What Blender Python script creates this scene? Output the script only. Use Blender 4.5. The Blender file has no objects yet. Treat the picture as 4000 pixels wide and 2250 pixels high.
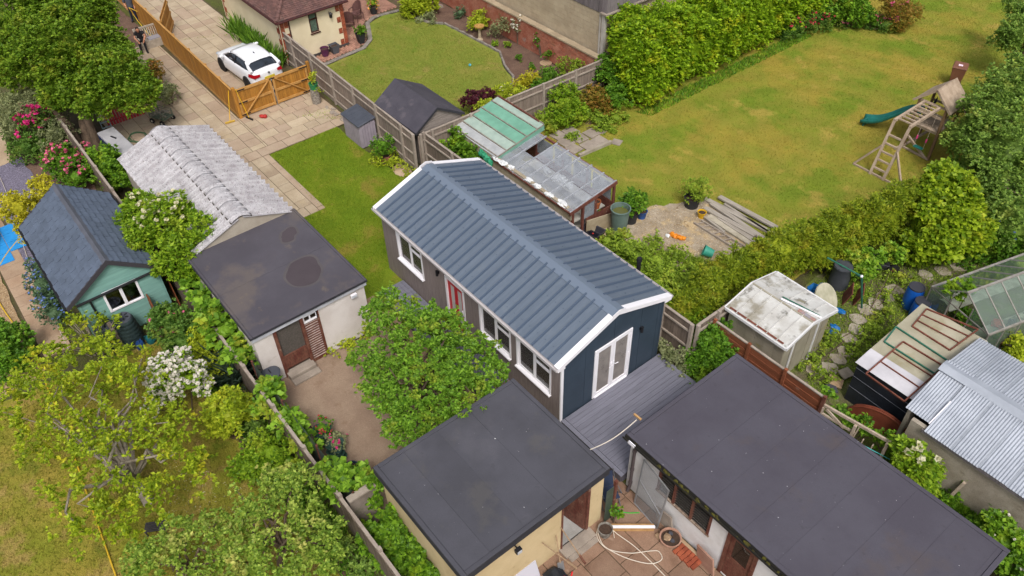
import bpy, math, random
import numpy as np
from mathutils import Vector, Matrix, Euler
R = math.radians
SC = bpy.context.scene
COL = SC.collection
# ---------------------------------------------------------------- camera
# plan axes: x runs along the garden towards the viewer, y across it to the right, z up, metres
CAM_H, FPX, PITCH, ROLL, YAW = 19.2, 3150.0, R(43.23), R(-1.72), R(-52.2)
def _camrot():
    cp, sp = math.cos(PITCH), math.sin(PITCH)
    R0 = Matrix(((1, 0, 0), (0, -sp, -cp), (0, cp, -sp)))
    c, s = math.cos(ROLL), math.sin(ROLL)
    M1 = Matrix(((c, -s, 0), (s, c, 0), (0, 0, 1))) @ R0          # rows: right, down, forward
    u = (math.cos(YAW), math.sin(YAW)); v = (-u[1], u[0])
    Q = Matrix(((u[0], u[1], 0), (v[0], v[1], 0), (0, 0, 1)))
    return [Q @ Vector(M1[i]) for i in range(3)]
_r, _d, _f = _camrot()
cam = bpy.data.cameras.new('camera'); camo = bpy.data.objects.new('camera', cam); COL.objects.link(camo)
m = Matrix.Identity(4)
for i in range(3):
    m[i][0] = _r[i]; m[i][1] = -_d[i]; m[i][2] = -_f[i]
m[2][3] = CAM_H
camo.matrix_world = m
cam.sensor_width = 36; cam.lens = 36 * FPX / 4000; cam.clip_end = 500
SC.camera = camo
# ---------------------------------------------------------------- sky, sun, exposure (bright overcast)
SUN_EL, SUN_DIR = R(54), Vector((0.85, -0.5))          # plan direction towards the sun
w = bpy.data.worlds.new('World'); SC.world = w; w.use_nodes = True
nt = w.node_tree; nt.nodes.clear()
sky = nt.nodes.new('ShaderNodeTexSky'); sky.sky_type = 'NISHITA'; sky.sun_disc = False
sky.sun_elevation = SUN_EL; sky.sun_rotation = math.atan2(SUN_DIR.x, SUN_DIR.y)
sky.air_density = 1.0; sky.dust_density = 6.0; sky.ozone_density = 1.0
hsv = nt.nodes.new('ShaderNodeHueSaturation'); hsv.inputs['Saturation'].default_value = 0.36
bg = nt.nodes.new('ShaderNodeBackground'); bg.inputs['Strength'].default_value = 0.13
wo = nt.nodes.new('ShaderNodeOutputWorld')
nt.links.new(sky.outputs[0], hsv.inputs['Color']); nt.links.new(hsv.outputs[0], bg.inputs[0]); nt.links.new(bg.outputs[0], wo.inputs[0])
sl = bpy.data.lights.new('sun', 'SUN'); sl.energy = 1.5; sl.angle = R(14); sl.color = (1, 0.95, 0.88)
so = bpy.data.objects.new('sun', sl); COL.objects.link(so); so.location = (0, 0, 40)
sd = Vector((SUN_DIR.x, SUN_DIR.y, 0)).normalized() * math.cos(SUN_EL) + Vector((0, 0, math.sin(SUN_EL)))
so.rotation_euler = sd.to_track_quat('Z', 'Y').to_euler()
SC.view_settings.view_transform = 'Standard'; SC.view_settings.look = 'None'
SC.view_settings.exposure = 0.27; SC.view_settings.gamma = 1.0; SC.view_settings.use_curve_mapping = False
SC.cycles.max_bounces = 6; SC.cycles.transparent_max_bounces = 12
# ---------------------------------------------------------------- helpers
rng = np.random.default_rng(7); random.seed(7)
U_ = random.uniform
def hx(s, k=1.0):
    s = s.lstrip('#'); o = []
    for i in (0, 2, 4):
        c = int(s[i:i + 2], 16) / 255
        o.append(k * (c / 12.92 if c <= .04045 else ((c + .055) / 1.055) ** 2.4))
    return (*o, 1.0)
def px(u, v, z=0.0):
    """plan point at height z under a position of the survey photograph (4000 wide)"""
    d = _r * ((u - 2000) / FPX) + _d * ((v - 1125) / FPX) + _f
    k = (z - CAM_H) / d.z
    return Vector((d.x * k, d.y * k, z))
class MB:
    def __init__(s): s.v = []; s.f = []
    def add(s, vs, fs):
        o = len(s.v); s.v += [tuple(p) for p in vs]; s.f += [tuple(i + o for i in f) for f in fs]; return s
    def box(s, x0, x1, y0, y1, z0, z1):
        return s.add([(x, y, z) for z in (z0, z1) for y in (y0, y1) for x in (x0, x1)],
                     [(0, 2, 3, 1), (4, 5, 7, 6), (0, 1, 5, 4), (2, 6, 7, 3), (0, 4, 6, 2), (1, 3, 7, 5)])
    def bar(s, p, q, w, h=None, up=(0, 0, 1)):
        """rectangular bar from p to q, w wide, h deep"""
        p, q = Vector(p), Vector(q); h = w if h is None else h
        d = (q - p).normalized(); u = Vector(up)
        if abs(d.dot(u)) > .98: u = Vector((1, 0, 0))
        a = d.cross(u).normalized() * (w / 2); b = a.cross(d).normalized() * (h / 2)
        vs = [c + sa * a + sb * b for c in (p, q) for sa, sb in ((-1, -1), (1, -1), (1, 1), (-1, 1))]
        return s.add(vs, [(3, 2, 1, 0), (4, 5, 6, 7)] + [(i, (i + 1) % 4, 4 + (i + 1) % 4, 4 + i) for i in range(4)])
    def tube(s, pts, r, n=8, cap=True):
        pts = [Vector(p) for p in pts]; rs = r if hasattr(r, '__len__') else [r] * len(pts)
        o = len(s.v); prev = None
        for i, p in enumerate(pts):
            d = (pts[min(i + 1, len(pts) - 1)] - pts[max(i - 1, 0)]).normalized()
            if prev is None:
                t = Vector((0, 0, 1)) if abs(d.z) < .9 else Vector((1, 0, 0)); a = d.cross(t).normalized()
            else:
                a = (prev - d * prev.dot(d))
                a = a.normalized() if a.length > 1e-6 else d.orthogonal().normalized()
            prev = a; b = d.cross(a)
            for k in range(n):
                t = 2 * math.pi * k / n
                s.v.append(tuple(p + (a * math.cos(t) + b * math.sin(t)) * rs[i]))
        for i in range(len(pts) - 1):
            for k in range(n):
                s.f.append((o + i * n + k, o + i * n + (k + 1) % n, o + (i + 1) * n + (k + 1) % n, o + (i + 1) * n + k))
        if cap:
            s.f.append(tuple(o + k for k in range(n))[::-1]); s.f.append(tuple(o + (len(pts) - 1) * n + k for k in range(n)))
        return s
    def lathe(s, prof, n=20, c=(0, 0, 0), cap=True):
        o = len(s.v)
        for r, z in prof:
            for k in range(n):
                t = 2 * math.pi * k / n; s.v.append((c[0] + r * math.cos(t), c[1] + r * math.sin(t), c[2] + z))
        for i in range(len(prof) - 1):
            for k in range(n):
                s.f.append((o + i * n + k, o + i * n + (k + 1) % n, o + (i + 1) * n + (k + 1) % n, o + (i + 1) * n + k))
        if cap:
            s.f.append(tuple(o + k for k in range(n))[::-1]); s.f.append(tuple(o + (len(prof) - 1) * n + k for k in range(n)))
        return s
    def prism(s, poly, z0, z1):
        n = len(poly)
        return s.add([(x, y, z0) for x, y in poly] + [(x, y, z1) for x, y in poly],
                     [tuple(range(n))[::-1], tuple(range(n, 2 * n))] + [(i, (i + 1) % n, n + (i + 1) % n, n + i) for i in range(n)])
    def prismx(s, poly, x0, x1):
        """polygon in (y,z) pushed along x"""
        n = len(poly)
        return s.add([(x0, y, z) for y, z in poly] + [(x1, y, z) for y, z in poly],
                     [tuple(range(n))[::-1], tuple(range(n, 2 * n))] + [(i, (i + 1) % n, n + (i + 1) % n, n + i) for i in range(n)])
    def prismy(s, poly, y0, y1):
        """polygon in (x,z) pushed along y"""
        n = len(poly)
        return s.add([(x, y0, z) for x, z in poly] + [(x, y1, z) for x, z in poly],
                     [tuple(range(n)), tuple(range(n, 2 * n))[::-1]] + [(i, n + i, n + (i + 1) % n, (i + 1) % n) for i in range(n)])
    def blob(s, c, r, n=10, m=7, jit=.15, rd=None):
        rd = rd or random; o = len(s.v)
        for i in range(m + 1):
            ph = math.pi * i / m
            for k in range(n):
                t = 2 * math.pi * k / n; j = 1 + rd.uniform(-jit, jit) if 0 < i < m else 1
                s.v.append((c[0] + r[0] * j * math.sin(ph) * math.cos(t), c[1] + r[1] * j * math.sin(ph) * math.sin(t), c[2] + r[2] * j * math.cos(ph)))
        for i in range(m):
            for k in range(n):
                s.f.append((o + i * n + k, o + (i + 1) * n + k, o + (i + 1) * n + (k + 1) % n, o + i * n + (k + 1) % n))
        return s
    def shift(s, d):
        s.v = [(x + d[0], y + d[1], z + d[2]) for x, y, z in s.v]; return s
    def mesh(s, name, mat=None, smooth=False):
        me = bpy.data.meshes.new(name); me.from_pydata(s.v, [], s.f); me.update()
        if mat: me.materials.append(mat)
        if smooth: me.polygons.foreach_set('use_smooth', [True] * len(me.polygons))
        return me
    def build(s, name, mat, parent=None, smooth=False, loc=None, bevel=0):
        o = bpy.data.objects.new(name, s.mesh(name, mat, smooth)); COL.objects.link(o)
        if parent: o.parent = parent
        if loc is not None: o.location = loc
        if smooth and bevel == 0:
            md = o.modifiers.new('split', 'EDGE_SPLIT'); md.split_angle = R(40)
        if bevel:
            b = o.modifiers.new('bevel', 'BEVEL'); b.width = bevel; b.segments = 1; b.limit_method = 'ANGLE'
        return o
def tag(o, label=None, cat=None, group=None, kind=None):
    if label: o['label'] = label
    if cat: o['category'] = cat
    if group: o['group'] = group
    if kind: o['kind'] = kind
    return o
def thing(name, label, cat, loc=(0, 0, 0), rz=0, group=None):
    o = bpy.data.objects.new(name, None); COL.objects.link(o); o.empty_display_size = .2
    o.location = loc; o.rotation_euler = (0, 0, rz)
    return tag(o, label, cat, group)
def piece(name, me, parent, loc, rot=(0, 0, 0), sc=(1, 1, 1)):
    o = bpy.data.objects.new(name, me); COL.objects.link(o); o.parent = parent
    o.location = loc; o.rotation_euler = rot; o.scale = sc
    return o
def struct(o): o['kind'] = 'structure'; return o
def copy_tree(o, parent=None):
    c = o.copy(); COL.objects.link(c); c.parent = parent
    for ch in o.children: copy_tree(ch, c)
    return c
def chamfer_box(name, mat, c=.06, top_only=True):
    """unit box (-.5...5, z 0..1) with its upper edges taken off"""
    b = MB(); h = .5; k = .5 - c
    b.add([(-h, -h, 0), (h, -h, 0), (h, h, 0), (-h, h, 0), (-h, -h, 1 - c * 2), (h, -h, 1 - c * 2), (h, h, 1 - c * 2), (-h, h, 1 - c * 2),
           (-k, -k, 1), (k, -k, 1), (k, k, 1), (-k, k, 1)],
          [(3, 2, 1, 0), (0, 1, 5, 4), (1, 2, 6, 5), (2, 3, 7, 6), (3, 0, 4, 7), (4, 5, 9, 8), (5, 6, 10, 9), (6, 7, 11, 10), (7, 4, 8, 11), (8, 9, 10, 11)])
    return b.mesh(name, mat)
# ---------------------------------------------------------------- materials
MATS = {}
def mat(name, col, col2=None, rough=.8, scale=3.0, mix=1.0, stretch=(1, 1, 1), rnd=0.0, bump=0.0, bscale=40.0, metal=0.0, spec=.4,
        spots=(), fine=0.0, fscale=60.0, transl=0.0, alpha=1.0, ior=1.45, island=False, trans=0.0, wave=None, detail=5.0, rings=None):
    """col/col2 mixed by noise, per-piece random tint, stains (colour, scale, threshold, softness, amount)"""
    if name in MATS: return MATS[name]
    mt = bpy.data.materials.new(name); mt.use_nodes = True; MATS[name] = mt
    n = mt.node_tree.nodes; l = mt.node_tree.links; n.clear()
    out = n.new('ShaderNodeOutputMaterial')
    geo = n.new('ShaderNodeNewGeometry'); mp = n.new('ShaderNodeMapping'); mp.inputs['Scale'].default_value = stretch
    l.new(geo.outputs['Position'], mp.inputs['Vector'])
    def noise(sc, det=detail, raw=False):
        t = n.new('ShaderNodeTexNoise'); t.inputs['Scale'].default_value = sc; t.inputs['Detail'].default_value = det; t.inputs['Roughness'].default_value = .62
        l.new(geo.outputs['Position'] if raw else mp.outputs[0], t.inputs['Vector']); return t.outputs['Fac']
    def ramp(fac, a, b):
        t = n.new('ShaderNodeMapRange'); t.interpolation_type = 'SMOOTHSTEP'; t.inputs['From Min'].default_value = a; t.inputs['From Max'].default_value = b
        l.new(fac, t.inputs['Value']); return t.outputs[0]
    def mixc(fac, a, b, mode='MIX'):
        t = n.new('ShaderNodeMix'); t.data_type = 'RGBA'; t.blend_type = mode
        for k, x in ((0, fac), (6, a), (7, b)):
            if hasattr(x, 'is_linked'): l.new(x, t.inputs[k])
            else: t.inputs[k].default_value = x
        return t.outputs[2]
    def scl(fac, k):
        t = n.new('ShaderNodeMath'); t.operation = 'MULTIPLY'; l.new(fac, t.inputs[0]); t.inputs[1].default_value = k; return t.outputs[0]
    c1 = hx(col) if isinstance(col, str) else col
    cur = c1
    if col2:
        c2 = hx(col2) if isinstance(col2, str) else col2
        f = geo.outputs['Random Per Island'] if island == 'col' else ramp(noise(scale), .32, .68)
        cur = mixc(scl(f, mix), c1, c2)
    for (sc_, ss, th, so_, am) in spots:
        cur = mixc(scl(ramp(noise(ss, 6.0, True), th, th + so_), am), cur, hx(sc_) if isinstance(sc_, str) else sc_)
    if fine:
        f = ramp(noise(fscale, 3.0), .3, .7)
        t = n.new('ShaderNodeMapRange'); l.new(f, t.inputs['Value']); t.inputs['To Min'].default_value = 1 - fine; t.inputs['To Max'].default_value = 1 + fine
        h = n.new('ShaderNodeVectorMath'); h.operation = 'SCALE'
        (l.new(cur, h.inputs[0]) if hasattr(cur, 'is_linked') else setattr(h.inputs[0], 'default_value', cur[:3])); l.new(t.outputs[0], h.inputs['Scale']); cur = h.outputs[0]
    if rings:      # faint arcs left by the mower
        vm = n.new('ShaderNodeVectorMath'); vm.operation = 'SUBTRACT'; vm.inputs[1].default_value = rings[0]; l.new(geo.outputs['Position'], vm.inputs[0])
        wv = n.new('ShaderNodeTexWave'); wv.wave_type = 'RINGS'; wv.rings_direction = 'Z'; wv.inputs['Scale'].default_value = rings[1]; wv.inputs['Distortion'].default_value = 6; wv.inputs['Detail Scale'].default_value = .4; l.new(vm.outputs[0], wv.inputs['Vector'])
        t = n.new('ShaderNodeMapRange'); l.new(wv.outputs['Fac'], t.inputs['Value']); t.inputs['To Min'].default_value = 1 - rings[2]; t.inputs['To Max'].default_value = 1 + rings[2]
        h = n.new('ShaderNodeVectorMath'); h.operation = 'SCALE'; l.new(cur, h.inputs[0]); l.new(t.outputs[0], h.inputs['Scale']); cur = h.outputs[0]
    if rnd:
        src = geo.outputs['Random Per Island'] if island else n.new('ShaderNodeObjectInfo').outputs['Random']
        t = n.new('ShaderNodeMapRange'); l.new(src, t.inputs['Value']); t.inputs['To Min'].default_value = 1 - rnd; t.inputs['To Max'].default_value = 1 + rnd
        h = n.new('ShaderNodeVectorMath'); h.operation = 'SCALE'
        (l.new(cur, h.inputs[0]) if hasattr(cur, 'is_linked') else setattr(h.inputs[0], 'default_value', cur[:3])); l.new(t.outputs[0], h.inputs['Scale']); cur = h.outputs[0]
    p = n.new('ShaderNodeBsdfPrincipled')
    if hasattr(cur, 'is_linked'): l.new(cur, p.inputs['Base Color'])
    else: p.inputs['Base Color'].default_value = cur
    p.inputs['Roughness'].default_value = rough; p.inputs['Metallic'].default_value = metal
    p.inputs['Specular IOR Level'].default_value = spec; p.inputs['IOR'].default_value = ior
    p.inputs['Transmission Weight'].default_value = trans; p.inputs['Alpha'].default_value = alpha
    hgt = None
    if wave:
        wv = n.new('ShaderNodeTexWave'); wv.bands_direction = wave[0]; wv.inputs['Scale'].default_value = wave[1]; wv.inputs['Distortion'].default_value = wave[3] if len(wave) > 3 else 0
        l.new(geo.outputs['Position'], wv.inputs['Vector']); b = n.new('ShaderNodeBump'); b.inputs['Strength'].default_value = wave[2]; b.inputs['Distance'].default_value = .01
        l.new(wv.outputs['Fac'], b.inputs['Height']); hgt = b.outputs[0]; l.new(hgt, p.inputs['Normal'])
    if bump:
        b = n.new('ShaderNodeBump'); b.inputs['Strength'].default_value = bump; b.inputs['Distance'].default_value = .02
        l.new(noise(bscale, 4.0), b.inputs['Height'])
        if hgt: l.new(hgt, b.inputs['Normal'])
        l.new(b.outputs[0], p.inputs['Normal'])
    sh = p.outputs[0]
    if transl:
        tr = n.new('ShaderNodeBsdfTranslucent'); ms = n.new('ShaderNodeMixShader'); ms.inputs[0].default_value = transl
        if hasattr(cur, 'is_linked'): l.new(cur, tr.inputs[0])
        else: tr.inputs[0].default_value = cur
        l.new(sh, ms.inputs[1]); l.new(tr.outputs[0], ms.inputs[2]); sh = ms.outputs[0]
    l.new(sh, out.inputs[0])
    return mt
def warm(a, k): c = hx(a, k); return (c[0] * 1.2, c[1] * 1.02, c[2] * .8, 1)
def leafmat(name, a, b, tip=None, k=1.3):
    """leaf colour differs from leaf to leaf; tip: colour of the young shoots that sit in patches"""
    sp = ((warm(tip, k), 1.4, .52, .16, .75),) if tip else ()
    return mat(name, warm(a, k), warm(b, k), island='col', spots=sp, rough=.5, spec=.3, transl=.45, rnd=.28)
# ================================================================ GROUND
def jit_poly(poly, step=.35, amp=.05):
    out = []
    n = len(poly)
    for i in range(n):
        a, b = Vector(poly[i]), Vector(poly[(i + 1) % n]); L = (b - a).length; k = max(1, int(L / step))
        nn = Vector((-(b - a).y, (b - a).x)).normalized() if L > 0 else Vector((0, 0))
        for j in range(k):
            p = a + (b - a) * (j / k) + nn * (U_(-amp, amp) if j else 0); out.append((p.x, p.y))
    return out
def sheet(name, poly, z, m_, step=.35, amp=.05, kind='structure'):
    b = MB(); pl = jit_poly(poly, step, amp) if amp else poly
    b.add([(x, y, z) for x, y in pl], [tuple(range(len(pl)))])
    o = b.build(name, m_); o['kind'] = kind; return o
LAWN_SP = (('#968438', .2, .45, .16, .75), ('#647a22', .33, .5, .14, .8), ('#a48f48', .7, .55, .12, .65), ('#6f7f22', 1.6, .58, .1, .5), ('#8c7440', 3.1, .66, .06, .3))
m_ground = mat('soil and weeds', '#4c4630', '#50581f', scale=1.2, fine=.4, fscale=30, bump=.6, bscale=25, rough=.95)
m_lawn = mat('mown dry lawn', '#77802b', '#858035', scale=.9, spots=LAWN_SP, rings=((-14.5, 26.5, 0), .22, .045), fine=.2, fscale=60, bump=.8, bscale=60, rough=.9, spec=.15)
m_lawn2 = mat('fresh lawn', '#60781a', '#728022', rings=((-24, 16, 0), .22, .045), scale=.8, spots=(('#8a7c38', .8, .54, .14, .7), ('#566d18', 1.3, .55, .15, .6)), fine=.3, fscale=45, bump=.8, bscale=60, rough=.9, spec=.15)
m_lawn3 = mat('garden lawn', '#6f7e30', '#80833a', scale=1.0, spots=(('#9a8550', .7, .56, .12, .7), ('#5f7a20', 1.4, .54, .14, .6)), fine=.35, fscale=45, bump=.8, bscale=60, rough=.9, spec=.15)
m_lawn4 = mat('worn lawn', '#8e8038', '#767a28', scale=.7, spots=(('#9c8350', 1.2, .5, .15, .7), ('#5c6a1e', .9, .55, .15, .8), ('#cdbfa8', 22, .70, .04, .9)), fine=.4, fscale=45, bump=.8, bscale=60, rough=.9, spec=.15)
m_dirt = mat('bare yard earth', '#857060', '#94806e', scale=1.0, spots=(('#7a6250', 2.2, .55, .15, .6), ('#a89080', 14, .62, .06, .6)), fine=.2, fscale=80, bump=.35, bscale=50, rough=.95)
m_bed = mat('flower bed earth', '#5b463c', '#6b5548', scale=2, fine=.4, fscale=35, bump=.7, bscale=30, rough=.95, spots=(('#8a7060', 16, .64, .05, .7),))
m_mortar = mat('paving joint', '#5c4f3e', '#4a4528', scale=2, rough=.95, fine=.3)
m_gravel = mat('pale gravel', '#a8906e', '#8a6f52', scale=14, fine=.5, fscale=55, bump=1, bscale=45, rough=.9, spots=(('#d8c8b0', 30, .6, .05, .9), ('#5e4430', 26, .62, .05, .7)))
m_slate = mat('slate chippings', '#7a7486', '#5d5868', scale=14, fine=.45, fscale=40, bump=1, bscale=35, rough=.75, spots=(('#a49cae', 24, .62, .05, .8),))
m_conc = mat('weathered concrete', '#9c9186', '#857a70', scale=1.5, fine=.2, fscale=70, bump=.3, bscale=60, rough=.92)
sheet('ground', [(-140, -120), (60, -120), (60, 160), (-140, 160)], -.05, m_ground, amp=0)
sheet('large_lawn', [(-23.7, 14.6), (-10.3, 14.6), (-9.9, 27), (0, 27), (0, 70), (-60, 80), (-60, 38), (-24.5, 38)], 0, m_lawn)
sheet('inner_lawn', [(-29.28, 9.86), (-29.36, 13.15), (-24.3, 13.2), (-23.6, 14.1), (-18.6, 14.2), (-18.4, 9.2), (-18.55, 8.2), (-19.6, 7.85), (-24.9, 7.85), (-24.42, 9.62)], .004, m_lawn2, .3, .05)
sheet('neighbour_lawn', [(-34.65, 15.7), (-34.86, 18.05), (-35.5, 18.85), (-37.24, 19.7), (-37.6, 20.7), (-37.38, 22.0), (-36.4, 21.85), (-35.2, 22.1), (-34.4, 22.7), (-31.4, 22.85), (-30, 22.9), (-28.8, 22.2), (-27.6, 21.8), (-26.6, 20.6), (-24.2, 20.2), (-24.1, 14.4), (-34.2, 14.5)], .004, m_lawn3, .3, .04)
sheet('front_left_lawn', [(-22.2, -1.2), (-21.6, 3.2), (-6, 3.2), (-6, -10), (-22.5, -10)], .003, m_lawn4, .3, .08)
sheet('yard_earth', [(-18.3, 3.6), (-11.0, 3.6), (-11, 9.9), (-18.7, 9.9), (-18.6, 7.6), (-17.4, 7.6)], .006, m_dirt, .3, .04)
sheet('back_garden_earth', [(-60, 5.2), (-42.9, 5.2), (-42.9, 10.1), (-60, 10.1)], .004, m_bed)
sheet('flower_bed_earth', [(-37.3, 22.2), (-36.4, 21.95), (-35.2, 22.2), (-34.4, 22.8), (-31.4, 22.95), (-30, 23), (-28.7, 22.3), (-27.5, 21.9), (-26.5, 20.7), (-24.1, 20.3), (-24.1, 24.2), (-38, 24.2), (-39, 22.4)], .003, m_bed)
sheet('side_bed_earth', [(-36.5, 1.4), (-34, .9), (-30.5, 1.2), (-28.1, 1.0), (-28.1, 3.3), (-37, 3.3)], -.002, m_bed)
sheet('fence_bed_earth', [(-22, 2.1), (-8, 2.5), (-8, 3.25), (-22, 3.25)], .008, m_bed, .3, .1)
sheet('slate_bed', [(-36, 0.2), (-30.9, -.25), (-27.4, -.3), (-27.4, .35), (-29.2, 1.1), (-33, 1.5), (-36.2, 1.6)], .012, m_slate, .3, .06)
sheet('gravel_path', [(-30.5, -4.5), (-30, -1.15), (-22.6, -1.3), (-22.4, -4.5)], -.01, m_gravel, .3, .05)
sheet('dug_patch', [(-16.9, 18.0), (-15.9, 20.2), (-14.9, 21.6), (-13.6, 21.4), (-11.9, 21.0), (-11.6, 19.4), (-13.2, 18.3), (-15, 17.2), (-16.6, 16.9)], .005,
      mat('earth with wood chips', '#a39684', '#8c7d68', scale=1.8, fine=.35, fscale=50, bump=.8, bscale=40, rough=.95, spots=(('#b8a078', 1.2, .52, .1, .8), ('#6f573e', 2.2, .60, .06, .75), ('#d6cab8', 16, .60, .05, .8), ('#6a5a48', 22, .66, .04, .7))), .25, .12)
sheet('allotment_earth', [(-9.7, 15.5), (-2, 15.5), (0, 22), (-4, 27), (-9.6, 27)], .004,
      mat('weedy earth', '#5b5340', '#5a6a24', scale=1.6, fine=.4, fscale=35, bump=.9, bscale=30, rough=.95, spots=(('#7d7262', 2.2, .56, .1, .7),)), .3, .1)
sheet('brick_patio_bed', [(-35.8, 14.4), (-34.75, 15.6), (-34.9, 17.9), (-35.6, 18.7), (-37.3, 19.6), (-37.7, 20.7), (-37.45, 22.1), (-46, 24), (-46, 17.4), (-35.8, 17.4)], -.003, m_mortar, .5, .02)
# grass blades over the lawns: one mass per lawn
def inpoly(P, poly):
    x, y = P[:, 0], P[:, 1]; c = np.zeros(len(P), bool); n = len(poly); j = n - 1
    for i in range(n):
        xi, yi = poly[i]; xj, yj = poly[j]
        k = ((yi > y) != (yj > y)) & (x < (xj - xi) * (y - yi) / (yj - yi + 1e-12) + xi); c ^= k; j = i
    return c
def npmesh(name, verts, faces, m_, k=3):
    me = bpy.data.meshes.new(name); nv, nf = len(verts), len(faces)
    me.vertices.add(nv); me.vertices.foreach_set('co', verts.astype(np.float32).ravel())
    me.loops.add(nf * k); me.loops.foreach_set('vertex_index', faces.astype(np.int32).ravel())
    me.polygons.add(nf); me.polygons.foreach_set('loop_start', np.arange(0, nf * k, k, dtype=np.int32))
    me.materials.append(m_); me.update(calc_edges=True); return me
def blades(name, label, poly, n, h, m_, holes=(), z=0.0, wdt=.012):
    A = np.array(poly); lo, hi = A.min(0), A.max(0); P = lo + rng.random((n * 2, 2)) * (hi - lo)
    P = P[inpoly(P, poly)]
    for q in holes: P = P[~inpoly(P, q)]
    P = P[:n]; n = len(P)
    hh = h * (.5 + rng.random(n)); t = rng.random(n) * 2 * np.pi; t2 = rng.random(n) * 2 * np.pi
    ln = hh * (.3 + .9 * rng.random(n)); w_ = wdt * (.7 + .8 * rng.random(n))
    V = np.zeros((n, 3, 3)); dx, dy = np.cos(t) * w_, np.sin(t) * w_
    V[:, 0, 0] = P[:, 0] - dx; V[:, 0, 1] = P[:, 1] - dy; V[:, 1, 0] = P[:, 0] + dx; V[:, 1, 1] = P[:, 1] + dy
    V[:, 2, 0] = P[:, 0] + np.cos(t2) * ln; V[:, 2, 1] = P[:, 1] + np.sin(t2) * ln; V[:, 2, 2] = hh
    V[:, :, 2] += z
    me = npmesh(name, V.reshape(-1, 3), np.arange(n * 3).reshape(-1, 3), m_)
    o = bpy.data.objects.new(name, me); COL.objects.link(o); tag(o, label, 'grass', kind='stuff'); return o
def grassmat(name, a, b, sp, rg=None): return mat(name, a, b, island='col', spots=sp, rings=rg, rough=.8, spec=.2, transl=.25, rnd=.16)
blades('grass', 'dry mown grass of the large lawn behind the cabin', [(-23.5, 18.2), (-15.8, 14.8), (-10.4, 14.8), (-10, 27), (-4, 27), (-2, 33), (-6, 50), (-30, 50), (-24, 38), (-21.3, 35), (-21.0, 24.3)], 170000, .04,
       grassmat('dry grass blade', '#7c882d', '#8c8638', LAWN_SP, ((-14.5, 26.5, 0), .22, .045)), holes=[[(-17, 18), (-15, 21.7), (-11.5, 21), (-11.5, 19), (-15, 17)]], wdt=.011)
blades('grass', 'green grass of the small lawn between cabin and paving', [(-29.28, 9.9), (-29.3, 13.1), (-24.3, 13.2), (-23.6, 14.1), (-19.8, 14.1), (-19.8, 9.7), (-18.9, 8.8), (-19.6, 7.9), (-24.5, 7.9), (-24.4, 9.6)], 40000, .045,
       grassmat('fresh grass blade', '#668218', '#7a8826', (('#8f8040', .8, .54, .14, .7), ('#5a7218', 1.3, .55, .15, .6))))
blades('grass', 'patchy grass of the lawn beside the brick patio', [(-34.4, 15.8), (-34.7, 17.9), (-37, 20), (-37.3, 21.8), (-34.4, 22.5), (-30, 22.7), (-27.6, 21.6), (-24.3, 20.1), (-24.2, 14.5), (-34, 14.6)], 45000, .045,
       grassmat('garden grass blade', '#7a8832', '#8c8a40', (('#a08b58', .7, .56, .12, .7), ('#648020', 1.4, .54, .14, .6))), holes=[[(-27.2, 14), (-24, 14), (-24, 16.5), (-27.2, 16.5)]])
blades('grass', 'worn brownish grass under the trees at the front left', [(-22, -1), (-21.5, 2.6), (-7, 2.6), (-7, -5), (-22, -6)], 45000, .06,
       grassmat('worn grass blade', '#887f32', '#727a26', (('#9c8350', 1.2, .5, .15, .7), ('#5c6a1e', .9, .55, .15, .8))))
# paving -------------------------------------------------------------------------------------------------
m_slab = mat('riven sandstone', '#b0a08a', '#a4937c', scale=1.3, rnd=.05, fine=.12, fscale=30, bump=.3, bscale=14, rough=.85, spots=(('#b8a480', .8, .58, .08, .35), ('#8f7b68', 3.0, .6, .08, .4), ('#857260', .45, .52, .12, .5)))
ME_SLAB = [chamfer_box('slab', m_slab, .02), chamfer_box('slab', mat('riven sandstone pale', '#b5a58e', '#aa9981', scale=1.5, rnd=.05, fine=.12, fscale=30, bump=.3, bscale=14, rough=.85), .02),
           chamfer_box('slab', mat('riven sandstone pink', '#ab9884', '#a08c78', scale=1.5, rnd=.05, fine=.12, fscale=30, bump=.3, bscale=14, rough=.85), .02)]
def paving(parent, x0, x1, y0, y1, meshes, row=.6, lens=(.6, .9, .6, .3), gap=.022, z=.0, th=.03, along='x', skip=None, tilt=.004, rd=None):
    rd = rd or random.Random(int(abs(x0 * 31 + y0 * 17)) + 5)
    (a0, a1, b0, b1) = (x0, x1, y0, y1) if along == 'x' else (y0, y1, x0, x1)
    b = b0
    while b < b1 - .05:
        w_ = min(row, b1 - b); a = a0 - rd.random() * .4
        while a < a1 - .05:
            L_ = rd.choice(lens); s0 = max(a, a0); s1 = min(a + L_, a1); a += L_
            if s1 - s0 < .06: continue
            ca, cb = (s0 + s1) / 2, b + w_ / 2
            cx, cy = (ca, cb) if along == 'x' else (cb, ca)
            if skip and skip(cx, cy): continue
            sx, sy = (s1 - s0 - gap, w_ - gap) if along == 'x' else (w_ - gap, s1 - s0 - gap)
            piece('slab', rd.choice(meshes), parent, (cx, cy, z + rd.uniform(-.003, .003)), (rd.uniform(-tilt, tilt), rd.uniform(-tilt, tilt), 0), (sx, sy, th))
        b += w_
pat = sheet('paved_patio', [(-43.3, 3.9), (-29.32, 3.9), (-24.4, 7.85), (-24.4, 9.66), (-29.28, 9.83), (-29.33, 14), (-33.0, 14.1), (-33, 10.2), (-43.3, 10.3)], -.004, m_mortar, amp=0)
paving(pat, -43, -29.95, 5.2, 10.1, ME_SLAB, skip=lambda x, y: x < -42.6 and y < 8)
paving(pat, -32.9, -29.95, 10.1, 13.9, ME_SLAB, along='y')
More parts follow.
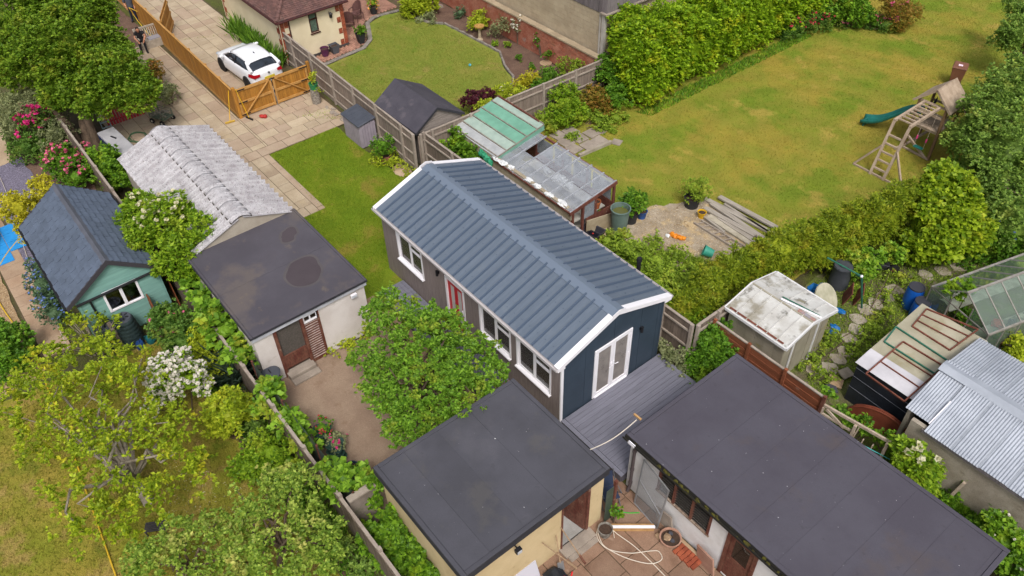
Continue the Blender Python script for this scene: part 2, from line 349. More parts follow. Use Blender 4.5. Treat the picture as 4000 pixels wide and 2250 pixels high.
paving(pat, -29.93, -29.33, 7.9, 14.0, [ME_SLAB[2]], row=.6, lens=(.9, 1.2, .6), along='y')
paving(pat, -29.3, -25.0, 7.9, 9.55, ME_SLAB, row=.55, lens=(.55, .85))
paving(pat, -29.3, -24.42, 9.55, 9.83, [ME_SLAB[2]], row=.28, lens=(.9, .6))
paving(pat, -25.0, -24.42, 8.6, 9.55, [ME_SLAB[2], ME_SLAB[0]], row=.58, lens=(.95,))
drv = sheet('paved_driveway', [(-56, 10.35), (-33, 10.35), (-33, 14.2), (-56, 14.2)], -.004, m_mortar, amp=0)
paving(drv, -54, -33.1, 10.4, 14.1, ME_SLAB, row=.62, lens=(.9, .6, .6), skip=lambda x, y: x > -40.5 and y > 13.5)
m_pslab = mat('brown worn paving', '#8a705e', '#7a5f4e', scale=1.2, rnd=.14, fine=.15, fscale=40, bump=.2, bscale=30, rough=.7, spots=(('#6b5242', 1.2, .56, .1, .7), ('#a08a78', 3, .62, .08, .5)))
ME_PSLAB = [chamfer_box('slab', m_pslab, .012)]
fpat = sheet('front_patio', [(-9.2, 8.7), (-9.2, 9.95), (-2, 9.95), (-2, 4), (-7.6, 4), (-7.6, 8.7)], .0, mat('dark joint', '#4a4030', '#3c3c20', scale=4), amp=0)
paving(fpat, -9.1, -3, 4.4, 9.92, ME_PSLAB, row=.75, lens=(.75,), gap=.02, tilt=.006, skip=lambda x, y: x < -7.6 and y < 8.6)
ltp = sheet('side_path', [(-35.5, -.95), (-31, -.95), (-30.6, -1.1), (-23.2, -1.2), (-23.2, -.3), (-30.7, -.1), (-35.5, .4)], -.004, m_mortar, amp=0)
ME_LP = [chamfer_box('slab', mat('buff paving', '#a58e78', '#967c66', scale=1.2, rnd=.08, fine=.15, fscale=50, bump=.2, bscale=40, rough=.9), .02)]
paving(ltp, -35.4, -23.3, -1.1, -.25, ME_LP, row=.9, lens=(.6, .9, .75), gap=.015)
sheet('left_terrace', [(-48, -9), (-31, -9), (-31, -1.0), (-35.4, -1.0), (-36.2, 1.2), (-40, 1.6), (-48, 1.6)], -.012, mat('buff terrace', '#ab977f', '#9c876f', scale=.9, fine=.1, fscale=40, rough=.9), amp=0)
# brick-paved patio by the house
m_bpv = mat('block paving', '#a67d6c', '#8f6a5c', scale=3, rnd=.2, fine=.1, rough=.9, bump=.2, spots=(('#b89a80', 1.0, .56, .1, .5),))
m_bpg = mat('grey kerb sett', '#8c847e', '#767069', scale=3, rnd=.12, fine=.15, rough=.9, bump=.3)
bp = sheet('brick_patio', [(-46, 17.4), (-46, 22.4), (-37.9, 22), (-37.9, 20.7), (-37.5, 19.5), (-35.75, 18.6), (-35.1, 17.9), (-35.0, 15.4), (-35.85, 14.4), (-35.85, 17.4)], .001, m_mortar, amp=0)
ME_BP = chamfer_box('paver', m_bpv, .03); ME_KB = chamfer_box('kerb_sett', m_bpg, .04)
bpoly = [(-46, 17.75), (-46, 22.4), (-37.95, 22), (-37.95, 20.7), (-37.55, 19.5), (-35.8, 18.6), (-35.15, 17.9), (-35.05, 15.4), (-35.8, 14.5), (-35.8, 17.75)]
cand = []
yy = 14.4
while yy < 22.3:
    xx = -43.5 + (0.1 if int(yy / .105) % 2 else 0)
    while xx < -35: cand.append((xx, yy)); xx += .21
    yy += .105
cand = np.array(cand); cand = cand[inpoly(cand, bpoly)]
cand = cand[np.argsort(-cand[:, 0] + .0 * cand[:, 1])]
for x_, y_ in cand[:300]: piece('paver', ME_BP, bp, (x_, y_, .003 + U_(0, .003)), (0, 0, 0), (.2, .095, .03))
bm_ = MB()
for x_, y_ in cand[300:]:
    z_ = .03 + U_(0, .004); bm_.box(x_ - .1, x_ + .1, y_ - .047, y_ + .047, .003, z_)
o = bm_.build('paver_field', m_bpv, bp); o['kind'] = 'stuff'
kl = [(-34.75, 15.55), (-34.92, 17.0), (-34.98, 18.0), (-35.55, 18.75), (-36.4, 19.2), (-37.3, 19.65), (-37.72, 20.3), (-37.68, 20.9), (-37.48, 22.05)]
def walk(pts, step):
    pts = [Vector(p) for p in pts]; out = []; carry = 0
    for a, b in zip(pts, pts[1:]):
        L_ = (b - a).length; s_ = carry
        while s_ < L_: out.append((a + (b - a) * (s_ / L_), math.atan2((b - a).y, (b - a).x))); s_ += step
        carry = s_ - L_
    return out
for p, an in walk(kl, .125): piece('kerb_sett', ME_KB, bp, (p.x - .02, p.y, .004), (0, 0, an), (.115, .22, .045))
edg = thing('lawn_edging', 'low grey stone edging curving between lawn and flower bed', 'edging', (-34.4, 22.75, 0))
for p, an in walk([(-37.45, 22.05), (-36.4, 21.9), (-35.2, 22.15), (-34.4, 22.75), (-31.4, 22.9), (-30, 22.95), (-28.75, 22.25), (-27.55, 21.85), (-26.9, 21.2)], .3):
    piece('edging_stone', ME_KB, edg, (p.x + 34.4, p.y - 22.75, 0), (U_(-.05, .05), U_(-.05, .05), an + U_(-.05, .05)), (.28, .1, U_(.08, .12)))
# ================================================================ BUILDINGS, part 1
def worldoff(p):
    v = Vector((0, 0, 0))
    while p: v += p.location; p = p.parent
    return v
def wb(b, name, m_, parent, smooth=False, bevel=0):
    """build a mesh given in plan coordinates under an unrotated parent"""
    o = b.build(name, m_, parent, smooth, None, bevel); o.location = -worldoff(parent); return o
def wp(name, me, parent, loc, rot=(0, 0, 0), sc=(1, 1, 1)):
    return piece(name, me, parent, Vector(loc) - worldoff(parent), rot, sc)
def glassmat(name, tint=(.75, .8, .82, 1), op=.12, rough=.03, diff=None, amt=0.0):
    mt = bpy.data.materials.new(name); mt.use_nodes = True; n = mt.node_tree.nodes; l = mt.node_tree.links; n.clear()
    out = n.new('ShaderNodeOutputMaterial'); tr = n.new('ShaderNodeBsdfTransparent'); tr.inputs[0].default_value = tint
    gl = n.new('ShaderNodeBsdfGlossy'); gl.inputs['Roughness'].default_value = rough
    fr = n.new('ShaderNodeFresnel'); fr.inputs[0].default_value = 1.5; ad = n.new('ShaderNodeMath'); ad.inputs[1].default_value = op
    l.new(fr.outputs[0], ad.inputs[0]); mx = n.new('ShaderNodeMixShader'); l.new(ad.outputs[0], mx.inputs[0]); l.new(tr.outputs[0], mx.inputs[1]); l.new(gl.outputs[0], mx.inputs[2])
    sh = mx.outputs[0]
    if amt:      # film of dirt or netting; on cabin panes, painted sky-reflection haze
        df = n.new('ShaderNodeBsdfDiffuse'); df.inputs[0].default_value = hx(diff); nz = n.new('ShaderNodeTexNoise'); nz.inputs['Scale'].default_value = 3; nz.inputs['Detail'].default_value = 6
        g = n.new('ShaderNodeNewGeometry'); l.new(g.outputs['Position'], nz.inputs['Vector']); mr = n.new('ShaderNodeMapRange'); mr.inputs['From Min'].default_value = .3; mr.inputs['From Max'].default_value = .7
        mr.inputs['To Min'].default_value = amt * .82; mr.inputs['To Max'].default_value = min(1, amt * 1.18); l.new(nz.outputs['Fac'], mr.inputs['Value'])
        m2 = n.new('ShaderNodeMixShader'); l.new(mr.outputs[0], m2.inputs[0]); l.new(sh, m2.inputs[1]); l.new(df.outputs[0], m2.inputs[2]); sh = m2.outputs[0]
    l.new(sh, out.inputs[0]); return mt
GLASS = glassmat('window glass', (.9, .92, .92, 1), .03, .03, '#a89f98', .12); GLASSF = glassmat('sky haze door glass', (.9, .92, .92, 1), .03, .03, '#aaa29d', .5); GLASS_D = glassmat('dark window glass', (.5, .55, .55, 1), .08)  # cabin window and door panes: diffuse film paints in reflected-sky haze
m_white = mat('white upvc', '#e6e4ea', rough=.35, spec=.5)
m_whitep = mat('white painted render', '#d5cfcc', '#c5bdb8', scale=1.1, rough=.9, fine=.04, fscale=40, bump=.12, bscale=90, spots=(('#a89c92', 1.6, .60, .14, .55),))
m_clad = mat('grey vertical cladding', '#8b807e', '#7c716f', scale=3.5, stretch=(9, 9, .35), rough=.7, wave=('X', 14.0, .5), fine=.12, fscale=8)
m_teal = mat('dark blue gable panel', '#354250', '#303c49', scale=2, rough=.5, fine=.05, fscale=90)
m_roof = mat('slate blue steel roof', '#616c7b', '#5a6574', scale=1.5, stretch=(8, .5, .5), rough=.42, spec=.5, wave=('X', 9.0, .35), rnd=.05, spots=(('#6c757f', 1.6, .55, .15, .4),))
m_ridge = mat('slate blue steel flashing', '#677384', rough=.4, spec=.5)
m_seam = mat('slate blue steel seam', '#4a576a', rough=.4, spec=.5)
m_black = mat('black plastic', '#1c1c20', rough=.5)
m_deck = mat('grey composite decking', '#767683', '#6b6b77', scale=2.5, stretch=(10, .6, 1), rough=.7, rnd=.06, fine=.08, fscale=20)
m_decke = mat('grey composite decking edge', '#5c5a62', '#4e4a50', scale=2, rough=.7)
m_red = mat('red door paint', '#b3161f', rough=.35)
m_int = mat('cabin interior plaster', '#b8a898', rough=.9); m_intf = mat('cabin interior floor', '#9a8672', '#8c7864', scale=3, rough=.6); m_woodint = mat('warm pine', '#b07a44', '#9a6434', scale=4, stretch=(1, 1, .2), rough=.6)
# ---- garden cabin
CA0, CA1, CB0, CB1, EV, SL = -19.78, -10.58, 9.82, 13.82, 2.80, .358
cab = thing('garden_cabin', 'long grey clad garden cabin with slate blue metal roof and dark blue gable', 'cabin', (-15.18, 11.82, 0))
RB0, RB1 = 9.64, 14.0; RM = 11.82; RZ = EV + (RM - RB0) * SL
zr = lambda y: EV + SL * (min(y - RB0, RB1 - y))
def strip_wall(b, a_edges, z_edges, y0, y1, solid):
    for i in range(len(a_edges) - 1):
        for j in range(len(z_edges) - 1):
            if solid(i, j): b.box(a_edges[i], a_edges[i + 1], y0, y1, z_edges[j], z_edges[j + 1])
def wall_openings(b, a0, a1, z0, z1, y0, y1, ops, axis='x'):
    """wall slab with rectangular openings (a0,a1,z0,z1)"""
    ops = sorted(ops); cur = a0
    def bx(p, q, zz0, zz1):
        if q - p > .001 and zz1 - zz0 > .001:
            b.box(p, q, y0, y1, zz0, zz1) if axis == 'x' else b.box(y0, y1, p, q, zz0, zz1)
    for (p, q, zz0, zz1) in ops:
        bx(cur, p, z0, z1); bx(p, q, z0, zz0); bx(p, q, zz1, z1); cur = q
    bx(cur, a1, z0, z1)
WIN = [(-18.84, -17.41, 1.12, 2.30), (-14.27, -12.83, 1.12, 2.30), (-12.49, -11.03, 1.12, 2.30)]
b = MB(); wall_openings(b, CA0, CA1 - .02, 0, 2.82, CB0, CB0 + .12, WIN + [(-16.03, -15.13, .2, 2.24)]); wb(b, 'side_wall', m_clad, cab)
b = MB(); b.box(CA0, CA1 - .02, CB1 - .12, CB1, 0, 2.8); wb(b, 'far_side_wall', m_clad, cab)
def gable_piece(b, x0, x1, y0, y1, z0, top=-.03):
    pl = [(y0, z0), (y1, z0), (y1, zr(y1) + top)] + ([(RM, RZ + top)] if y0 < RM < y1 else []) + [(y0, zr(y0) + top)]
    b.prismx(pl, x0, x1)
g_ = .006; DB0, DB1, DZ0, DZ1 = 11.07, 12.55, .36, 2.43
for y0, y1, z0 in ((9.9, 10.715, .1), (10.725, DB0, .1), (DB0, 11.805, DZ1), (11.815, DB1, DZ1), (DB1, 12.895, .1), (12.905, 13.605, .1), (13.615, 13.78, .1)):
    b = MB(); gable_piece(b, CA1 - .1, CA1, y0, y1, z0); wb(b, 'gable_panel', m_teal, cab)
b = MB(); b.box(CA1 - .13, CA1 - .102, 9.9, DB0 - .02, .1, 2.75); b.box(CA1 - .13, CA1 - .102, DB1 + .02, 13.78, .1, 2.75); wb(b, 'gable_backing', m_seam, cab)
b = MB(); gable_piece(b, CA0, CA0 + .1, CB0 + .12, CB1 - .12, 0); wb(b, 'back_gable_wall', m_clad, cab)
b = MB(); b.box(CA1 - .03, CA1 + .015, CB0 - .012, CB0 + .078, .2, 2.78); wb(b, 'corner_trim', m_white, cab)
b = MB(); b.box(CA1 - .03, CA1 + .012, CB1 - .05, CB1 + .012, .2, 2.72); wb(b, 'corner_trim', m_teal, cab)
b = MB(); b.box(CA0 + .12, CA1 - .14, CB0 + .13, CB1 - .13, .3, .34); wb(b, 'floor', m_intf, cab)
b = MB(); b.box(CA0 + .12, CA1 - .14, CB1 - .17, CB1 - .13, .34, 2.7); b.box(-16.6, -16.5, CB0 + .13, CB1 - .18, .34, 2.7); b.box(-14.9, -14.8, CB0 + .13, CB1 - .18, .34, 2.7); wb(b, 'inner_wall', m_int, cab)
b = MB(); b.box(-18.6, -17.7, 12.6, 13.6, .34, 1.9); b.box(-14.2, -13, 13.0, 13.6, .34, 1.5); b.box(-12.4, -11.4, 13.0, 13.6, .34, 1.6); wb(b, 'fitted_furniture', m_woodint, cab)
# windows with reveal, sill, two casements (the right one with a top light)
def cab_window(a0, a1, z0, z1):
    b = MB(); yo = CB0 - .02; d = .09
    b.box(a0 - .04, a0 + .02, yo, CB0 + d, z0, z1); b.box(a1 - .02, a1 + .04, yo, CB0 + d, z0, z1); b.box(a0 + .02, a1 - .02, yo, CB0 + d, z1 - .02, z1 + .04)
    w_ = wb(b, 'window', m_white, cab)
    yf0, yf1 = CB0 + d - .06, CB0 + d - .01; am = (a0 + a1) / 2
    b = MB(); f = .055
    for p, q in ((a0 + .02, am), (am, a1 - .02)):
        b.box(p, p + f, yf0, yf1, z0 + .03, z1 - .02); b.box(q - f, q, yf0, yf1, z0 + .03, z1 - .02); b.box(p + f, q - f, yf0, yf1, z0 + .03, z0 + .03 + f); b.box(p + f, q - f, yf0, yf1, z1 - .02 - f, z1 - .02)
    b.box(am + f, a1 - .02 - f, yf0 - .012, yf1, z1 - .36, z1 - .28)
    wb(b, 'frame', m_white, w_, bevel=.006)
    b = MB(); b.box(a0 - .05, a1 + .05, CB0 - .09, CB0 + d, z0 - .035, z0 + .025); wb(b, 'sill', m_white, w_, bevel=.008)
    b = MB(); b.box(a0 + .1, am - .25, CB0 + .16, CB0 + .18, z0 + .05, z1 - .1); b.box(am + .1, a1 - .1, CB0 + .2, CB0 + .22, z0 + .05, z0 + .6); wb(b, 'curtain', mat('tan curtain', '#b98a5c', '#a0714a', scale=6, stretch=(6, 1, .3), rough=.9), w_)
    for p, q, r_, s_ in ((a0 + .08, am - f, z0 + .09, z1 - .08), (am + f, a1 - .08, z0 + .09, z1 - .365), (am + f, a1 - .08, z1 - .275, z1 - .08)):
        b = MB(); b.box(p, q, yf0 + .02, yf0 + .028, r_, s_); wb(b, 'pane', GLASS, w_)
for w_ in WIN: cab_window(*w_)
# side door: red with two glazed strips
b = MB(); b.box(-16.08, -16.0, CB0 - .02, CB0 + .09, .2, 2.24); b.box(-15.16, -15.08, CB0 - .02, CB0 + .09, .2, 2.24); b.box(-16.0, -15.16, CB0 - .02, CB0 + .09, 2.19, 2.27)
dr = wb(b, 'side_door', m_white, cab)
b = MB(); wall_openings(b, -16.0, -15.16, .2, 2.19, CB0 + .03, CB0 + .07, [(-15.88, -15.66, .5, 2.0), (-15.5, -15.28, .5, 2.0)]); wb(b, 'door_leaf', m_red, dr)
for p in (-15.88, -15.5): b = MB(); b.box(p, p + .22, CB0 + .045, CB0 + .053, .5, 2.0); wb(b, 'pane', mat('frosted pane', '#b9b6b4', rough=.2), dr)
b = MB(); b.box(-15.24, -15.2, CB0 - .02, CB0 + .03, 1.1, 1.3); wb(b, 'handle', m_white, dr)
# french doors
b = MB(); f = .07; X0, X1 = CA1 - .06, CA1 + .03
b.box(X0, X1, DB0, DB0 + f, DZ0, DZ1); b.box(X0, X1, DB1 - f, DB1, DZ0, DZ1); b.box(X0, X1, DB0 + f, DB1 - f, DZ1 - f, DZ1); b.box(X0, X1 + .03, DB0 + f, DB1 - f, DZ0, DZ0 + .04)
fd = wb(b, 'french_doors', m_white, cab, bevel=.006)
mid = (DB0 + DB1) / 2
for k, (p, q) in enumerate(((DB0 + f + .004, mid - .004), (mid + .004, DB1 - f - .004))):
    b = MB(); e = .085; z0, z1 = DZ0 + .045, DZ1 - f - .004
    b.box(X0 + .02, X1 - .012, p, p + e, z0, z1); b.box(X0 + .02, X1 - .012, q - e, q, z0, z1); b.box(X0 + .02, X1 - .012, p + e, q - e, z0, z0 + .12); b.box(X0 + .02, X1 - .012, p + e, q - e, z1 - e, z1)
    wb(b, 'door_leaf', m_white, fd, bevel=.006)
    b = MB(); b.box(X0 + .04, X0 + .05, p + e, q - e, z0 + .12, z1 - e); wb(b, 'pane', GLASSF, fd); b = MB(); b.box(X0 - .06, X0 - .05, p + e, q - e, z0 + .12, z1 - e); wb(b, 'blind', mat('pale door backing', '#a79c96', '#978c88', scale=1.5, rough=.9), fd)  # blind is an added pale backing that lightens the panes like reflected sky
    y_ = q - .045 if k == 0 else p + .045; sgn = -1 if k == 0 else 1
    b = MB(); b.box(X1 - .012, X1 + .005, y_ - .018, y_ + .018, 1.25, 1.5); b.tube([(X1, y_, 1.42), (X1 + .05, y_, 1.42), (X1 + .055, y_ + sgn * .13, 1.40)], .012, 6); wb(b, 'handle', m_white, fd)
    b = MB()
    for z_ in (.6, 1.4, 2.2): b.tube([(X1 - .005, p - .0 if k == 0 else q, z_ - .05), (X1 - .005, p if k == 0 else q, z_ + .05)], .014, 6)
    wb(b, 'hinge', m_white, fd)
# roof: one panel and one standing seam per bay on each slope
TH = math.atan(SL); LS = (RM - RB0) / math.cos(TH); BAY = .3365; NB = 27
b = MB(); b.box(.004, BAY - .004, 0, LS - .06, 0, .022); ME_RP = b.mesh('roof_panel', m_roof)
b = MB(); b.prismy([(-.032, .018), (.032, .018), (.018, .085), (-.018, .085)], .0, LS - .17); ME_SM = b.mesh('seam', m_seam)
a = CA1 + .03 - NB * BAY - .06
for i in range(NB):
    x = a + i * BAY
    wp('roof_panel', ME_RP, cab, (x, RB0, EV), (TH, 0, 0)); wp('roof_panel', ME_RP, cab, (x + BAY, RB1, EV), (TH, 0, math.pi))
    if i: wp('seam', ME_SM, cab, (x, RB0 + .01, EV), (TH, 0, 0)); wp('seam', ME_SM, cab, (x, RB1 - .01, EV), (TH, 0, math.pi))
b = MB()
for i in range(NB):
    for yy, sg in ((RB0 + .35, 1), (RB0 + 1.3, 1), (RB1 - .35, -1), (RB1 - 1.3, -1)):
        x = a + (i + .5) * BAY; z_ = zr(yy) + .022 / math.cos(TH); b.box(x - .012, x + .012, yy - .012, yy + .012, z_ - .01, z_ + .012)
o = wb(b, 'roof_screws', m_seam, cab); o['kind'] = 'stuff'
XA, XB = CA0 - .07, CA1 + .09
b = MB(); w_ = .25; zt = RZ + .045 / math.cos(TH)
b.prismx([(RM - w_, zt - w_ * SL), (RM, zt), (RM + w_, zt - w_ * SL), (RM + w_, zt - w_ * SL - .03), (RM, zt - .03), (RM - w_, zt - w_ * SL - .03)], XA + .12, XB - .02); wb(b, 'ridge_flashing', m_ridge, cab)
def barge(x0, x1, xf0, xf1):
    for s_ in (-1, 1):
        e = RM + s_ * (RM - RB0 + .03); i_ = RM + s_ * .24
        Z = lambda y: RZ - abs(y - RM) * SL
        b = MB(); pl = [(e, Z(e) + .03), (i_, Z(i_) + .03), (i_, Z(i_) + .052), (e, Z(e) + .052)]
        b.prismx(pl if s_ < 0 else pl[::-1], x0, x1); wb(b, 'barge_trim', m_white, cab)
    Z = lambda y: RZ - abs(y - RM) * SL + .034
    y0, y1 = RB0 - .03, RB1 + .03
    b = MB(); pl = [(y0, Z(y0) - .14), (y0 + .26, Z(y0 + .26) - .235), (y0 + .26, Z(y0 + .26) - .14), (RM, Z(RM) - .14), (y1 - .26, Z(y1 - .26) - .14), (y1 - .26, Z(y1 - .26) - .235), (y1, Z(y1) - .14), (y1, Z(y1)), (RM, Z(RM)), (y0, Z(y0))]
    b.prismx(pl, xf0, xf1); wb(b, 'barge_board', m_white, cab)
    b = MB(); b.prismx([(RM - .26, Z(RM) - .06), (RM + .26, Z(RM) - .06), (RM + .25, Z(RM) - .02), (RM, Z(RM) + .06), (RM - .25, Z(RM) - .02)], xf1, xf1 + .012 if xf1 > xf0 else xf1 - .012); wb(b, 'ridge_end', m_white, cab)
barge(XB - .17, XB, XB - .03, XB + .006); barge(XA, XA + .17, XA - .006, XA + .03)
for y_ in (RB0 - .04, RB1 + .04):
    b = MB(); b.prismx([(y_ - .05, EV - .07), (y_ + .05, EV - .07), (y_ + .05, EV + .01), (y_ + .038, EV + .01), (y_ + .03, EV - .05), (y_ - .03, EV - .05), (y_ - .038, EV + .01), (y_ - .05, EV + .01)], XA, XB); wb(b, 'gutter', mat('pale grey gutter', '#b9b4b6', rough=.5), cab)
b = MB(); b.box(XA + .03, XB - .04, RB0 + .02, CB0, EV - .1, EV - .02); wb(b, 'soffit', m_clad, cab)
def wall_lamp(name, p, n, label):
    t = thing(name, label, 'lamp', p)
    b = MB(); b.tube([(n[0] * .08, n[1] * .08, -.1), (n[0] * .08, n[1] * .08, .1)], .045, 10); b.build('lamp_tube', m_black, t, True)
    b = MB(); b.bar((0, 0, 0), (n[0] * .06, n[1] * .06, 0), .05, .09); b.build('bracket', m_black, t)
    return t
wall_lamp('wall_lamp', (-16.41, CB0, 2.14), (0, -1), 'black up-and-down lamp on the grey cabin wall left of the red door')
wall_lamp('wall_lamp', (CA1, 12.89, 2.16), (1, 0), 'black up-and-down lamp on the dark blue gable right of the french doors')
fl = thing('flue_pipe', 'black upright flue pipe standing behind the far eave of the cabin', 'flue', (-12.05, 14.25, 0))
b = MB(); b.tube([(0, 0, 0), (0, 0, 3.0)], .065, 12); b.build('pipe', m_black, fl, True); b = MB(); b.tube([(0, 0, 3.0), (0, 0, 3.12)], [.085, .075], 12); b.lathe([(.05, 3.12), (.03, 3.125)], 10); b.build('cowl', m_black, fl, True)
# ---- decks
ME_DB = chamfer_box('deck_board', m_deck, .01)
dk = thing('deck', 'grey composite deck in front of the dark blue gable', 'deck', (-9.3, 11.8, 0))
n_ = 16; w_ = (10.56 - 8.1) / n_
for i in range(n_): wp('deck_board', ME_DB, dk, (-10.55 + (i + .5) * w_, (9.98 + 13.78) / 2, .32), (0, 0, 0), (w_ - .008, 3.8, .03))
for y_ in (9.9, 13.85): wp('border_board', ME_DB, dk, (-9.32, y_, .322), (0, 0, 0), (2.46, .13, .03))
b = MB(); b.box(-10.5, -8.12, 9.86, 9.9, 0.02, .318); b.box(-8.13, -8.1, 9.9, 13.85, .02, .318); wb(b, 'fascia', m_decke, dk)
dk2 = thing('deck', 'narrow low grey deck along the red side door of the cabin', 'deck', (-16, 9.25, 0))
for i in range(8): wp('deck_board', ME_DB, dk2, (-15.85, 8.72 + (i + .5) * .132, .12), (0, 0, 0), (5.9, .124, .03))
b = MB(); b.box(-18.8, -12.9, 8.7, 8.725, 0.01, .12); b.box(-18.82, -18.8, 8.7, 9.78, .01, .12); wb(b, 'fascia', m_decke, dk2)
m_sleeper = mat('weathered sleeper', '#a88f74', '#8f765c', scale=3, stretch=(.4, 6, 6), rough=.9, fine=.15)
b = MB(); b.box(-18.9, -13.5, 8.2, 8.6, 0, .05); o = b.build('path_strip', m_sleeper); struct(o)
# ---- felt-roofed blocks
m_felt = mat('mineral roofing felt', '#494951', '#424249', scale=.8, rough=.9, rnd=.05, fine=.12, fscale=120, bump=.4, bscale=5, spots=(('#52504f', 1.1, .56, .14, .5), ('#55545b', .5, .55, .15, .4), ('#c8c8cc', 11, .72, .01, .9), ('#3c3b40', 4, .63, .05, .35)))
m_felt2 = mat('purple grey roofing felt', '#4d4b55', '#46434d', scale=.6, rough=.9, rnd=.04, fine=.12, fscale=120, bump=.4, bscale=5, spots=(('#534a48', .7, .56, .15, .5), ('#c8c8cc', 12, .72, .01, .9), ('#3e3a40', 4, .63, .05, .35)))
m_felte = mat('felt edge', '#34343a', '#2c2c32', scale=3, rough=.85)
def felt_roof(parent, x0, x1, y0, y1, z, along, step, m_, edge=.12, off=0.0):
    lo, hi = (y0, y1) if along == 'x' else (x0, x1); p = lo + edge; k = 0
    first = step - off
    me = MB().box(-.5, .5, -.5, .5, 0, 1).mesh('felt_strip', m_)
    while p < hi - edge - .02:
        q = min(p + (first if k == 0 else step), hi - edge)
        cx, cy = ((x0 + x1) / 2, (p + q) / 2) if along == 'x' else ((p + q) / 2, (y0 + y1) / 2)
        sx, sy = (x1 - x0 - 2 * edge, q - p - .003) if along == 'x' else (q - p - .003, y1 - y0 - 2 * edge)
        wp('felt_strip', me, parent, (cx, cy, z - .02), (0, 0, 0), (sx, sy, .022 + .004 * (k % 2))); p = q; k += 1
    b = MB(); b.box(x0 + .02, x1 - .02, y0 + .02, y1 - .02, z - .1, z - .012); wb(b, 'roof_deck', m_felte, parent)
    for (p0, p1, q0, q1) in ((x0, x1, y0, y0 + edge - .006), (x0, x1, y1 - edge + .006, y1), (x0, x0 + edge - .006, y0 + edge, y1 - edge), (x1 - edge + .006, x1, y0 + edge, y1 - edge)):
        b = MB(); b.box(p0, p1, q0, q1, z - .01, z + .022); wb(b, 'edge_strip', m_, parent, bevel=.01)
# cream block in the foreground
crm = thing('flat_roof_outbuilding', 'cream rendered outbuilding with flat charcoal felt roof and open doorway', 'outbuilding', (-9.4, 6.5, 0))
m_cream = mat('cream masonry paint', '#c8b48e', '#b8a47e', scale=1.0, rough=.9, fine=.05, bump=.15, bscale=70, spots=(('#9c8560', 1.4, .60, .12, .6),))
RZc = 2.42
felt_roof(crm, -11.3, -7.55, 4.25, 8.72, RZc, 'x', 1.02, m_felt, off=.3)
b = MB(); wall_openings(b, 4.38, 8.66, 0, 2.3, -7.77, -7.65, [(7.26, 8.17, 0, 2.0)], 'y'); wb(b, 'front_wall', m_cream, crm)
b = MB(); b.box(-11.2, -7.77, 4.38, 4.5, 0, 2.3); b.box(-11.2, -7.77, 8.54, 8.66, 0, 2.3); b.box(-11.2, -11.08, 4.5, 8.54, 0, 2.3); wb(b, 'side_walls', m_cream, crm)
b = MB()
for (p0, p1, q0, q1) in ((-7.57, -7.545, 4.25, 8.72), (-11.3, -11.275, 4.25, 8.72), (-11.27, -7.57, 4.24, 4.265), (-11.27, -7.57, 8.705, 8.73)): b.box(p0, p1, q0, q1, RZc - .25, RZc - .012)
wb(b, 'felt_fascia', m_felte, crm)
b = MB(); b.box(-7.65, -7.6, 4.3, 8.68, RZc - .33, RZc - .25); wb(b, 'timber_fascia', mat('peeling white paint', '#b3aaa0', '#7a7066', scale=8, rough=.9), crm)
b = MB(); b.box(-11, -7.7, 4.5, 8.5, 0.01, .06); wb(b, 'floor', mat('pale screed', '#a9a8a6', '#8f8c88', scale=1.5, fine=.1, rough=.9), crm)
m_brown = mat('flaking brown paint', '#5b2f26', '#6e4a3c', scale=6, stretch=(1, 1, .4), rough=.75, fine=.25, fscale=25, spots=(('#8d7868', 5, .62, .06, .6),))
b = MB(); b.box(-7.72, -7.62, 8.11, 8.19, 0, 2.0); b.box(-7.72, -7.62, 7.25, 7.29, 0, 2.0); df_ = wb(b, 'door_frame', m_brown, crm)
b = MB(); b.bar((-7.7, 8.1, 1.0), (-8.5, 7.95, 1.0), .04, 1.85); wb(b, 'open_door_leaf', m_brown, crm)
b = MB(); b.box(-7.66, -7.35, 7.2, 8.25, 0, .1); b.box(-7.35, -7.2, 7.25, 8.2, 0, .06); wb(b, 'step', m_conc, crm, bevel=.01)
t = thing('floodlight', 'small black floodlight under the eave of the cream outbuilding', 'lamp', (-7.55, 5.75, 2.05)); b = MB(); b.bar((.08, -.08, -.04), (.08, .08, -.04), .1, .13); b.build('housing', m_black, t); b = MB(); b.bar((.135, -.065, -.06), (.135, .065, -.06), .01, .1); b.build('lens', mat('lamp glass', '#b8bcc4', rough=.1), t); b = MB(); b.bar((-.05, 0, 0), (.06, 0, 0), .03); b.build('bracket', m_black, t)
# long block on the right
rb = thing('flat_roof_outbuilding', 'long white outbuilding at the right with flat purple-grey felt roof and louvred windows', 'outbuilding', (-4.2, 12, 0))
RZr = 2.27
felt_roof(rb, -8.08, -.3, 9.84, 14.15, RZr, 'y', .98, m_felt2, off=.4)
m_whw = mat('white masonry paint', '#d9d8da', '#c6c3c2', scale=1.2, rough=.9, fine=.04, bump=.15, bscale=70, spots=(('#8f8a80', 1.8, .62, .12, .5),))
LO = [(-6.94, -5.24, 1.0, 1.86), (-4.72, -3.88, .05, 1.9)]
b = MB(); wall_openings(b, -7.98, -.4, 0, 2.2, 9.95, 10.07, LO); wb(b, 'front_wall', m_whw, rb)
b = MB(); b.box(-7.98, -7.86, 10.07, 14.0, 0, 2.2); b.box(-7.86, -.4, 13.9, 14.02, 0, 2.2); b.box(-.52, -.4, 10.07, 13.9, 0, 2.2); wb(b, 'other_walls', m_whw, rb)
b = MB(); b.box(-7.86, -.5, 10.1, 13.9, 0.01, .04); wb(b, 'floor', m_conc, rb)
b = MB(); b.box(-8.06, -.3, 9.87, 9.93, RZr - .16, RZr - .02); b.box(-8.06, -8.02, 9.93, 14.1, RZr - .16, RZr - .02); wb(b, 'fascia', m_felte, rb)
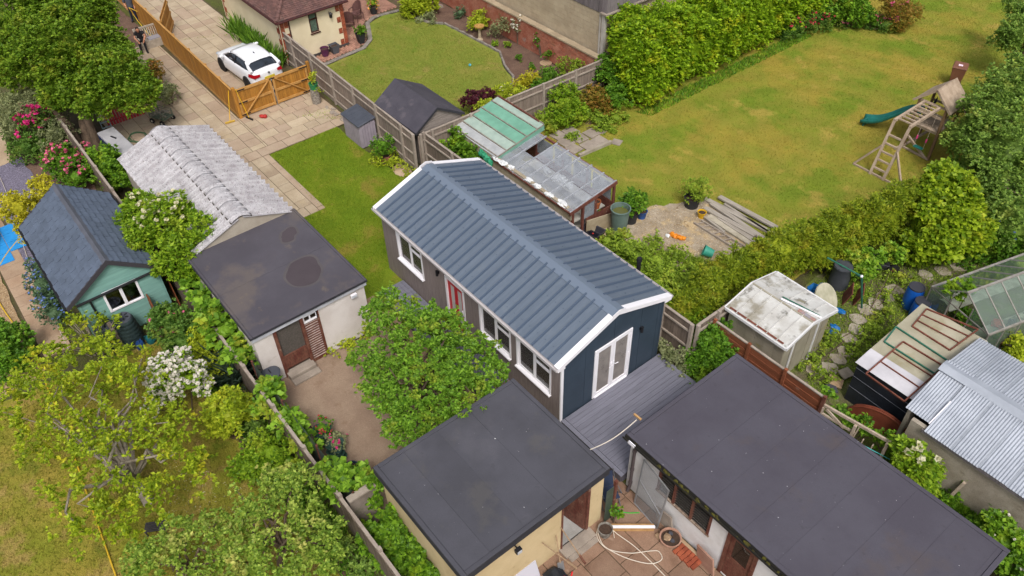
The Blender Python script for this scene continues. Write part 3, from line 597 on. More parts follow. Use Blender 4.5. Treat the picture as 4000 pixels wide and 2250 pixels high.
m_moss = mat('mossy black gutter', '#26241f', '#1e1d1c', scale=6, rough=.9, fine=.3, spots=(('#57531c', 5, .6, .08, .8),))
b = MB(); y_ = 9.80; b.prismx([(y_ - .065, RZr - .1), (y_ - .035, RZr - .15), (y_ + .035, RZr - .15), (y_ + .065, RZr - .1), (y_ + .065, RZr - .03), (y_ + .05, RZr - .03), (y_ + .02, RZr - .12), (y_ - .02, RZr - .12), (y_ - .05, RZr - .03), (y_ - .065, RZr - .03)], -8.12, -.3); gt = wb(b, 'gutter', m_moss, rb)
b = MB(); rd_ = random.Random(3)
for i in range(36): x_ = rd_.choice([rd_.uniform(-7, -5), rd_.uniform(-7.9, -1)]); b.blob((x_, 9.8 + rd_.uniform(-.04, .04), RZr - .08), (rd_.uniform(.03, .08), .035, .04), 6, 4, .3, rd_)
o = wb(b, 'moss', mat('gutter moss', '#55521c', '#3a3618', scale=12, rough=1), gt); o['kind'] = 'stuff'
b = MB(); b.tube([(-7.79, 9.83, 2.12), (-7.79, 9.89, 1.95), (-7.79, 9.89, .25), (-7.79, 9.8, .05)], .045, 10)
for z_ in (1.8, 1.0, .4): b.tube([(-7.79, 9.89, z_ - .03), (-7.79, 9.89, z_ + .03)], .058, 10)
wb(b, 'downpipe', mat('grey brown plastic pipe', '#4f4648', rough=.5), rb, True)
b = MB(); b.box(-7.92, -7.7, 9.725, 9.78, RZr - .1, RZr - .03); wb(b, 'gutter_joint', m_white, rb)
def louvre_window(parent, bays, z0, z1, y):
    b = MB(); x0, x1 = bays[0], bays[-1]
    b.box(x0 - .06, x1 + .06, y - .03, y + .06, z0 - .06, z0); b.box(x0 - .03, x1 + .03, y - .02, y + .06, z1 - .03, z1 + .02)
    w_ = wb(b, 'louvre_window', mat('flaking pale paint', '#a9998a', '#6e5a4c', scale=7, rough=.9, fine=.2), parent)
    for x in bays:
        b = MB(); b.box(x - .035, x + .035, y - .025, y + .07, z0 - .02, z1 - .03); wb(b, 'mullion', m_brown, w_)
    me = MB().box(-.5, .5, -.01, .11, -.003, .003).mesh('slat', glassmat('louvre glass', (.35, .34, .33, 1), .1, .15, '#8f8880', .35))
    for p, q in zip(bays, bays[1:]):
        z = z0 + .06
        while z < z1 - .08: wp('slat', me, w_, ((p + q) / 2, y, z), (-.7, 0, 0), (q - p - .07, 1, 1)); z += .105
louvre_window(rb, [-6.92, -6.4, -5.82, -5.26], 1.02, 1.86, 9.95)
b = MB(); b.box(-4.74, -4.64, 9.92, 10.06, .02, 1.93); b.box(-3.96, -3.86, 9.92, 10.06, .02, 1.93); b.box(-4.64, -3.96, 9.92, 10.06, 1.83, 1.93); dd = wb(b, 'door', m_brown, rb)
b = MB(); wall_openings(b, -4.63, -3.97, .04, 1.82, 9.96, 10.0, [(-4.52, -4.08, .95, 1.72)]); wb(b, 'door_leaf', m_brown, dd)
b = MB(); b.box(-4.52, -4.08, 9.975, 9.985, .95, 1.72); wb(b, 'pane', GLASS_D, dd)
# white block at the left with the puddled roof
gw = thing('flat_roof_outbuilding', 'white rendered outbuilding with puddles on its flat felt roof', 'outbuilding', (-19.8, 5.8, 0))
RZg = 2.3
m_felt3 = mat('weathered felt', '#4f4c54', '#47444c', scale=.7, rough=.85, rnd=.03, fine=.1, fscale=120, bump=.15, bscale=150, spots=(('#5f5754', .55, .50, .14, .75), ('#6b6056', 1.2, .60, .1, .6), ('#c8c8cc', 10, .745, .01, .9)))
felt_roof(gw, -22.2, -17.42, 3.88, 7.8, RZg, 'y', 1.2, m_felt3, edge=.08)
b = MB(); wall_openings(b, 3.96, 7.72, 0, 2.12, -17.67, -17.55, [(4.58, 6.08, 0, 2.02)], 'y'); wb(b, 'front_wall', m_whitep, gw)
b = MB(); b.box(-22.1, -17.67, 7.6, 7.72, 0, 2.12); b.box(-22.1, -17.67, 3.96, 4.08, 0, 2.12); b.box(-22.1, -21.98, 4.08, 7.6, 0, 2.12); wb(b, 'other_walls', m_whitep, gw)
b = MB(); b.box(-17.52, -17.46, 3.9, 7.78, RZg - .23, RZg - .075); wb(b, 'white_fascia', mat('pale fascia paint', '#b9bcc6', '#a6a8b0', scale=2, rough=.6), gw)
b = MB(); b.box(-17.46, -17.41, 3.87, 7.81, RZg - .07, RZg - .012); b.box(-22.2, -17.46, 3.86, 3.9, RZg - .12, RZg - .012); b.box(-22.2, -17.46, 7.78, 7.82, RZg - .12, RZg - .012); wb(b, 'felt_fascia', m_felte, gw)
def puddle(cx, cy, pts, z, name, m_, parent):
    n = len(pts) * 6; vs = []
    for i in range(n):
        t = i / n * len(pts); k = int(t); f_ = t - k; r0, r1 = pts[k], pts[(k + 1) % len(pts)]; f_ = f_ * f_ * (3 - 2 * f_)
        r = r0 + (r1 - r0) * f_; an = 2 * math.pi * i / n; vs.append((cx + r * math.cos(an), cy + r * math.sin(an), z))
    b = MB(); b.add(vs, [tuple(range(n))]); return wb(b, name, m_, parent)
m_silt = mat('dried silt', '#544f51', '#4e4a4d', scale=2, rough=.9, fine=.1); m_pud = mat('shallow rainwater', '#4b4347', '#463e42', scale=1.5, rough=.22, spec=.5)
c1 = px(*((1000 + 360 / 1.932), 750 + 605 / 1.932), RZg); c2 = px(1000 + 240 / 1.932, 750 + 330 / 1.932, RZg)
puddle(c1.x, c1.y, [.75, .62, .62, .85, .72, .62, .66, .72], RZg + .0075, 'silt_ring', m_silt, gw); puddle(c1.x, c1.y, [.66, .55, .53, .75, .64, .52, .58, .66], RZg + .010, 'puddle', m_pud, gw)
puddle(c2.x, c2.y, [.42, .3, .42, .55, .36, .3, .3, .45], RZg + .0078, 'silt_ring', m_silt, gw); puddle(c2.x, c2.y, [.33, .22, .33, .46, .28, .2, .22, .36], RZg + .0103, 'puddle', m_pud, gw)
# doorway of that block: framed mesh opening and a slatted leaf with a fanlight
b = MB(); b.box(-17.64, -17.5, 4.56, 4.66, 0, 2.02); b.box(-17.64, -17.48, 5.44, 5.54, 0, 2.02); b.box(-17.62, -17.54, 4.66, 5.44, .3, .85); dw = wb(b, 'doorway', m_brown, gw)
b = MB(); b.box(-17.595, -17.585, 4.66, 5.44, .85, 2.02)
wb(b, 'mesh_panel', mat('fine wire mesh', '#6d6660', '#5a544e', scale=20, rough=.7, wave=('Z', 30, .9)), dw)
b = MB(); b.box(-17.6, -17.54, 5.54, 6.08, 0, .12); b.box(-17.6, -17.53, 6.0, 6.08, 0, 2.02); b.box(-17.59, -17.57, 5.54, 6.0, .12, 1.72); sl_ = wb(b, 'slatted_leaf', m_brown, gw)
me = MB().box(0, .03, -.5, .5, -.006, .006).mesh('slat', mat('grey brown slat', '#a3928c', '#7d6a64', scale=6, rough=.8))
z = .16
while z < 1.7: wp('slat', me, sl_, (-17.57, 5.77, z), (0, .5, 0), (1, .46, 1)); z += .1
b = MB(); b.box(-17.58, -17.53, 5.54, 6.04, 1.72, 1.78); b.box(-17.58, -17.53, 5.54, 6.04, 1.97, 2.02); b.box(-17.58, -17.53, 5.54, 5.59, 1.78, 1.97); b.box(-17.58, -17.53, 5.76, 5.8, 1.78, 1.97); b.box(-17.58, -17.53, 5.98, 6.04, 1.78, 1.97); fz = wb(b, 'fanlight', m_white, gw)
b = MB(); b.box(-17.57, -17.56, 5.59, 5.98, 1.78, 1.97); wb(b, 'pane', GLASS_D, fz)
b = MB(); b.box(-17.6, -17.25, 4.6, 5.5, 0, .2); b.box(-17.25, -17.0, 4.6, 5.52, 0, .08); wb(b, 'step', m_conc, gw, bevel=.015)
t = thing('floodlight', 'small white floodlight high on the white outbuilding wall', 'lamp', (-17.5, 7.28, 1.93)); b = MB(); b.bar((.06, -.1, 0), (.06, .1, 0), .08, .12); b.build('housing', m_white, t); b = MB(); b.bar((.105, -.08, -.01), (.105, .08, -.01), .01, .09); b.build('lens', mat('lamp glass', '#b8bcc4'), t)
# ================================================================ BUILDINGS, part 2
# ---- garage with asbestos-cement sheets
m_asb = mat('weathered cement sheet', '#b6b4b8', '#9e9b9f', scale=2.2, rough=.95, fine=.12, fscale=25, rnd=.04, bump=.2, bscale=60, spots=(('#8f898b', 7, .53, .08, .5), ('#4a4547', 20, .6, .04, .8), ('#bdbabd', 3, .6, .1, .6)))
m_gconc = mat('garage concrete panel', '#a89f92', '#978d80', scale=1.2, rough=.95, fine=.08, fscale=60, bump=.2)
ag = thing('garage', 'old garage with white weathered corrugated cement-sheet roof', 'garage', (-25.5, 5.95, 0))
AX0, AX1, AB0, AB1, AE, AR = -29.3, -22.05, 4.15, 7.72, 2.28, 2.95
am = (AB0 + AB1) / 2; asl = (AR - AE) / (am - AB0); ath = math.atan(asl); als = (am - AB0) / math.cos(ath)
def corr_sheet(name, m_, w, L_, pitch, h, th=.012, prof='ridge', n_per=8, ny=1):
    """corrugated sheet, ribs along y"""
    b = MB(); pts = []
    nseg = int(round(w / pitch)) * n_per
    for i in range(nseg + 1):
        x = w * i / nseg; ph = (i % n_per) / n_per
        if prof == 'ridge': z = h * max(0, math.cos(2 * math.pi * (ph - .5)) - .4) / .6
        else: z = h * .5 * (1 + math.cos(2 * math.pi * ph))
        pts.append((x, z))
    k = len(pts)
    b.v = [(x, y, z) for y in (0, L_) for x, z in pts] + [(x, y, z - th) for y in (0, L_) for x, z in pts]
    for i in range(k - 1):
        b.f += [(i, i + 1, k + i + 1, k + i), (2 * k + i + 1, 2 * k + i, 3 * k + i, 3 * k + i + 1), (i, 2 * k + i, 2 * k + i + 1, i + 1), (k + i, k + i + 1, 3 * k + i + 1, 3 * k + i)]
    b.f += [(0, k, 3 * k, 2 * k), (k - 1, 3 * k - 1, 4 * k - 1, 2 * k - 1)]
    return b.mesh(name, m_)
NS = 7; sw = (AX1 - AX0) / NS
me = corr_sheet('roof_sheet', m_asb, sw, als - .1, sw / 3, .13, n_per=12)
for i in range(NS):
    wp('roof_sheet', me, ag, (AX0 + i * sw, AB0, AE + .004 * (i % 2)), (ath, 0, U_(-.004, .004)))
    wp('roof_sheet', me, ag, (AX0 + (i + 1) * sw, AB1, AE + .004 * (i % 2)), (ath, 0, math.pi))
cw = .36
for i in range(NS):
    b = MB(); x0, x1 = AX0 + i * sw, AX0 + (i + 1) * sw; prof = []
    for k in range(9):
        t = -1 + 2 * k / 8; y = am + t * cw; z = AR + .075 - abs(t) ** 1.6 * cw * asl * 1.05; prof.append((y, z))
    nx = 13; vs = []
    for j in range(nx):
        x = x0 + (x1 - x0) * j / (nx - 1); rip = .022 * max(0, math.cos(2 * math.pi * (j / (nx - 1) * 3 - .5)))
        vs += [(x, y, z + rip + .004 * (i % 2)) for y, z in prof]
    fs = [(j * 9 + k, (j + 1) * 9 + k, (j + 1) * 9 + k + 1, j * 9 + k + 1) for j in range(nx - 1) for k in range(8)]
    b.add(vs, fs); o = wb(b, 'ridge_cap', m_asb, ag, True); md = o.modifiers.new('thick', 'SOLIDIFY'); md.thickness = .015; md.offset = -1
for s_ in (-1, 1): b = MB(); y_ = am + s_ * (cw - .01); z_ = AR + .03 - cw * asl; b.bar((AX0 + .05, y_, z_), (AX1 - .02, y_, z_), .05, .07); wb(b, 'moss_line', mat('dark ridge joint', '#4a4238', '#38342c', scale=9, rough=1, fine=.4), ag)  # dark strip along each edge of the ridge cap
b = MB(); b.box(AX0 + .1, AX1 - .12, AB0 + .1, AB0 + .18, 0, AE); b.box(AX0 + .1, AX1 - .12, AB1 - .18, AB1 - .1, 0, AE); wb(b, 'side_walls', m_gconc, ag)
for x0 in (AX0 + .1, AX1 - .12):
    b = MB(); b.prismx([(AB0 + .1, 0), (AB1 - .1, 0), (AB1 - .1, AE + .02), (am, AR - .02), (AB0 + .1, AE + .02)], x0, x0 + .06); wb(b, 'gable_wall', m_gconc, ag)
# ---- teal summerhouse
m_tboard = mat('teal painted board', '#78a098', '#6d958e', scale=2.5, stretch=(1, .6, 6), rough=.6, rnd=.05, fine=.05)
m_tile = mat('slate blue roof tile', '#566173', '#4c5666', scale=2, rough=.5, rnd=.07, fine=.08, fscale=40, spec=.5)
m_tridge = mat('graphite trim', '#5a5d68', '#4e515b', scale=2, rough=.55); m_dkfas = mat('dark fascia', '#3d3a40', rough=.6)
ts = thing('summerhouse', 'teal weatherboarded summerhouse with slate blue tiled roof', 'summerhouse', (-25.2, 1.65, 0))
TX0, TX1, TB0, TB1, TE, TR = -27.85, -22.62, .15, 3.2, 1.98, 3.05; tm = (TB0 + TB1) / 2 + .06
def tz(y): return TE + (TR - TE) * ((y - TB0) / (tm - TB0) if y < tm else (TB1 - y) / (TB1 - tm))
WX0, WX1, WB0, WB1 = -27.7, -22.76, .46, 3.02
for s_, (yb, yt) in ((1, (TB0, tm)), (-1, (TB1, tm))):
    run = abs(yt - yb); th_ = math.atan((TR - TE) / run); L_ = run / math.cos(th_)
    rows, cols = 8, 16; rh = L_ / rows; cwid = (TX1 - TX0) / cols
    b = MB(); b.add([(-.5, 0, .055), (.5, 0, .055), (.5, 1.06, .002), (-.5, 1.06, .002), (-.5, 0, -.006), (.5, 0, -.006), (.5, 1.06, -.02), (-.5, 1.06, -.02), (-.44, .02, .06), (.44, .02, .06)],
                    [(0, 8, 3), (8, 9, 2, 3), (9, 1, 2), (0, 1, 9, 8), (0, 4, 5, 1), (1, 5, 6, 2), (2, 6, 7, 3), (3, 7, 4, 0), (7, 6, 5, 4)])
    me = b.mesh('roof_tile', m_tile)
    for r_ in range(rows):
        for c_ in range(cols):
            x = TX0 + (c_ + .5) * cwid; d = r_ * rh + (.022 if (c_ + r_) % 2 else 0)
            y = yb + s_ * d * math.cos(th_); z = TE + d * math.sin(th_) + .012
            wp('roof_tile', me, ts, (x, y, z), (th_, 0, 0 if s_ > 0 else math.pi), (cwid - .014, rh, 1))
    b = MB(); P = [(yb, TE - .03), (yt, TR - .03), (yt, TR - .005), (yb, TE - .005)]; b.prismx(P if s_ > 0 else P[::-1], TX0 + .02, TX1 - .02); wb(b, 'roof_deck', m_dkfas, ts)
b = MB(); b.prismx([(tm - .14, tz(tm - .14) + .05), (tm, TR + .07), (tm + .14, tz(tm + .14) + .05), (tm + .14, tz(tm + .14) + .03), (tm, TR + .05), (tm - .14, tz(tm - .14) + .03)], TX0 - .02, TX1 + .03); wb(b, 'ridge_cap', m_tridge, ts)
for x0 in (TX1 + .002, TX0 - .042):
    b = MB(); b.prismx([(TB0 - .02, TE - .12), (tm, TR - .13), (TB1 + .02, TE - .12), (TB1 + .02, TE + .035), (tm, TR + .045), (TB0 - .02, TE + .035)], x0, x0 + .04); wb(b, 'barge_board', m_dkfas, ts)
for y_ in (TB0 - .05, TB1 + .05):
    b = MB(); b.box(TX0, TX1, y_ - .04, y_ + .04, TE - .07, TE + .0); wb(b, 'gutter', m_black, ts)
# horizontal boards, front face
TW = (1.21, 2.32, 1.06, 1.9); bh = .118; z = .08
me_b = MB().add([(0, -.5, 0), (.028, -.5, 0), (.012, -.5, 1), (0, -.5, 1), (0, .5, 0), (.028, .5, 0), (.012, .5, 1), (0, .5, 1)], [(0, 1, 2, 3), (7, 6, 5, 4), (1, 5, 6, 2), (0, 4, 5, 1), (3, 2, 6, 7), (0, 3, 7, 4)]).mesh('board', m_tboard)
while z < TR - .2:
    y0, y1 = WB0, WB1
    if z + bh > TE + .03:
        h = z + bh - .02; f_ = (h - TE) / (TR - TE); y0 = max(WB0, TB0 + f_ * (tm - TB0) + .02); y1 = min(WB1, TB1 - f_ * (TB1 - tm) - .02)
    segs = [(y0, TW[0]), (TW[1], y1)] if TW[2] - .04 < z < TW[3] - .04 else [(y0, y1)]
    for p, q in segs: wp('board', me_b, ts, (WX1, (p + q) / 2, z), (0, 0, 0), (1, q - p, bh))
    z += bh
b = MB(); wall_openings(b, WB0, WB1, 0, 1.98, WX1 - .06, WX1, [TW], 'y'); b.prismx([(WB0, 1.98), (WB1, 1.98), (tm, TR - .06)], WX1 - .06, WX1); wb(b, 'front_frame', m_tboard, ts)
b = MB(); b.box(WX0, WX1 - .06, WB0, WB0 + .06, 0, 1.98); b.box(WX0, WX1 - .06, WB1 - .06, WB1, 0, 1.98); b.box(WX0, WX0 + .05, WB0 + .06, WB1 - .06, 0, 1.98); wb(b, 'other_walls', m_tboard, ts)
b = MB(); b.box(WX0 + .1, WX1 - .1, WB0 + .1, WB1 - .1, .05, .1); wb(b, 'floor', m_intf, ts)
b = MB(); b.box(WX1 - .05, WX1 + .045, WB0 - .01, WB0 + .06, .05, 1.97); b.box(WX1 - .05, WX1 + .045, WB1 - .06, WB1 + .01, .05, 1.97); wb(b, 'corner_board', m_tboard, ts)
b = MB(); y0, y1, z0, z1 = TW; X0, X1 = WX1 - .05, WX1 + .05; f = .075; ym = (y0 + y1) / 2
b.box(X0, X1, y0, y0 + f, z0, z1); b.box(X0, X1, y1 - f, y1, z0, z1); b.box(X0, X1, y0 + f, y1 - f, z0, z0 + f); b.box(X0, X1, y0 + f, y1 - f, z1 - f, z1); b.box(X0, X1, ym - .05, ym + .05, z0 + f, z1 - f)
wn = wb(b, 'window', m_white, ts, bevel=.008)
for p, q in ((y0 + f, ym - .05), (ym + .05, y1 - f)):
    b = MB(); b.box(WX1, WX1 + .008, p, q, z0 + f, z1 - f); wb(b, 'pane', GLASS_D, wn)
    b = MB(); b.box(WX1 - .05, WX1 - .04, p, q, z1 - .26, z1 - f); wb(b, 'blind', mat('cream blind', '#b6b49c', rough=.9), wn)
b = MB(); b.box(WX1 - .45, WX1 - .08, y0, y1, .8, 1.02); wb(b, 'inner_shelf', m_woodint, ts)
b = MB(); b.lathe([(.14, 1.2), (.09, 1.42)], 14, (WX1 - .25, 2.0, 0)); b.lathe([(.03, 1.02), (.03, 1.2)], 8, (WX1 - .25, 2.0, 0)); wb(b, 'table_lamp', mat('lampshade', '#c9c3b4', rough=.9), ts, True)
b = MB(); b.box(WX1 - .4, WX1 - .15, 1.3, 1.55, 1.02, 1.3); wb(b, 'purple_box', mat('purple card', '#6a4a92', rough=.8), ts)
b = MB(); b.tube([(WX1 + .09, WB0 - .05, TE - .1), (WX1 + .09, WB1 + .1, TE - .06)], .045, 8); b.tube([(WX1 + .09, .82, TE - .1), (WX1 + .06, .85, .1)], .035, 8); wb(b, 'front_gutter', m_black, ts, True)
# ---- house with brick quoins
hs = thing('house', 'cream rendered single-storey house wing with brick quoins and hipped tile roof', 'house', (-39, 15.9, 0))
HX0, HX1, HB0, HB1, HE = -43.2, -35.9, 14.2, 17.66, 2.36
m_render = mat('cream render', '#dccfb2', '#d2c4a6', scale=1.0, rough=.92, fine=.04, fscale=50, bump=.12, bscale=90)
m_brick = mat('red brick', '#9a5238', '#84402c', scale=3, rnd=.22, rough=.9, fine=.12, fscale=50)
HW = (15.73, 16.19, 1.2, 2.2)
b = MB(); wall_openings(b, HB0, HB1, 0, HE, HX1 - .15, HX1, [HW], 'y'); wb(b, 'front_wall', m_render, hs)
b = MB(); b.box(HX0, HX1 - .15, HB0, HB0 + .15, 0, HE); b.box(HX0, HX1 - .15, HB1 - .15, HB1, 0, HE); b.box(HX0, HX0 + .15, HB0 + .15, HB1 - .15, 0, HE); wb(b, 'other_walls', m_render, hs)
b = MB(); b.box(HX0 + .2, HX1 - .2, HB0 + .2, HB1 - .2, .05, .1); wb(b, 'floor', m_conc, hs)
b = MB(); b.box(HX1 + .001, HX1 + .02, HB0, HB1 + .02, 0, .12); wb(b, 'plinth', mat('dark plinth', '#4c4646', rough=.9), hs)
ME_BR = chamfer_box('brick', m_brick, .03)
# quoins: three-course toothed blocks of bricks at three corners
for (cx, cy, dx, dy) in ((HX1, HB0, -1, 1), (HX1, HB1, -1, -1), (HX0, HB0, 1, 1)):
    z = .12; k = 0
    while z < HE - .07:
        wide = (k // 4) % 2 == 0; n1 = .44 if wide else .22; n2 = .22 if wide else .44
        for (len_, ax) in ((n1, 'y'), (n2, 'x')):
            p = 0.0 if ax == 'y' else .115
            while p < len_ - .02:
                L_ = min(.21, len_ - p)
                if ax == 'y': x_ = cx + (.0 if cx == HX1 else -.0); loc = (cx - dx * .001 if cx == HX1 else cx, cy + dy * (p + L_ / 2), z); sc = (.03, L_ - .01, .062)
                else: loc = (cx + dx * (p + L_ / 2), cy, z); sc = (L_ - .01, .03, .062)
                wp('brick', ME_BR, hs, loc, (0, 0, 0), sc); p += .22
        z += .073; k += 1
b = MB(); y0, y1, z0, z1 = HW; X0, X1 = HX1 - .09, HX1 - .02; f = .06
for q in ((y0, y0 + f, z0, z1), (y1 - f, y1, z0, z1), (y0 + f, y1 - f, z0, z0 + f), (y0 + f, y1 - f, z1 - f, z1), (y0 + f, y1 - f, z1 - .36, z1 - .29)): b.box(X0, X1, *q)
m_rosew = mat('rosewood frame', '#4a2524', '#3c1d1d', scale=5, rough=.5)
wn = wb(b, 'window', m_rosew, hs); b = MB(); b.box(HX1 - .05, HX1 - .042, y0 + f, y1 - f, z0 + f, z1 - f); wb(b, 'pane', mat('obscured glass', '#46584f', '#5d6e62', scale=10, rough=.15), wn)
b = MB(); b.box(HX1 - .02, HX1 + .06, y0 - .04, y1 + .04, z0 - .05, z0 - .002); wb(b, 'sill', m_rosew, wn)
m_htile = mat('plain clay tile', '#6c4e48', '#584240', scale=2.5, rnd=.2, rough=.85, fine=.15, fscale=30, spots=(('#a99a92', 9, .68, .03, .8), ('#5a4a44', 2, .56, .1, .5)))
OX0, OX1, OB0, OB1 = HX0 - .2, HX1 + .22, HB0 - .2, HB1 + .2; HP = .72
half = (OB1 - OB0) / 2; hmid = (OB0 + OB1) / 2
b = MB(); za = HE + half * HP
b.add([(OX0, OB0, HE), (OX1, OB0, HE), (OX1, OB1, HE), (OX0, OB1, HE), (OX1 - half, hmid, za), (OX0 + half, hmid, za)], [(0, 1, 4, 5), (1, 2, 4), (2, 3, 5, 4), (3, 0, 5), (3, 2, 1, 0)]); wb(b, 'roof_deck', m_dkfas, hs)
hth = math.atan(HP); me = MB().add([(-.5, 0, .026), (.5, 0, .026), (.5, 1.25, 0), (-.5, 1.25, 0), (-.5, 0, -.004), (.5, 0, -.004)], [(0, 1, 2, 3), (4, 5, 1, 0), (5, 2, 1), (4, 0, 3)]).mesh('roof_tile', m_htile)
gz = .105; tl = []
nrow = int(half / math.cos(hth) / gz)
for r_ in range(nrow):
    d = r_ * gz; off = d * math.cos(hth); z = HE + d * math.sin(hth) + .02
    y = OB0 + off + (.08 if r_ % 2 else 0)
    while y < OB1 - off: tl.append((OX1 - off, y, z, (hth, 0, math.pi / 2), r_)); y += .168
    x = OX0 + off + (.08 if r_ % 2 else 0)
    while x < OX1 - off: tl.append((x, OB0 + off, z, (hth, 0, 0), r_)); x += .168
tl.sort(key=lambda q: -q[0] * 1.0 + q[4] * .35); bmr = MB()
for i, (x, y, z, r3, r_) in enumerate(tl):
    if i < 300: wp('roof_tile', me, hs, (x, y, z), r3, (.16, gz, 1))
    else:
        Mx = Euler(r3).to_matrix(); bmr.add([Vector((x, y, z)) + Mx @ Vector((v.co.x * .16, v.co.y * gz, v.co.z)) for v in me.vertices], [tuple(p.vertices) for p in me.polygons])
o = wb(bmr, 'far_tiles', m_htile, hs); o['kind'] = 'stuff'
for i in range(14):     # rounded hip tiles up the near corner
    d = i * .22; p = Vector((OX1 - d * .707, OB0 + d * .707, HE + d * .707 * HP + .03)); q = Vector((OX1 - (d + .25) * .707, OB0 + (d + .25) * .707, HE + (d + .25) * .707 * HP + .02))
    b = MB(); b.tube([p, q], [.11, .09], 8); wb(b, 'hip_tile', m_htile, hs, True)
for pp in (((OX1 + .05, OB0 - .05), (OX1 + .05, OB1)), ((OX0, OB0 - .05), (OX1 + .05, OB0 - .05))):
    b = MB(); b.tube([(pp[0][0], pp[0][1], HE - .03), (pp[1][0], pp[1][1], HE - .03)], .055, 8); wb(b, 'gutter', m_rosew, hs, True)
b = MB(); b.tube([(HX1 + .1, HB0 + .45, HE - .05), (HX1 + .06, HB0 + .45, 2.0), (HX1 + .06, HB0 + .45, .05)], .035, 8); wb(b, 'downpipe', m_rosew, hs, True)
t = thing('wall_lantern', 'black lantern on the cream house wall', 'lamp', (HX1, 16.87, 1.9)); b = MB(); b.lathe([(.05, -.17), (.09, .02), (.1, .04), (.02, .12)], 6, (.16, 0, 0)); b.build('lantern', m_black, t); b = MB(); b.bar((0, 0, -.05), (.16, 0, .1), .025); b.bar((0, 0, -.22), (0, 0, .1), .03, .05); b.build('bracket', m_black, t)
# ---- felt-roofed shed behind the fence
fs = thing('garden_shed', 'timber shed with black felt pitched roof behind the fence', 'shed', (-25.7, 15.3, 0))
FX0, FX1, FB0, FB1, FE, FR = -27.2, -24.1, 14.35, 16.5, 1.75, 2.5; fm = 15.2
m_sfelt = mat('black shed felt', '#4a4750', '#403e47', scale=1.0, rough=.9, fine=.15, fscale=90, bump=.3, bscale=60, spots=(('#5c575e', 1.3, .56, .12, .7),))
FB0r = 14.08
for yb in (FB0r, FB1):
    P = [(yb, FE), (fm, FR), (fm, FR + .03), (yb, FE + .03)]; b = MB(); b.prismx(P if yb < fm else P[::-1], FX0, FX1); wb(b, 'roof_felt', m_sfelt, fs)
    P = [(yb, FE - .05), (fm, FR - .05), (fm, FR - .003), (yb, FE - .003)]; b = MB(); b.prismx(P if yb < fm else P[::-1], FX0 + .03, FX1 - .03); wb(b, 'roof_boarding', m_dkfas, fs)
b = MB(); b.prismx([(FB0r - .01, FE - .08), (fm, FR - .08), (FB1 + .01, FE - .08), (FB1 + .01, FE + .02), (fm, FR + .02), (FB0r - .01, FE + .02)], FX1 + .002, FX1 + .02); wb(b, 'barge_felt', m_felte, fs)
m_gwood = mat('silvered shiplap', '#8f8680', '#7c736d', scale=4, stretch=(1, .5, 5), rough=.9, rnd=.08, fine=.15)
z = .1
me_s = MB().box(0, .02, -.5, .5, 0, 1).mesh('board', m_gwood)
while z < FR - .15:
    f_ = max(0, (z + .1 - FE) / (FR - FE)); y0 = max(FB0, FB0r + f_ * (fm - FB0r) + .02); y1 = min(FB1 - .08, FB1 - f_ * (FB1 - fm) - .02); wp('board', me_s, fs, (FX1 - .12, (y0 + y1) / 2, z), (0, 0, 0), (1, y1 - y0, .112)); z += .12
b = MB(); b.box(FX0 + .1, FX1 - .13, FB0, FB0 + .05, 0, FE + .1); b.box(FX0 + .1, FX1 - .13, FB1 - .13, FB1 - .08, 0, FE); wb(b, 'side_walls', m_gwood, fs)
# ---- block building and brick wall
bb = thing('block_building', 'tall buff blockwork building with weathered timber gable boarding', 'building', (-30, 26, 0))
m_block = mat('buff blockwork', '#b3a48c', '#a3937c', scale=1.2, rough=.95, fine=.08, fscale=40, bump=.2, bscale=70, rnd=.05, spots=(('#968672', 2, .58, .1, .5),))
me_k = chamfer_box('block', m_block, .02); kk = []
z = 0; r_ = 0
while z < 3.35:
    x = -24.42 - (.22 if r_ % 2 else 0)
    while x > -44: kk.append((x - .22, z)); x -= .445
    z += .225; r_ += 1
b = MB(); b.box(-45, -24.43, 24.66, 30, 0, 3.4); wb(b, 'wall_core', m_block, bb)
kk.sort(key=lambda q: -q[0])
for x, z in kk[:290]: wp('block', me_k, bb, (x, 24.65, z), (0, 0, 0), (.435, .05, .217))
b = MB()
for x, z in kk[290:]: b.box(x - .217, x + .217, 24.625, 24.66, z, z + .217)
o = wb(b, 'far_blocks', m_block, bb); o['kind'] = 'stuff'
me_k2 = chamfer_box('block', m_block, .02); z = 0; r_ = 0
while z < 3.35:
    y = 24.9 + (.22 if r_ % 2 else 0)
    while y < 29.5: wp('block', me_k2, bb, (-24.42, y, z), (0, 0, 0), (.05, .435, .217)); y += .445
    z += .225; r_ += 1
b = MB(); b.box(-24.55, -24.36, 24.58, 24.72, 0, 3.4); b.box(-24.7, -24.62, 24.58, 24.62, 0, 3.4); wb(b, 'corner_pier', mat('pale pier render', '#b5b0aa', '#a39d96', scale=2, rough=.9), bb)
m_oldw = mat('old grey cladding', '#7a7274', '#5c5658', scale=5, stretch=(4, 4, .3), rough=.9, rnd=.2, fine=.2)
me_v = MB().box(-.5, .5, -.02, 0, 0, 1).mesh('board', m_oldw)
for i in range(34): wp('board', me_v, bb, (-24.7 - i * .13, 24.62 - (.012 if i % 2 else 0), 3.4), (0, U_(-.01, .01), 0), (.125, 1, 1.2))
b = MB(); b.box(-45, -24.3, 24.64, 30.2, 3.41, 4.6); wb(b, 'timber_core', m_oldw, bb)
b = MB(); b.box(-24.62, -24.2, 24.5, 30, 3.4, 3.46); b.box(-45, -24.62, 24.55, 24.64, 4.5, 4.6); wb(b, 'coping', m_conc, bb)
bw = thing('brick_wall', 'low red brick garden wall with pale coping behind the flower bed', 'wall', (-30, 24.3, 0))
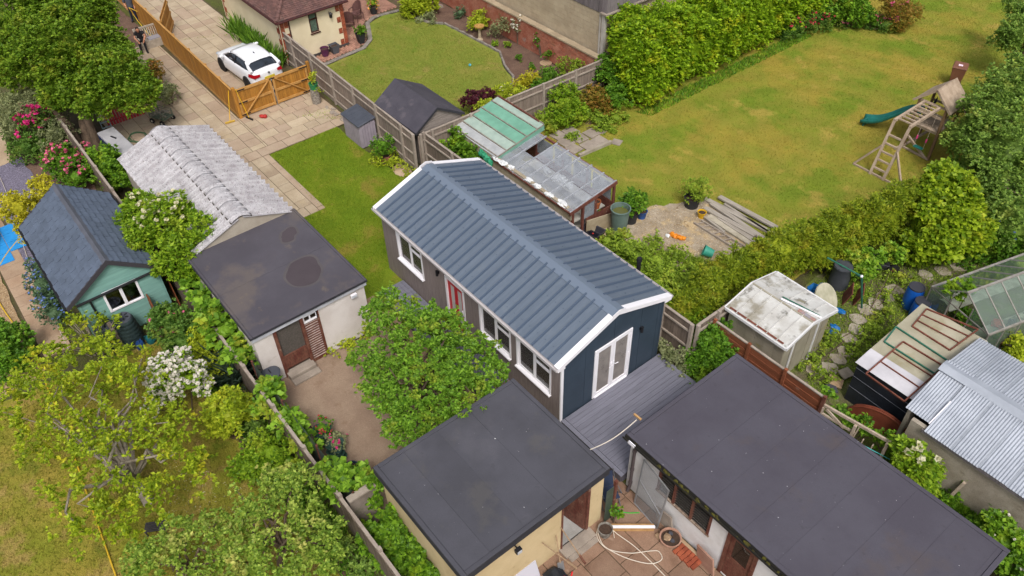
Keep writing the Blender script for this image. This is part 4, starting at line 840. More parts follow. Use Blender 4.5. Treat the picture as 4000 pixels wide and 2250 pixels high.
m_wbrick = mat('old garden brick', '#94503c', '#a8705c', scale=2.5, rnd=.2, rough=.95, fine=.15, fscale=40, spots=(('#8f8a84', 1.5, .6, .1, .6), ('#6c5a34', 1.1, .6, .1, .6)))
b = MB(); b.box(-40, -24.05, 24.22, 24.44, 0, 1.42); wb(b, 'wall_core', mat('lime mortar', '#9c8d80', '#8a7a6c', scale=4, rough=.95), bw)
me_q = chamfer_box('brick', m_wbrick, .04); kk = []
z = .02; r_ = 0
while z < 1.4:
    x = -24.06 - (.11 if r_ % 2 else 0)
    while x > -39.5: kk.append((x - .11, z)); x -= .225
    z += .077; r_ += 1
kk.sort(key=lambda q: -q[0] - q[1] * 1.2)
for x, z in kk[:300]: wp('brick', me_q, bw, (x, 24.222 + U_(-.003, .003), z), (0, 0, 0), (.213, .02, .066))
b = MB()
for x, z in kk[300:]: d = U_(-.003, .003); b.box(x - .106, x + .106, 24.21 + d, 24.225, z, z + .066)
o = wb(b, 'far_bricks', m_wbrick, bw); o['kind'] = 'stuff'
me_c = chamfer_box('coping_stone', mat('buff coping', '#a89880', '#968670', scale=1.5, rnd=.08, rough=.95, fine=.12), .03)
for i in range(26): wp('coping_stone', me_c, bw, (-24.35 - i * .6, 24.34, 1.42), (0, 0, 0), (.59, .34, .08))
# ---- lean-to greenhouse on a block wall
gh = thing('lean_to_greenhouse', 'lean-to greenhouse with clear panes and a green netted end section', 'greenhouse', (-20, 16.7, 0))
GX0, GXm, GX1, GL, GRt = -24.0, -21.35, -16.75, 15.75, 17.98
m_gwall = mat('rendered block wall', '#a59a86', '#958a76', scale=1.6, rough=.95, fine=.12, fscale=50, bump=.25, rnd=.05)
me_k3 = chamfer_box('block', m_gwall, .02)
z = 0; r_ = 0
while z < 1.2:
    x = GX1 - (.22 if r_ % 2 else 0)
    while x > GX0 + .2: wp('block', me_k3, gh, (x - .22, 15.84, z), (0, 0, 0), (.435, .14, .222)); x -= .445
    z += .23; r_ += 1
m_alu = mat('weathered glazing bar', '#a9adb4', '#8f9298', scale=5, rough=.5, metal=.2); m_gbar = mat('red brown greenhouse timber', '#5c332b', '#74483c', scale=5, stretch=(1, 1, .4), rough=.8, fine=.2, spots=(('#9c8a80', 4, .62, .06, .6),))
PANE = glassmat('greenhouse glass', (.94, .96, .98, 1), .06, .03, '#c4cad4', .34); PANEW = glassmat('cloudy sheet', (.8, .84, .86, 1), .05, .2, '#c2c4c6', .62); PANEG = glassmat('green netted sheet', (.6, .8, .72, 1), .03, .3, '#8cc4ae', .5); PANEGW = glassmat('pale green sheet', (.7, .85, .8, 1), .03, .3, '#b6c8be', .6)
zl, zrr = 1.3, 1.64; gsl = (zrr - zl) / (GRt - GL); gth = math.atan(gsl); gln = (GRt - GL) / math.cos(gth)
nb = 7; bw_ = (GX1 - GXm) / nb
for i in range(nb):
    x0 = GXm + i * bw_
    for j in range(2):
        if i == 1 and j == 1: continue                       # one missing pane
        me = MB().add([(.012, 0, .006), (bw_ - .012, 0, .006), (bw_ - .012, gln / 2 - .01, .006), (.012, gln / 2 - .01, .006)], [(0, 1, 2, 3)]).mesh('pane', PANE); wp('pane', me, gh, (x0, GL + j * gln / 2 * math.cos(gth), zl + j * gln / 2 * math.sin(gth) + .004 * j), (gth, 0, 0))
for i in range(nb + 1):
    x0 = GXm + i * bw_; b = MB(); b.bar((x0, GL - .03, zl + .012), (x0, GRt + .03, zrr + .012), .045, .06); wb(b, 'glazing_bar', m_alu, gh)
b = MB(); b.bar((GXm, GL, zl - .04), (GX1, GL, zl - .04), .07, .06); b.bar((GXm, GRt, zrr - .05), (GX1, GRt, zrr - .05), .07, .08); wb(b, 'eaves_plate', m_gbar, gh)
b = MB(); b.bar((GX1 + .02, GL - .05, zl - .05), (GX1 + .02, GRt + .05, zrr - .05), .06, .14); wb(b, 'end_rafter', m_gbar, gh)
for y_ in (GL + .12, GL + .62, GL + 1.25, GRt - .05):
    b = MB(); b.box(GX1 - .05, GX1 + .03, y_ - .045, y_ + .045, 0, zl + (y_ - GL) * gsl - .1); wb(b, 'end_post', m_gbar, gh)
for x_ in (-21.2, -19.6, -18.2):
    b = MB(); b.box(x_ - .04, x_ + .04, GRt - .1, GRt - .02, 0, zrr - .09); wb(b, 'side_post', m_gbar, gh)
b = MB(); b.box(-21.3, GX1 - .05, GRt - .07, GRt - .03, 0, .7); b.box(GX1 - .02, GX1 + .0, GL + .8, GRt, .0, .62); wb(b, 'low_boarding', m_gbar, gh)
for i in range(4):
    b = MB(); b.box(-21.2 + i * 1.1, -20.2 + i * 1.1, GRt - .055, GRt - .048, .72, 1.5); wb(b, 'pane', PANE, gh)
b = MB(); b.box(GX1 - .02, GX1 - .012, GL + .68, GL + 1.2, .64, 1.45); wb(b, 'pane', PANE, gh)
b = MB(); b.box(-21, GX1 - .1, 16.05, 16.55, .62, .66); b.box(-21, GX1 - .1, 17.15, 17.6, .62, .66); wb(b, 'staging', mat('grey staging', '#a8a69f', '#8e8a80', scale=3, rough=.9), gh)
b = MB(); b.box(GX0, GX1, 15.9, 17.75, .005, .02); wb(b, 'floor', mat('greenhouse earth', '#b0aca2', '#8f8a7e', scale=2, rough=.95, fine=.2), gh)
# the green netted section sits a little higher and skewed
zl2, zr2 = 1.42, 1.92; GR2 = 18.22; s2 = (zr2 - zl2) / (GR2 - GL); th2 = math.atan(s2); L2 = (GR2 - GL) / math.cos(th2)
gm = [PANEW, PANEW, PANEG, PANEG, PANEG]; cuts = [0, .2, .4, .62, .82, 1.0]
gcol = [(PANEW, 0, .22), (PANEGW, .22, .4), (PANEG, .4, .62), (PANEG, .62, .85), (PANEGW, .85, 1.0)]
for m_, f0, f1 in gcol:      # sheets lie side by side up the slope
    me = MB().box(GX0, GXm + .25, f0 * L2, f1 * L2 - .008, 0, .006).mesh('sheet', m_); wp('sheet', me, gh, (0, GL, zl2 + .01), (th2, 0, 0))
for f_ in (.02, .2, .4, .62, .84, .985):
    y_ = GL + f_ * (GR2 - GL); z_ = zl2 + f_ * (zr2 - zl2) + .04; b = MB(); b.bar((GX0, y_, z_), (GXm + .24, y_ + .03, z_ - .01), .045, .04); wb(b, 'batten', mat('grey batten', '#8f877e', '#6e675e', scale=6, rough=.9, fine=.2), gh)
b = MB(); b.bar((GX0 + 1.35, GL, zl2 - .03), (GX0 + 1.35, GR2, zr2 - .03), .05, .05); b.bar((GXm + .25, GL, zl2 - .02), (GXm + .25, GR2, zr2 - .02), .05, .07); b.bar((GX0, GL, zl2 - .02), (GX0, GR2, zr2 - .02), .05, .07); wb(b, 'rafter', mat('grey batten', ''), gh)
b = MB(); b.prismx([(GL, zl2 - .2), (GR2, zr2 - .25), (GR2, zr2 - .03), (GL, zl2 - .04)], GXm + .26, GXm + .28); wb(b, 'net_skirt', PANEG, gh)
b = MB(); b.box(GX0, GX0 + .04, GL, GR2, 0, 1.4); b.box(GX0, GXm, GR2 - .06, GR2 - .02, 0, 2.0); wb(b, 'timber_walls', m_gbar, gh)
# ---- metal shed with white stained roof
ms = thing('metal_shed', 'tan metal shed with dirty white low-pitched roof', 'shed', (-8.55, 17.05, 0))
MX0, MX1, MB0_, MB1_, ME_, MR_ = -9.78, -7.55, 15.85, 18.3, 1.72, 2.02; mm = 17.02
m_mroof = mat('stained white sheet', '#c4c4c2', '#aeaca8', scale=1.5, rough=.5, fine=.06, rnd=.03, spots=(('#857f70', .9, .5, .12, .9), ('#55524a', 2.2, .55, .1, .75), ('#8e8450', 2.2, .64, .06, .6)))
m_mwall = mat('tan steel cladding', '#9a9484', '#8a8474', scale=1.4, rough=.6, rnd=.06, fine=.06, spots=(('#8d8330', 1.5, .62, .1, .7),)); m_rust = mat('rusty steel', '#7a4a3c', '#5e3226', scale=6, rough=.85, fine=.2)
for yb, s_ in ((MB0_, 1), (MB1_, -1)):
    run = abs(mm - yb); th_ = math.atan((MR_ - ME_) / run); L_ = run / math.cos(th_); n = 6; pw = (MX1 - MX0) / n
    me = MB().box(.004, pw - .004, 0, L_ - .01, 0, .012).mesh('roof_panel', m_mroof); mer = MB().box(-.014, .014, 0, L_ - .01, .0, .035).mesh('rib', m_mroof)
    for i in range(n):
        x = MX0 + i * pw; wp('roof_panel', me, ms, (x if s_ > 0 else x + pw, yb, ME_), (th_, 0, 0 if s_ > 0 else math.pi))
        wp('rib', mer, ms, (x if i else x + .014, yb, ME_ + .003), (th_, 0, 0 if s_ > 0 else math.pi))
b = MB(); b.box(MX0, MX1, mm - .03, mm + .03, MR_ - .0, MR_ + .025); wb(b, 'ridge_strip', m_mwall, ms)
for x0 in (MX1, MX0 - .05):
    b = MB(); b.prismx([(MB0_ - .02, ME_ - .08), (mm, MR_ - .08), (MB1_ + .02, ME_ - .08), (MB1_ + .02, ME_ + .03), (mm, MR_ + .03), (MB0_ - .02, ME_ + .03)], x0, x0 + .05); wb(b, 'barge_board', mat('white enamel', '#cfcfd0', rough=.5), ms)
for y_ in (MB0_ - .03, MB1_ + .03): b = MB(); b.box(MX0, MX1, y_ - .025, y_ + .025, ME_ - .06, ME_ + .03); wb(b, 'eaves_trim', mat('white enamel', ''), ms)
b = MB(); b.box(MX0 + .1, MX1 - .15, MB0_ + .03, MB0_ + .1, ME_ + .03, ME_ + .045); wb(b, 'rust_patch', m_rust, ms)
me = MB().box(-.5, .5, 0, .02, 0, 1).mesh('wall_panel', m_mwall)
for i in range(6): wp('wall_panel', me, ms, (MX0 + .1 + (i + .5) * .34, MB0_ + .09 + (.012 if i % 2 else 0), 0), (0, 0, 0), (.335, 1, 1.68)); wp('wall_panel', me, ms, (MX0 + .1 + (i + .5) * .34, MB1_ - .12, 0), (0, 0, 0), (.335, 1, 1.68))
for i, y_ in enumerate(np.linspace(MB0_ + .12, MB1_ - .14, 8)[:-1]): wp('wall_panel', me, ms, (MX1 - .08 - (.012 if i % 2 else 0), y_ + .155, 0), (0, 0, math.pi / 2), (.305, 1, 1.72 + (.15 if 1 < i < 5 else 0)))
b = MB(); b.box(MX1 - .07, MX1 - .03, 16.33, 16.38, 0, 1.75); b.box(MX1 - .07, MX1 - .03, 17.5, 17.55, 0, 1.75); wb(b, 'door_jamb', mat('white enamel', ''), ms)
# ---- sheet-roofed shed with black wrapped walls
ss = thing('sheeted_shed', 'low shed wrapped in black plastic under stained translucent roof sheets', 'shed', (-5, 18.4, 0))
SX0, SX1, SB0, SB1, SZ0, SZ1 = -6.0, -3.95, 17.0, 20.3, 1.62, 1.85
m_tsheet = mat('stained translucent sheet', '#a9a390', '#95907c', scale=1.1, rough=.4, fine=.08, rnd=.06, spots=(('#8a805e', .9, .56, .12, .6), ('#7f9a80', 1.6, .64, .08, .4), ('#c4c2c0', 1.3, .62, .1, .6))); m_wsheet = mat('pale plastic sheet', '#c6c4ca', '#b4b2b8', scale=1.2, rough=.25)
ssl = (SZ1 - SZ0) / (SB1 - SB0); z_at = lambda y: SZ0 + (y - SB0) * ssl
for y0, y1, m_ in ((17.0, 17.75, m_wsheet), (17.72, 18.75, m_tsheet), (18.72, 19.6, m_tsheet), (19.57, 20.35, m_tsheet)):
    b = MB(); dz = .006 if m_ is m_wsheet else 0; b.prismx([(y0, z_at(y0) + dz), (y1, z_at(y1) + dz + .006), (y1, z_at(y1) + dz + .014), (y0, z_at(y0) + dz + .008)], SX0, SX1); wb(b, 'roof_sheet', m_, ss)
m_blk = mat('black polythene', '#1d2026', '#262a32', scale=3, rough=.45, bump=.6, bscale=7)
b = MB(); b.box(SX0 + .06, SX1 + .5, SB0 + .08, SB0 + .14, 0, SZ0 - .02); b.box(SX0 + .04, SX0 + .08, SB0 + .14, SB1 - .1, 0, SZ0); wb(b, 'black_wrap', m_blk, ss)
b = MB(); b.box(SX1 - .1, SX1 - .06, SB0 + .14, SB1 - .1, 0, SZ0); b.box(SX0 + .08, SX1 - .1, SB1 - .14, SB1 - .1, 0, SZ1 - .02); wb(b, 'back_walls', m_blk, ss)
for z_ in (.5, .95, 1.3):
    b = MB(); b.bar((SX0 + .06, SB0 + .07, z_ + .1), (SX1 + .45, SB0 + .07, z_), .012, .01); wb(b, 'wrap_seam', mat('grey seam', '#6a6e76', rough=.5), ss)
def frame_on_roof(name, label, mm_, pts, rails):
    t = thing(name, label, 'grille', (pts[0][0], pts[0][1], z_at(pts[0][1]) + .05))
    P = [Vector((x, y, z_at(y) + .045)) for x, y in pts]; o_ = Vector(t.location)
    for i in range(4):
        b = MB(); b.bar(P[i] - o_, P[(i + 1) % 4] - o_, .035, .04); b.build('rail', mm_, t)
    for f_ in rails:
        b = MB(); b.bar(P[0].lerp(P[1], f_) - o_, P[3].lerp(P[2], f_) - o_, .03, .03); b.build('crossbar', mm_, t)
    return t
m_grnf = mat('green painted steel', '#2f6b58', '#285c4c', scale=4, rough=.6)
def sp(x, y, z=1.75): q = px(3200 + x / 2.415, 1250 + y / 2.415, z); return (q.x, q.y)
frame_on_roof('window_grille', 'rusty steel window grille lying at the far end of the sheeted shed roof', m_rust, [sp(1000, -75), sp(870, 75), sp(1225, 300), sp(1480, 125)], (.33, .66))
frame_on_roof('window_grille', 'rusty steel window grille overhanging the near end of the sheeted shed roof', m_rust, [sp(790, 210), sp(450, 485), sp(815, 745), sp(1170, 440)], (.3, .62))
frame_on_roof('window_grille', 'narrow green metal grille lying across the middle of the sheeted shed roof', m_grnf, [sp(720, 75), sp(615, 205), sp(1090, 505), sp(1210, 395)], ())
# ---- corrugated iron shed
ci = thing('corrugated_shed', 'shed with pale galvanised corrugated iron roof at the right edge', 'shed', (-1.5, 18, 0))
m_galv = mat('galvanised iron', '#a4aab5', '#9197a2', scale=1.2, rough=.45, metal=.15, rnd=.05, fine=.05, spec=.5, spots=(('#848a94', 1.5, .6, .1, .4),))
KX0, KX1, KE, KR, KB0, KBr, KB1 = -4.15, 1.5, 1.72, 2.35, 16.2, 18.05, 20.2
run = KBr - KB0; th_ = math.atan((KR - KE) / run); L_ = run / math.cos(th_); swd = .76
me1 = corr_sheet('iron_sheet', m_galv, swd, L_ - .05, .076, .02, .004, 'sine', 6); run2 = KB1 - KBr; th3 = math.atan((KR - 1.95) / run2); me2 = corr_sheet('iron_sheet', m_galv, swd, run2 / math.cos(th3) - .05, .076, .02, .004, 'sine', 6)
for i in range(7):
    x = KX0 + i * (swd - .03)
    wp('iron_sheet', me1, ci, (x + (0 if i else -.0), KB0 + (.28 if i == 0 else 0) + U_(-.02, .02), KE + (.05 if i == 0 else .006 * (i % 2))), (th_, 0, U_(-.006, .006)))
    wp('iron_sheet', me2, ci, (x + swd, KB1, 1.95 + .006 * (i % 2)), (th3, 0, math.pi))
b = MB(); b.prismx([(KBr - .2, KR - .045), (KBr, KR + .05), (KBr + .24, KR + .0), (KBr + .24, KR - .012), (KBr, KR + .035), (KBr - .2, KR - .06)], KX0 - .05, KX1); wb(b, 'ridge_flashing', m_galv, ci)
m_bwall = mat('rough block wall', '#a0978a', '#8c8274', scale=2, rough=.95, fine=.2, bump=.4, bscale=30, spots=(('#6a5f4c', 1.5, .58, .1, .6),))
b = MB(); b.box(KX0 + .3, KX1, KB0 + .12, KB0 + .25, 0, KE - .03); b.box(KX0 + .05, KX0 + .15, KB0 + .4, KB1 - .2, 0, KE); b.box(KX0 + .3, KX1, KB1 - .2, KB1 - .1, 0, 1.9); wb(b, 'walls', m_bwall, ci)
b = MB(); b.box(-3.5, KX1, KB0 + .02, KB0 + .06, KE - .11, KE - .01); wb(b, 'eaves_board', m_oldw, ci)
b = MB(); q = px(3200 + 1235 / 2.415, 1250 + 780 / 2.415, 2.1); q2 = px(3200 + 1030 / 2.415, 1250 + 990 / 2.415, 1.75); b.bar(q + Vector((0, 0, .05)), q2 + Vector((0, 0, .05)), .03, .03); wb(b, 'lap_strip', m_white, ci)
# ---- aluminium greenhouse at the right, turned a little
g2 = thing('greenhouse', 'old aluminium greenhouse with algae-stained glass at the right edge', 'greenhouse', (-5.3, 21.6, 0), R(-16.2))
# local axes: y along the ridge, x across
W2, L2_, ze, zrg = 2.3, 5.2, 1.3, 2.05
PG2 = glassmat('algae stained glass', (.72, .82, .76, 1), .12, .08, '#8fa596', .22); m_al2 = mat('dull aluminium', '#a39e98', '#8a857e', scale=4, rough=.5, metal=.3)
for s_ in (-1, 1):
    th_ = math.atan2(zrg - ze, W2 / 2)
    for i in range(8):
        y0 = i * L2_ / 8
        for j in range(2):
            b = MB(); x0, x1 = s_ * W2 / 2 * (1 - j * .5), s_ * W2 / 2 * (.5 - j * .5); z0, z1 = ze + (zrg - ze) * j * .5, ze + (zrg - ze) * (.5 + j * .5)
            b.add([(x0, y0 + .02, z0), (x0, y0 + L2_ / 8 - .02, z0), (x1, y0 + L2_ / 8 - .02, z1), (x1, y0 + .02, z1)], [(0, 1, 2, 3)]); o = b.build('pane', PG2, g2)
        b = MB(); b.add([(s_ * W2 / 2, y0 + .02, .3), (s_ * W2 / 2, y0 + L2_ / 8 - .02, .3), (s_ * W2 / 2, y0 + L2_ / 8 - .02, ze), (s_ * W2 / 2, y0 + .02, ze)], [(0, 1, 2, 3)]); b.build('pane', PG2, g2)
    for i in range(9):
        y0 = i * L2_ / 8; b = MB(); b.bar((s_ * W2 / 2, y0, 0), (s_ * W2 / 2, y0, ze), .035); b.bar((s_ * W2 / 2, y0, ze), (0, y0, zrg), .035); b.build('glazing_bar', m_al2, g2)
    b = MB(); b.bar((s_ * W2 / 2, 0, ze), (s_ * W2 / 2, L2_, ze), .06); b.bar((s_ * W2 / 2, 0, .3), (s_ * W2 / 2, L2_, .3), .05); b.build('eaves_bar', m_al2, g2)
b = MB(); b.bar((0, -.03, zrg), (0, L2_ + .03, zrg), .07, .06); b.build('ridge_bar', m_al2, g2)
for x0, x1 in ((-W2 / 2, -.38), (.38, W2 / 2)):
    b = MB(); zf = lambda x: ze + (zrg - ze) * (1 - abs(x) / (W2 / 2)); b.add([(x0, 0, .05), (x1, 0, .05), (x1, 0, zf(x1)), (x0, 0, zf(x0))], [(0, 1, 2, 3)]); b.build('pane', PG2, g2)
b = MB()
for x_ in (-.38, .38): b.bar((x_, 0, 0), (x_, 0, 1.7), .035)
b.bar((-W2 / 2, 0, ze), (W2 / 2, 0, ze), .035); b.build('end_frame', m_al2, g2)
b = MB(); b.box(.45, 1.05, .4, L2_ - .3, .6, .64); b.box(-1.05, -.5, .4, L2_ - .3, .6, .64); b.build('staging', mat('pale staging', '#b5b2a8', '#8f8a80', scale=3, rough=.9), g2)
m_clut = [mat('teal plastic', '#2f8a72', rough=.5), mat('red plastic', '#a8302c', rough=.5), mat('navy fabric', '#2c3350', rough=.9), mat('pale sack', '#c9c4b8', rough=.9), mat('terracotta', '#a9623c', '#96532f', scale=5, rough=.85)]
rd_ = random.Random(12)
for i in range(9):
    t = tag(MB().blob((0, 0, .12), (rd_.uniform(.1, .22), rd_.uniform(.1, .2), .13), 9, 6, .3, rd_).build('plastic_bag', m_clut[i % 4], None), 'crumpled bag on the staging inside the old aluminium greenhouse', 'bag', 'bags inside the aluminium greenhouse')
    yl = .8 + i * .42; c_, s_ = math.cos(R(-16.2)), math.sin(R(-16.2)); xl = .75 + rd_.uniform(-.15, .2); t.location = (-5.3 + c_ * xl - s_ * yl, 21.6 + s_ * xl + c_ * yl, .64)
# ================================================================ FENCES AND GATES
m_fb = mat('silvered fence board', '#877a70', '#74675e', scale=3, stretch=(5, 5, .35), rough=.9, rnd=.14, fine=.18, fscale=20, spots=(('#6c6a4a', 1.5, .62, .1, .4),))
m_fp = mat('pale fence post', '#a0958a', '#8c8076', scale=3, rough=.9, fine=.15)
m_fbd = mat('brown grey fence board', '#75685e', '#62564d', scale=3, stretch=(5, 5, .35), rough=.9, rnd=.15, fine=.18, fscale=20)
m_or = mat('golden treated board', '#a8762f', '#966628', scale=3, stretch=(5, 5, .4), rough=.75, rnd=.17, spots=(('#8a6a38', 1.5, .58, .1, .5),), fine=.12, fscale=15)
m_orp = mat('golden treated rail', '#b98c50', '#a87c42', scale=4, rough=.8, fine=.12)
m_orr = mat('brown lap board', '#8a5238', '#78442d', scale=3, stretch=(.5, 3, 6), rough=.8, rnd=.12, fine=.15, spots=(('#9c8070', 2, .62, .1, .5),))
def feather(m_): return MB().add([(-.5, 0, 0), (.5, 0, 0), (.5, .022, 0), (-.5, .008, 0), (-.5, 0, 1), (.5, 0, 1), (.5, .022, 1), (-.5, .008, 1)], [(3, 2, 1, 0), (4, 5, 6, 7), (0, 1, 5, 4), (1, 2, 6, 5), (2, 3, 7, 6), (3, 0, 4, 7)]).mesh('board', m_)
def fence(name, label, p, q, h, posts, mb, mp, side=1, gravel=True, bw=.105, lean=0.0, postw=.1, rails=(.25, .8, 1.45), seed=1, cap=True, posth=.05):
    """close-board fence from p to q; rails on the `side` normal; posts at given distances"""
    p, q = Vector(p), Vector(q); d = (q - p); L_ = d.length; an = math.atan2(d.y, d.x)
    t = thing(name, label, 'fence', (p.x, p.y, 0), an); rd = random.Random(seed); me = feather(mb)
    n = int(L_ / bw); z0 = .18 if gravel else .03
    for i in range(n):
        piece('board', me, t, ((i + .5) * bw, -.011 * 1, z0 + rd.uniform(-.006, .006)), (lean + rd.uniform(-.008, .008), rd.uniform(-.006, .006), 0), (bw + .012, 1, h - z0 - .03))
    pm = MB().box(-postw / 2, postw / 2, -postw / 2, postw / 2, 0, 1).mesh('post', mp)
    for s_ in posts: piece('post', pm, t, (s_, side * (.035 + postw / 2) * .6, 0), (lean, 0, 0), (1, 1, h + posth))
    ps = list(posts)
    for a_, b_ in zip(ps, ps[1:]):
        for z_ in rails:
            if z_ < h - .05:
                b = MB(); b.bar((a_ + postw / 2, side * .045, z_), (b_ - postw / 2, side * .045, z_), .05, .06); b.build('rail', mp, t)
        if gravel: b = MB(); b.box(a_ + postw / 2, b_ - postw / 2, -.015, .02, 0, .17); b.build('gravel_board', mp, t)
        if cap: b = MB(); b.box(a_ + .0, b_ - .0, -.04, .045, h - .03, h); b.build('capping', mp, t)
    return t
fence('fence', 'long silvered close-board fence from the cream house to the cabin', (-36.3, 14.3), (-24.05, 13.98), 1.75, [.05, 1.3, 3.26, 5.26, 7.28, 9.25, 11.28, 12.2], m_fb, m_fp, -1, seed=2)
fence('fence', 'silvered fence dividing the felt-roofed shed from the large lawn', (-24.0, 14.1), (-23.75, 23.9), 1.72, [.1, .65, 2.55, 4.5, 6.4, 8.25, 9.75], m_fb, m_fp, -1, seed=3)
fence('fence', 'fence running behind the cabin to the deck corner', (-24.0, 14.4), (-9.85, 14.5), 1.75, [.05, 1.98, 3.9, 5.85, 7.8, 9.75, 11.6, 12.95, 14.1], m_fbd, m_fp, -1, seed=4)
fence('fence', 'short fence running from the deck corner to the white-roofed metal shed', (-9.83, 14.55), (-9.83, 16.6), 1.72, [.05, 1.0, 2.0], m_fbd, m_fp, -1, seed=5)
fence('fence', 'weathered grey fence along the left boundary, half hidden by trees', (-36.3, 3.52), (-8.7, 3.36), 1.5, [0.05, 1.9, 3.8, 5.7, 7.6, 9.5, 11.4, 13.3, 15.2, 17.1, 19.0, 20.9, 22.7, 24.6, 26.5, 27.5], m_fbd, m_fp, 1, gravel=False, bw=.11, lean=.03, seed=6, cap=True, posth=.12)
fence('fence', 'golden brown close-board fence beside the driveway', (-50, 10.42), (-32.9, 10.16), 1.42, [.05, 2.1, 4.1, 6.1, 8.1, 10.0, 12, 14, 15.6, 17.05], m_or, m_orp, 1, gravel=True, bw=.105, seed=7, posth=.02)
# brown lap panels
lf = thing('lap_fence', 'red brown horizontal lap fence panels behind the long flat roof', 'fence', (-9.7, 15.32, 0))
for i in range(3):
    x0 = i * 1.3
    for k in range(11): piece('lap_board', MB().box(-.5, .5, -.006, .01, 0, 1).mesh('lap_board', m_orr), lf, (x0 + .65, .012 * (k % 2), .05 + k * .133), (.06, U_(-.006, .006), 0), (1.24, 1, .15))
    b = MB(); b.box(x0 + .02, x0 + 1.28, -.03, .04, 1.52, 1.56); b.build('capping', m_fp, lf)
for i in range(4): b = MB(); b.box(i * 1.3 - .045, i * 1.3 + .045, -.06, .03, 0, 1.62); b.build('post', m_brown if i == 3 else m_orr, lf)
bf = thing('broken_fence', 'broken pale picket fence with a leaning top rail and bindweed', 'fence', (-5.75, 15.32, 0), R(8))
m_pale = mat('bleached timber', '#b5a696', '#9a8a7a', scale=5, stretch=(1, 1, .5), rough=.9, fine=.2)
b = MB(); b.bar((0, 0, 1.28), (1.9, .1, 1.18), .06, .09); b.build('top_rail', m_pale, bf)
b = MB(); b.bar((0, -.02, .95), (1.0, .02, .88), .05, .07); b.build('rail', m_pale, bf); b = MB(); b.bar((.1, -.02, 1.2), (.7, 0, .85), .04, .08); b.build('brace', m_pale, bf)
for i in range(7): b = MB(); b.bar((.15 + i * .27, .02, 0), (.2 + i * .27 + U_(-.08, .08), .05, U_(.6, 1.15)), .07, .03); b.build('picket', m_pale, bf)
for x_ in (0, .95, 1.85): b = MB(); b.box(x_ - .04, x_ + .04, -.05, .03, 0, 1.2); b.build('post', m_pale, bf)
# gate across the drive
gt_ = thing('driveway_gate', 'golden brown double gate with diagonal braces and black strap hinges', 'gate', (-32.82, 10.2, 0))
meb = MB().box(-.011, .011, -.5, .5, 0, 1).mesh('board', m_or)
def leaf(y0, y1, brace):
    n = int((y1 - y0) / .105); w_ = (y1 - y0) / n
    for i in range(n): piece('board', meb, gt_, (U_(-.002, .002), y0 + (i + .5) * w_, .06), (0, 0, 0), (1, w_ - .005, 1.36))
    for z_ in (.16, .75, 1.36): b = MB(); b.box(.014, .06, y0 + .01, y1 - .01, z_ - .055, z_ + .055); b.build('rail', m_orp, gt_)
    b = MB(); b.bar((.075, brace[0], .2), (.075, brace[1], 1.32), .03, .09, (1, 0, 0)); b.build('brace', m_orp, gt_)
    for y_ in (y0 + .05, y1 - .05): b = MB(); b.box(.012, .05, y_ - .045, y_ + .045, .06, 1.42); b.build('stile', m_orp, gt_)
leaf(.08, 1.78, (.3, 1.6)); leaf(1.84, 3.58, (3.4, 2.0))
for y_ in (0, 3.68): b = MB(); b.box(-.07, .07, y_ - .07, y_ + .07, 0, 1.55); b.build('gate_post', m_or, gt_, bevel=.01)
for y_, s_ in ((.07, 1), (3.6, -1)):
    for z_ in (.16, .75, 1.36): b = MB(); b.box(.062, .074, min(y_, y_ + s_ * .42), max(y_, y_ + s_ * .42), z_ - .025, z_ + .025); b.build('strap_hinge', m_black, gt_)
b = MB(); b.box(.062, .09, 1.7, 1.95, 1.36, 1.4); b.box(.062, .09, 1.79, 1.83, .68, .82); b.build('latch', m_black, gt_)
b = MB(); b.tube([(.1, 1.81, .02), (.1, 1.81, .5)], .012, 6); b.build('drop_bolt', mat('galvanised', '#9a9ca0', rough=.4, metal=.6), gt_)
og = thing('open_gate_panel', 'golden brown gate panel standing open with its ledges facing the drive', 'gate', (-42.0, 10.45, 0), math.atan2(1.25, -2.3))
for i in range(23): piece('board', meb, og, ((i + .5) * .105, 0, .08), (0, 0, math.pi / 2), (1, .1, 1.45))
for z_ in (.3, .8, 1.35): b = MB(); b.box(.02, 2.4, -.06, -.012, z_ - .05, z_ + .05); b.build('rail', m_orp, og)
# wall between the yard and the fence corner
rw = thing('low_wall', 'stained grey concrete wall closing the yard beside the cream outbuilding', 'wall', (-11.5, 3.9, 0))
b = MB(); b.box(-.08, .08, -.42, .36, 0, 1.45); b.build('panel', mat('stained concrete', '#8b8078', '#6d635a', scale=1.6, rough=.95, fine=.15, bump=.3, spots=(('#55603a', 1.5, .58, .1, .6),)), rw); b = MB(); b.box(-.1, .1, -.42, .36, 1.45, 1.5); b.build('coping', m_conc, rw)
# ================================================================ OBJECTS
def one(name, b, m_, label, cat, loc, rz=0, smooth=False, group=None, rot=None):
    o = b.build(name, m_, None, smooth); o.location = loc; o.rotation_euler = rot or (0, 0, rz); return tag(o, label, cat, group)
m_terra = mat('terracotta', ''); m_soil = mat('potting soil', '#3d3028', '#4a3a30', scale=20, rough=1); m_gal = mat('galvanised', '')
def pot(name, label, loc, prof, m_, soil=None, n=20, group=None, cat='pot', sq=False):
    """hollow pot: outer profile from base to rim, inner wall, soil disc"""
    t = thing(name, label, cat, loc, R(45) if sq == 2 else 0, group); nn = 4 if sq else n; r0 = prof[-1][0]; h = prof[-1][1]
    full = prof + [(r0 * .88, h), (r0 * .8, h * .6)]
    b = MB(); b.lathe(full, nn); b.build('pot_body', m_, t, not sq)
    if soil is not None: b = MB(); b.lathe([(r0 * .86, h * .78), (r0 * .5, h * .8), (.01, h * .82)], nn); b.build('soil', soil, t)
    return t
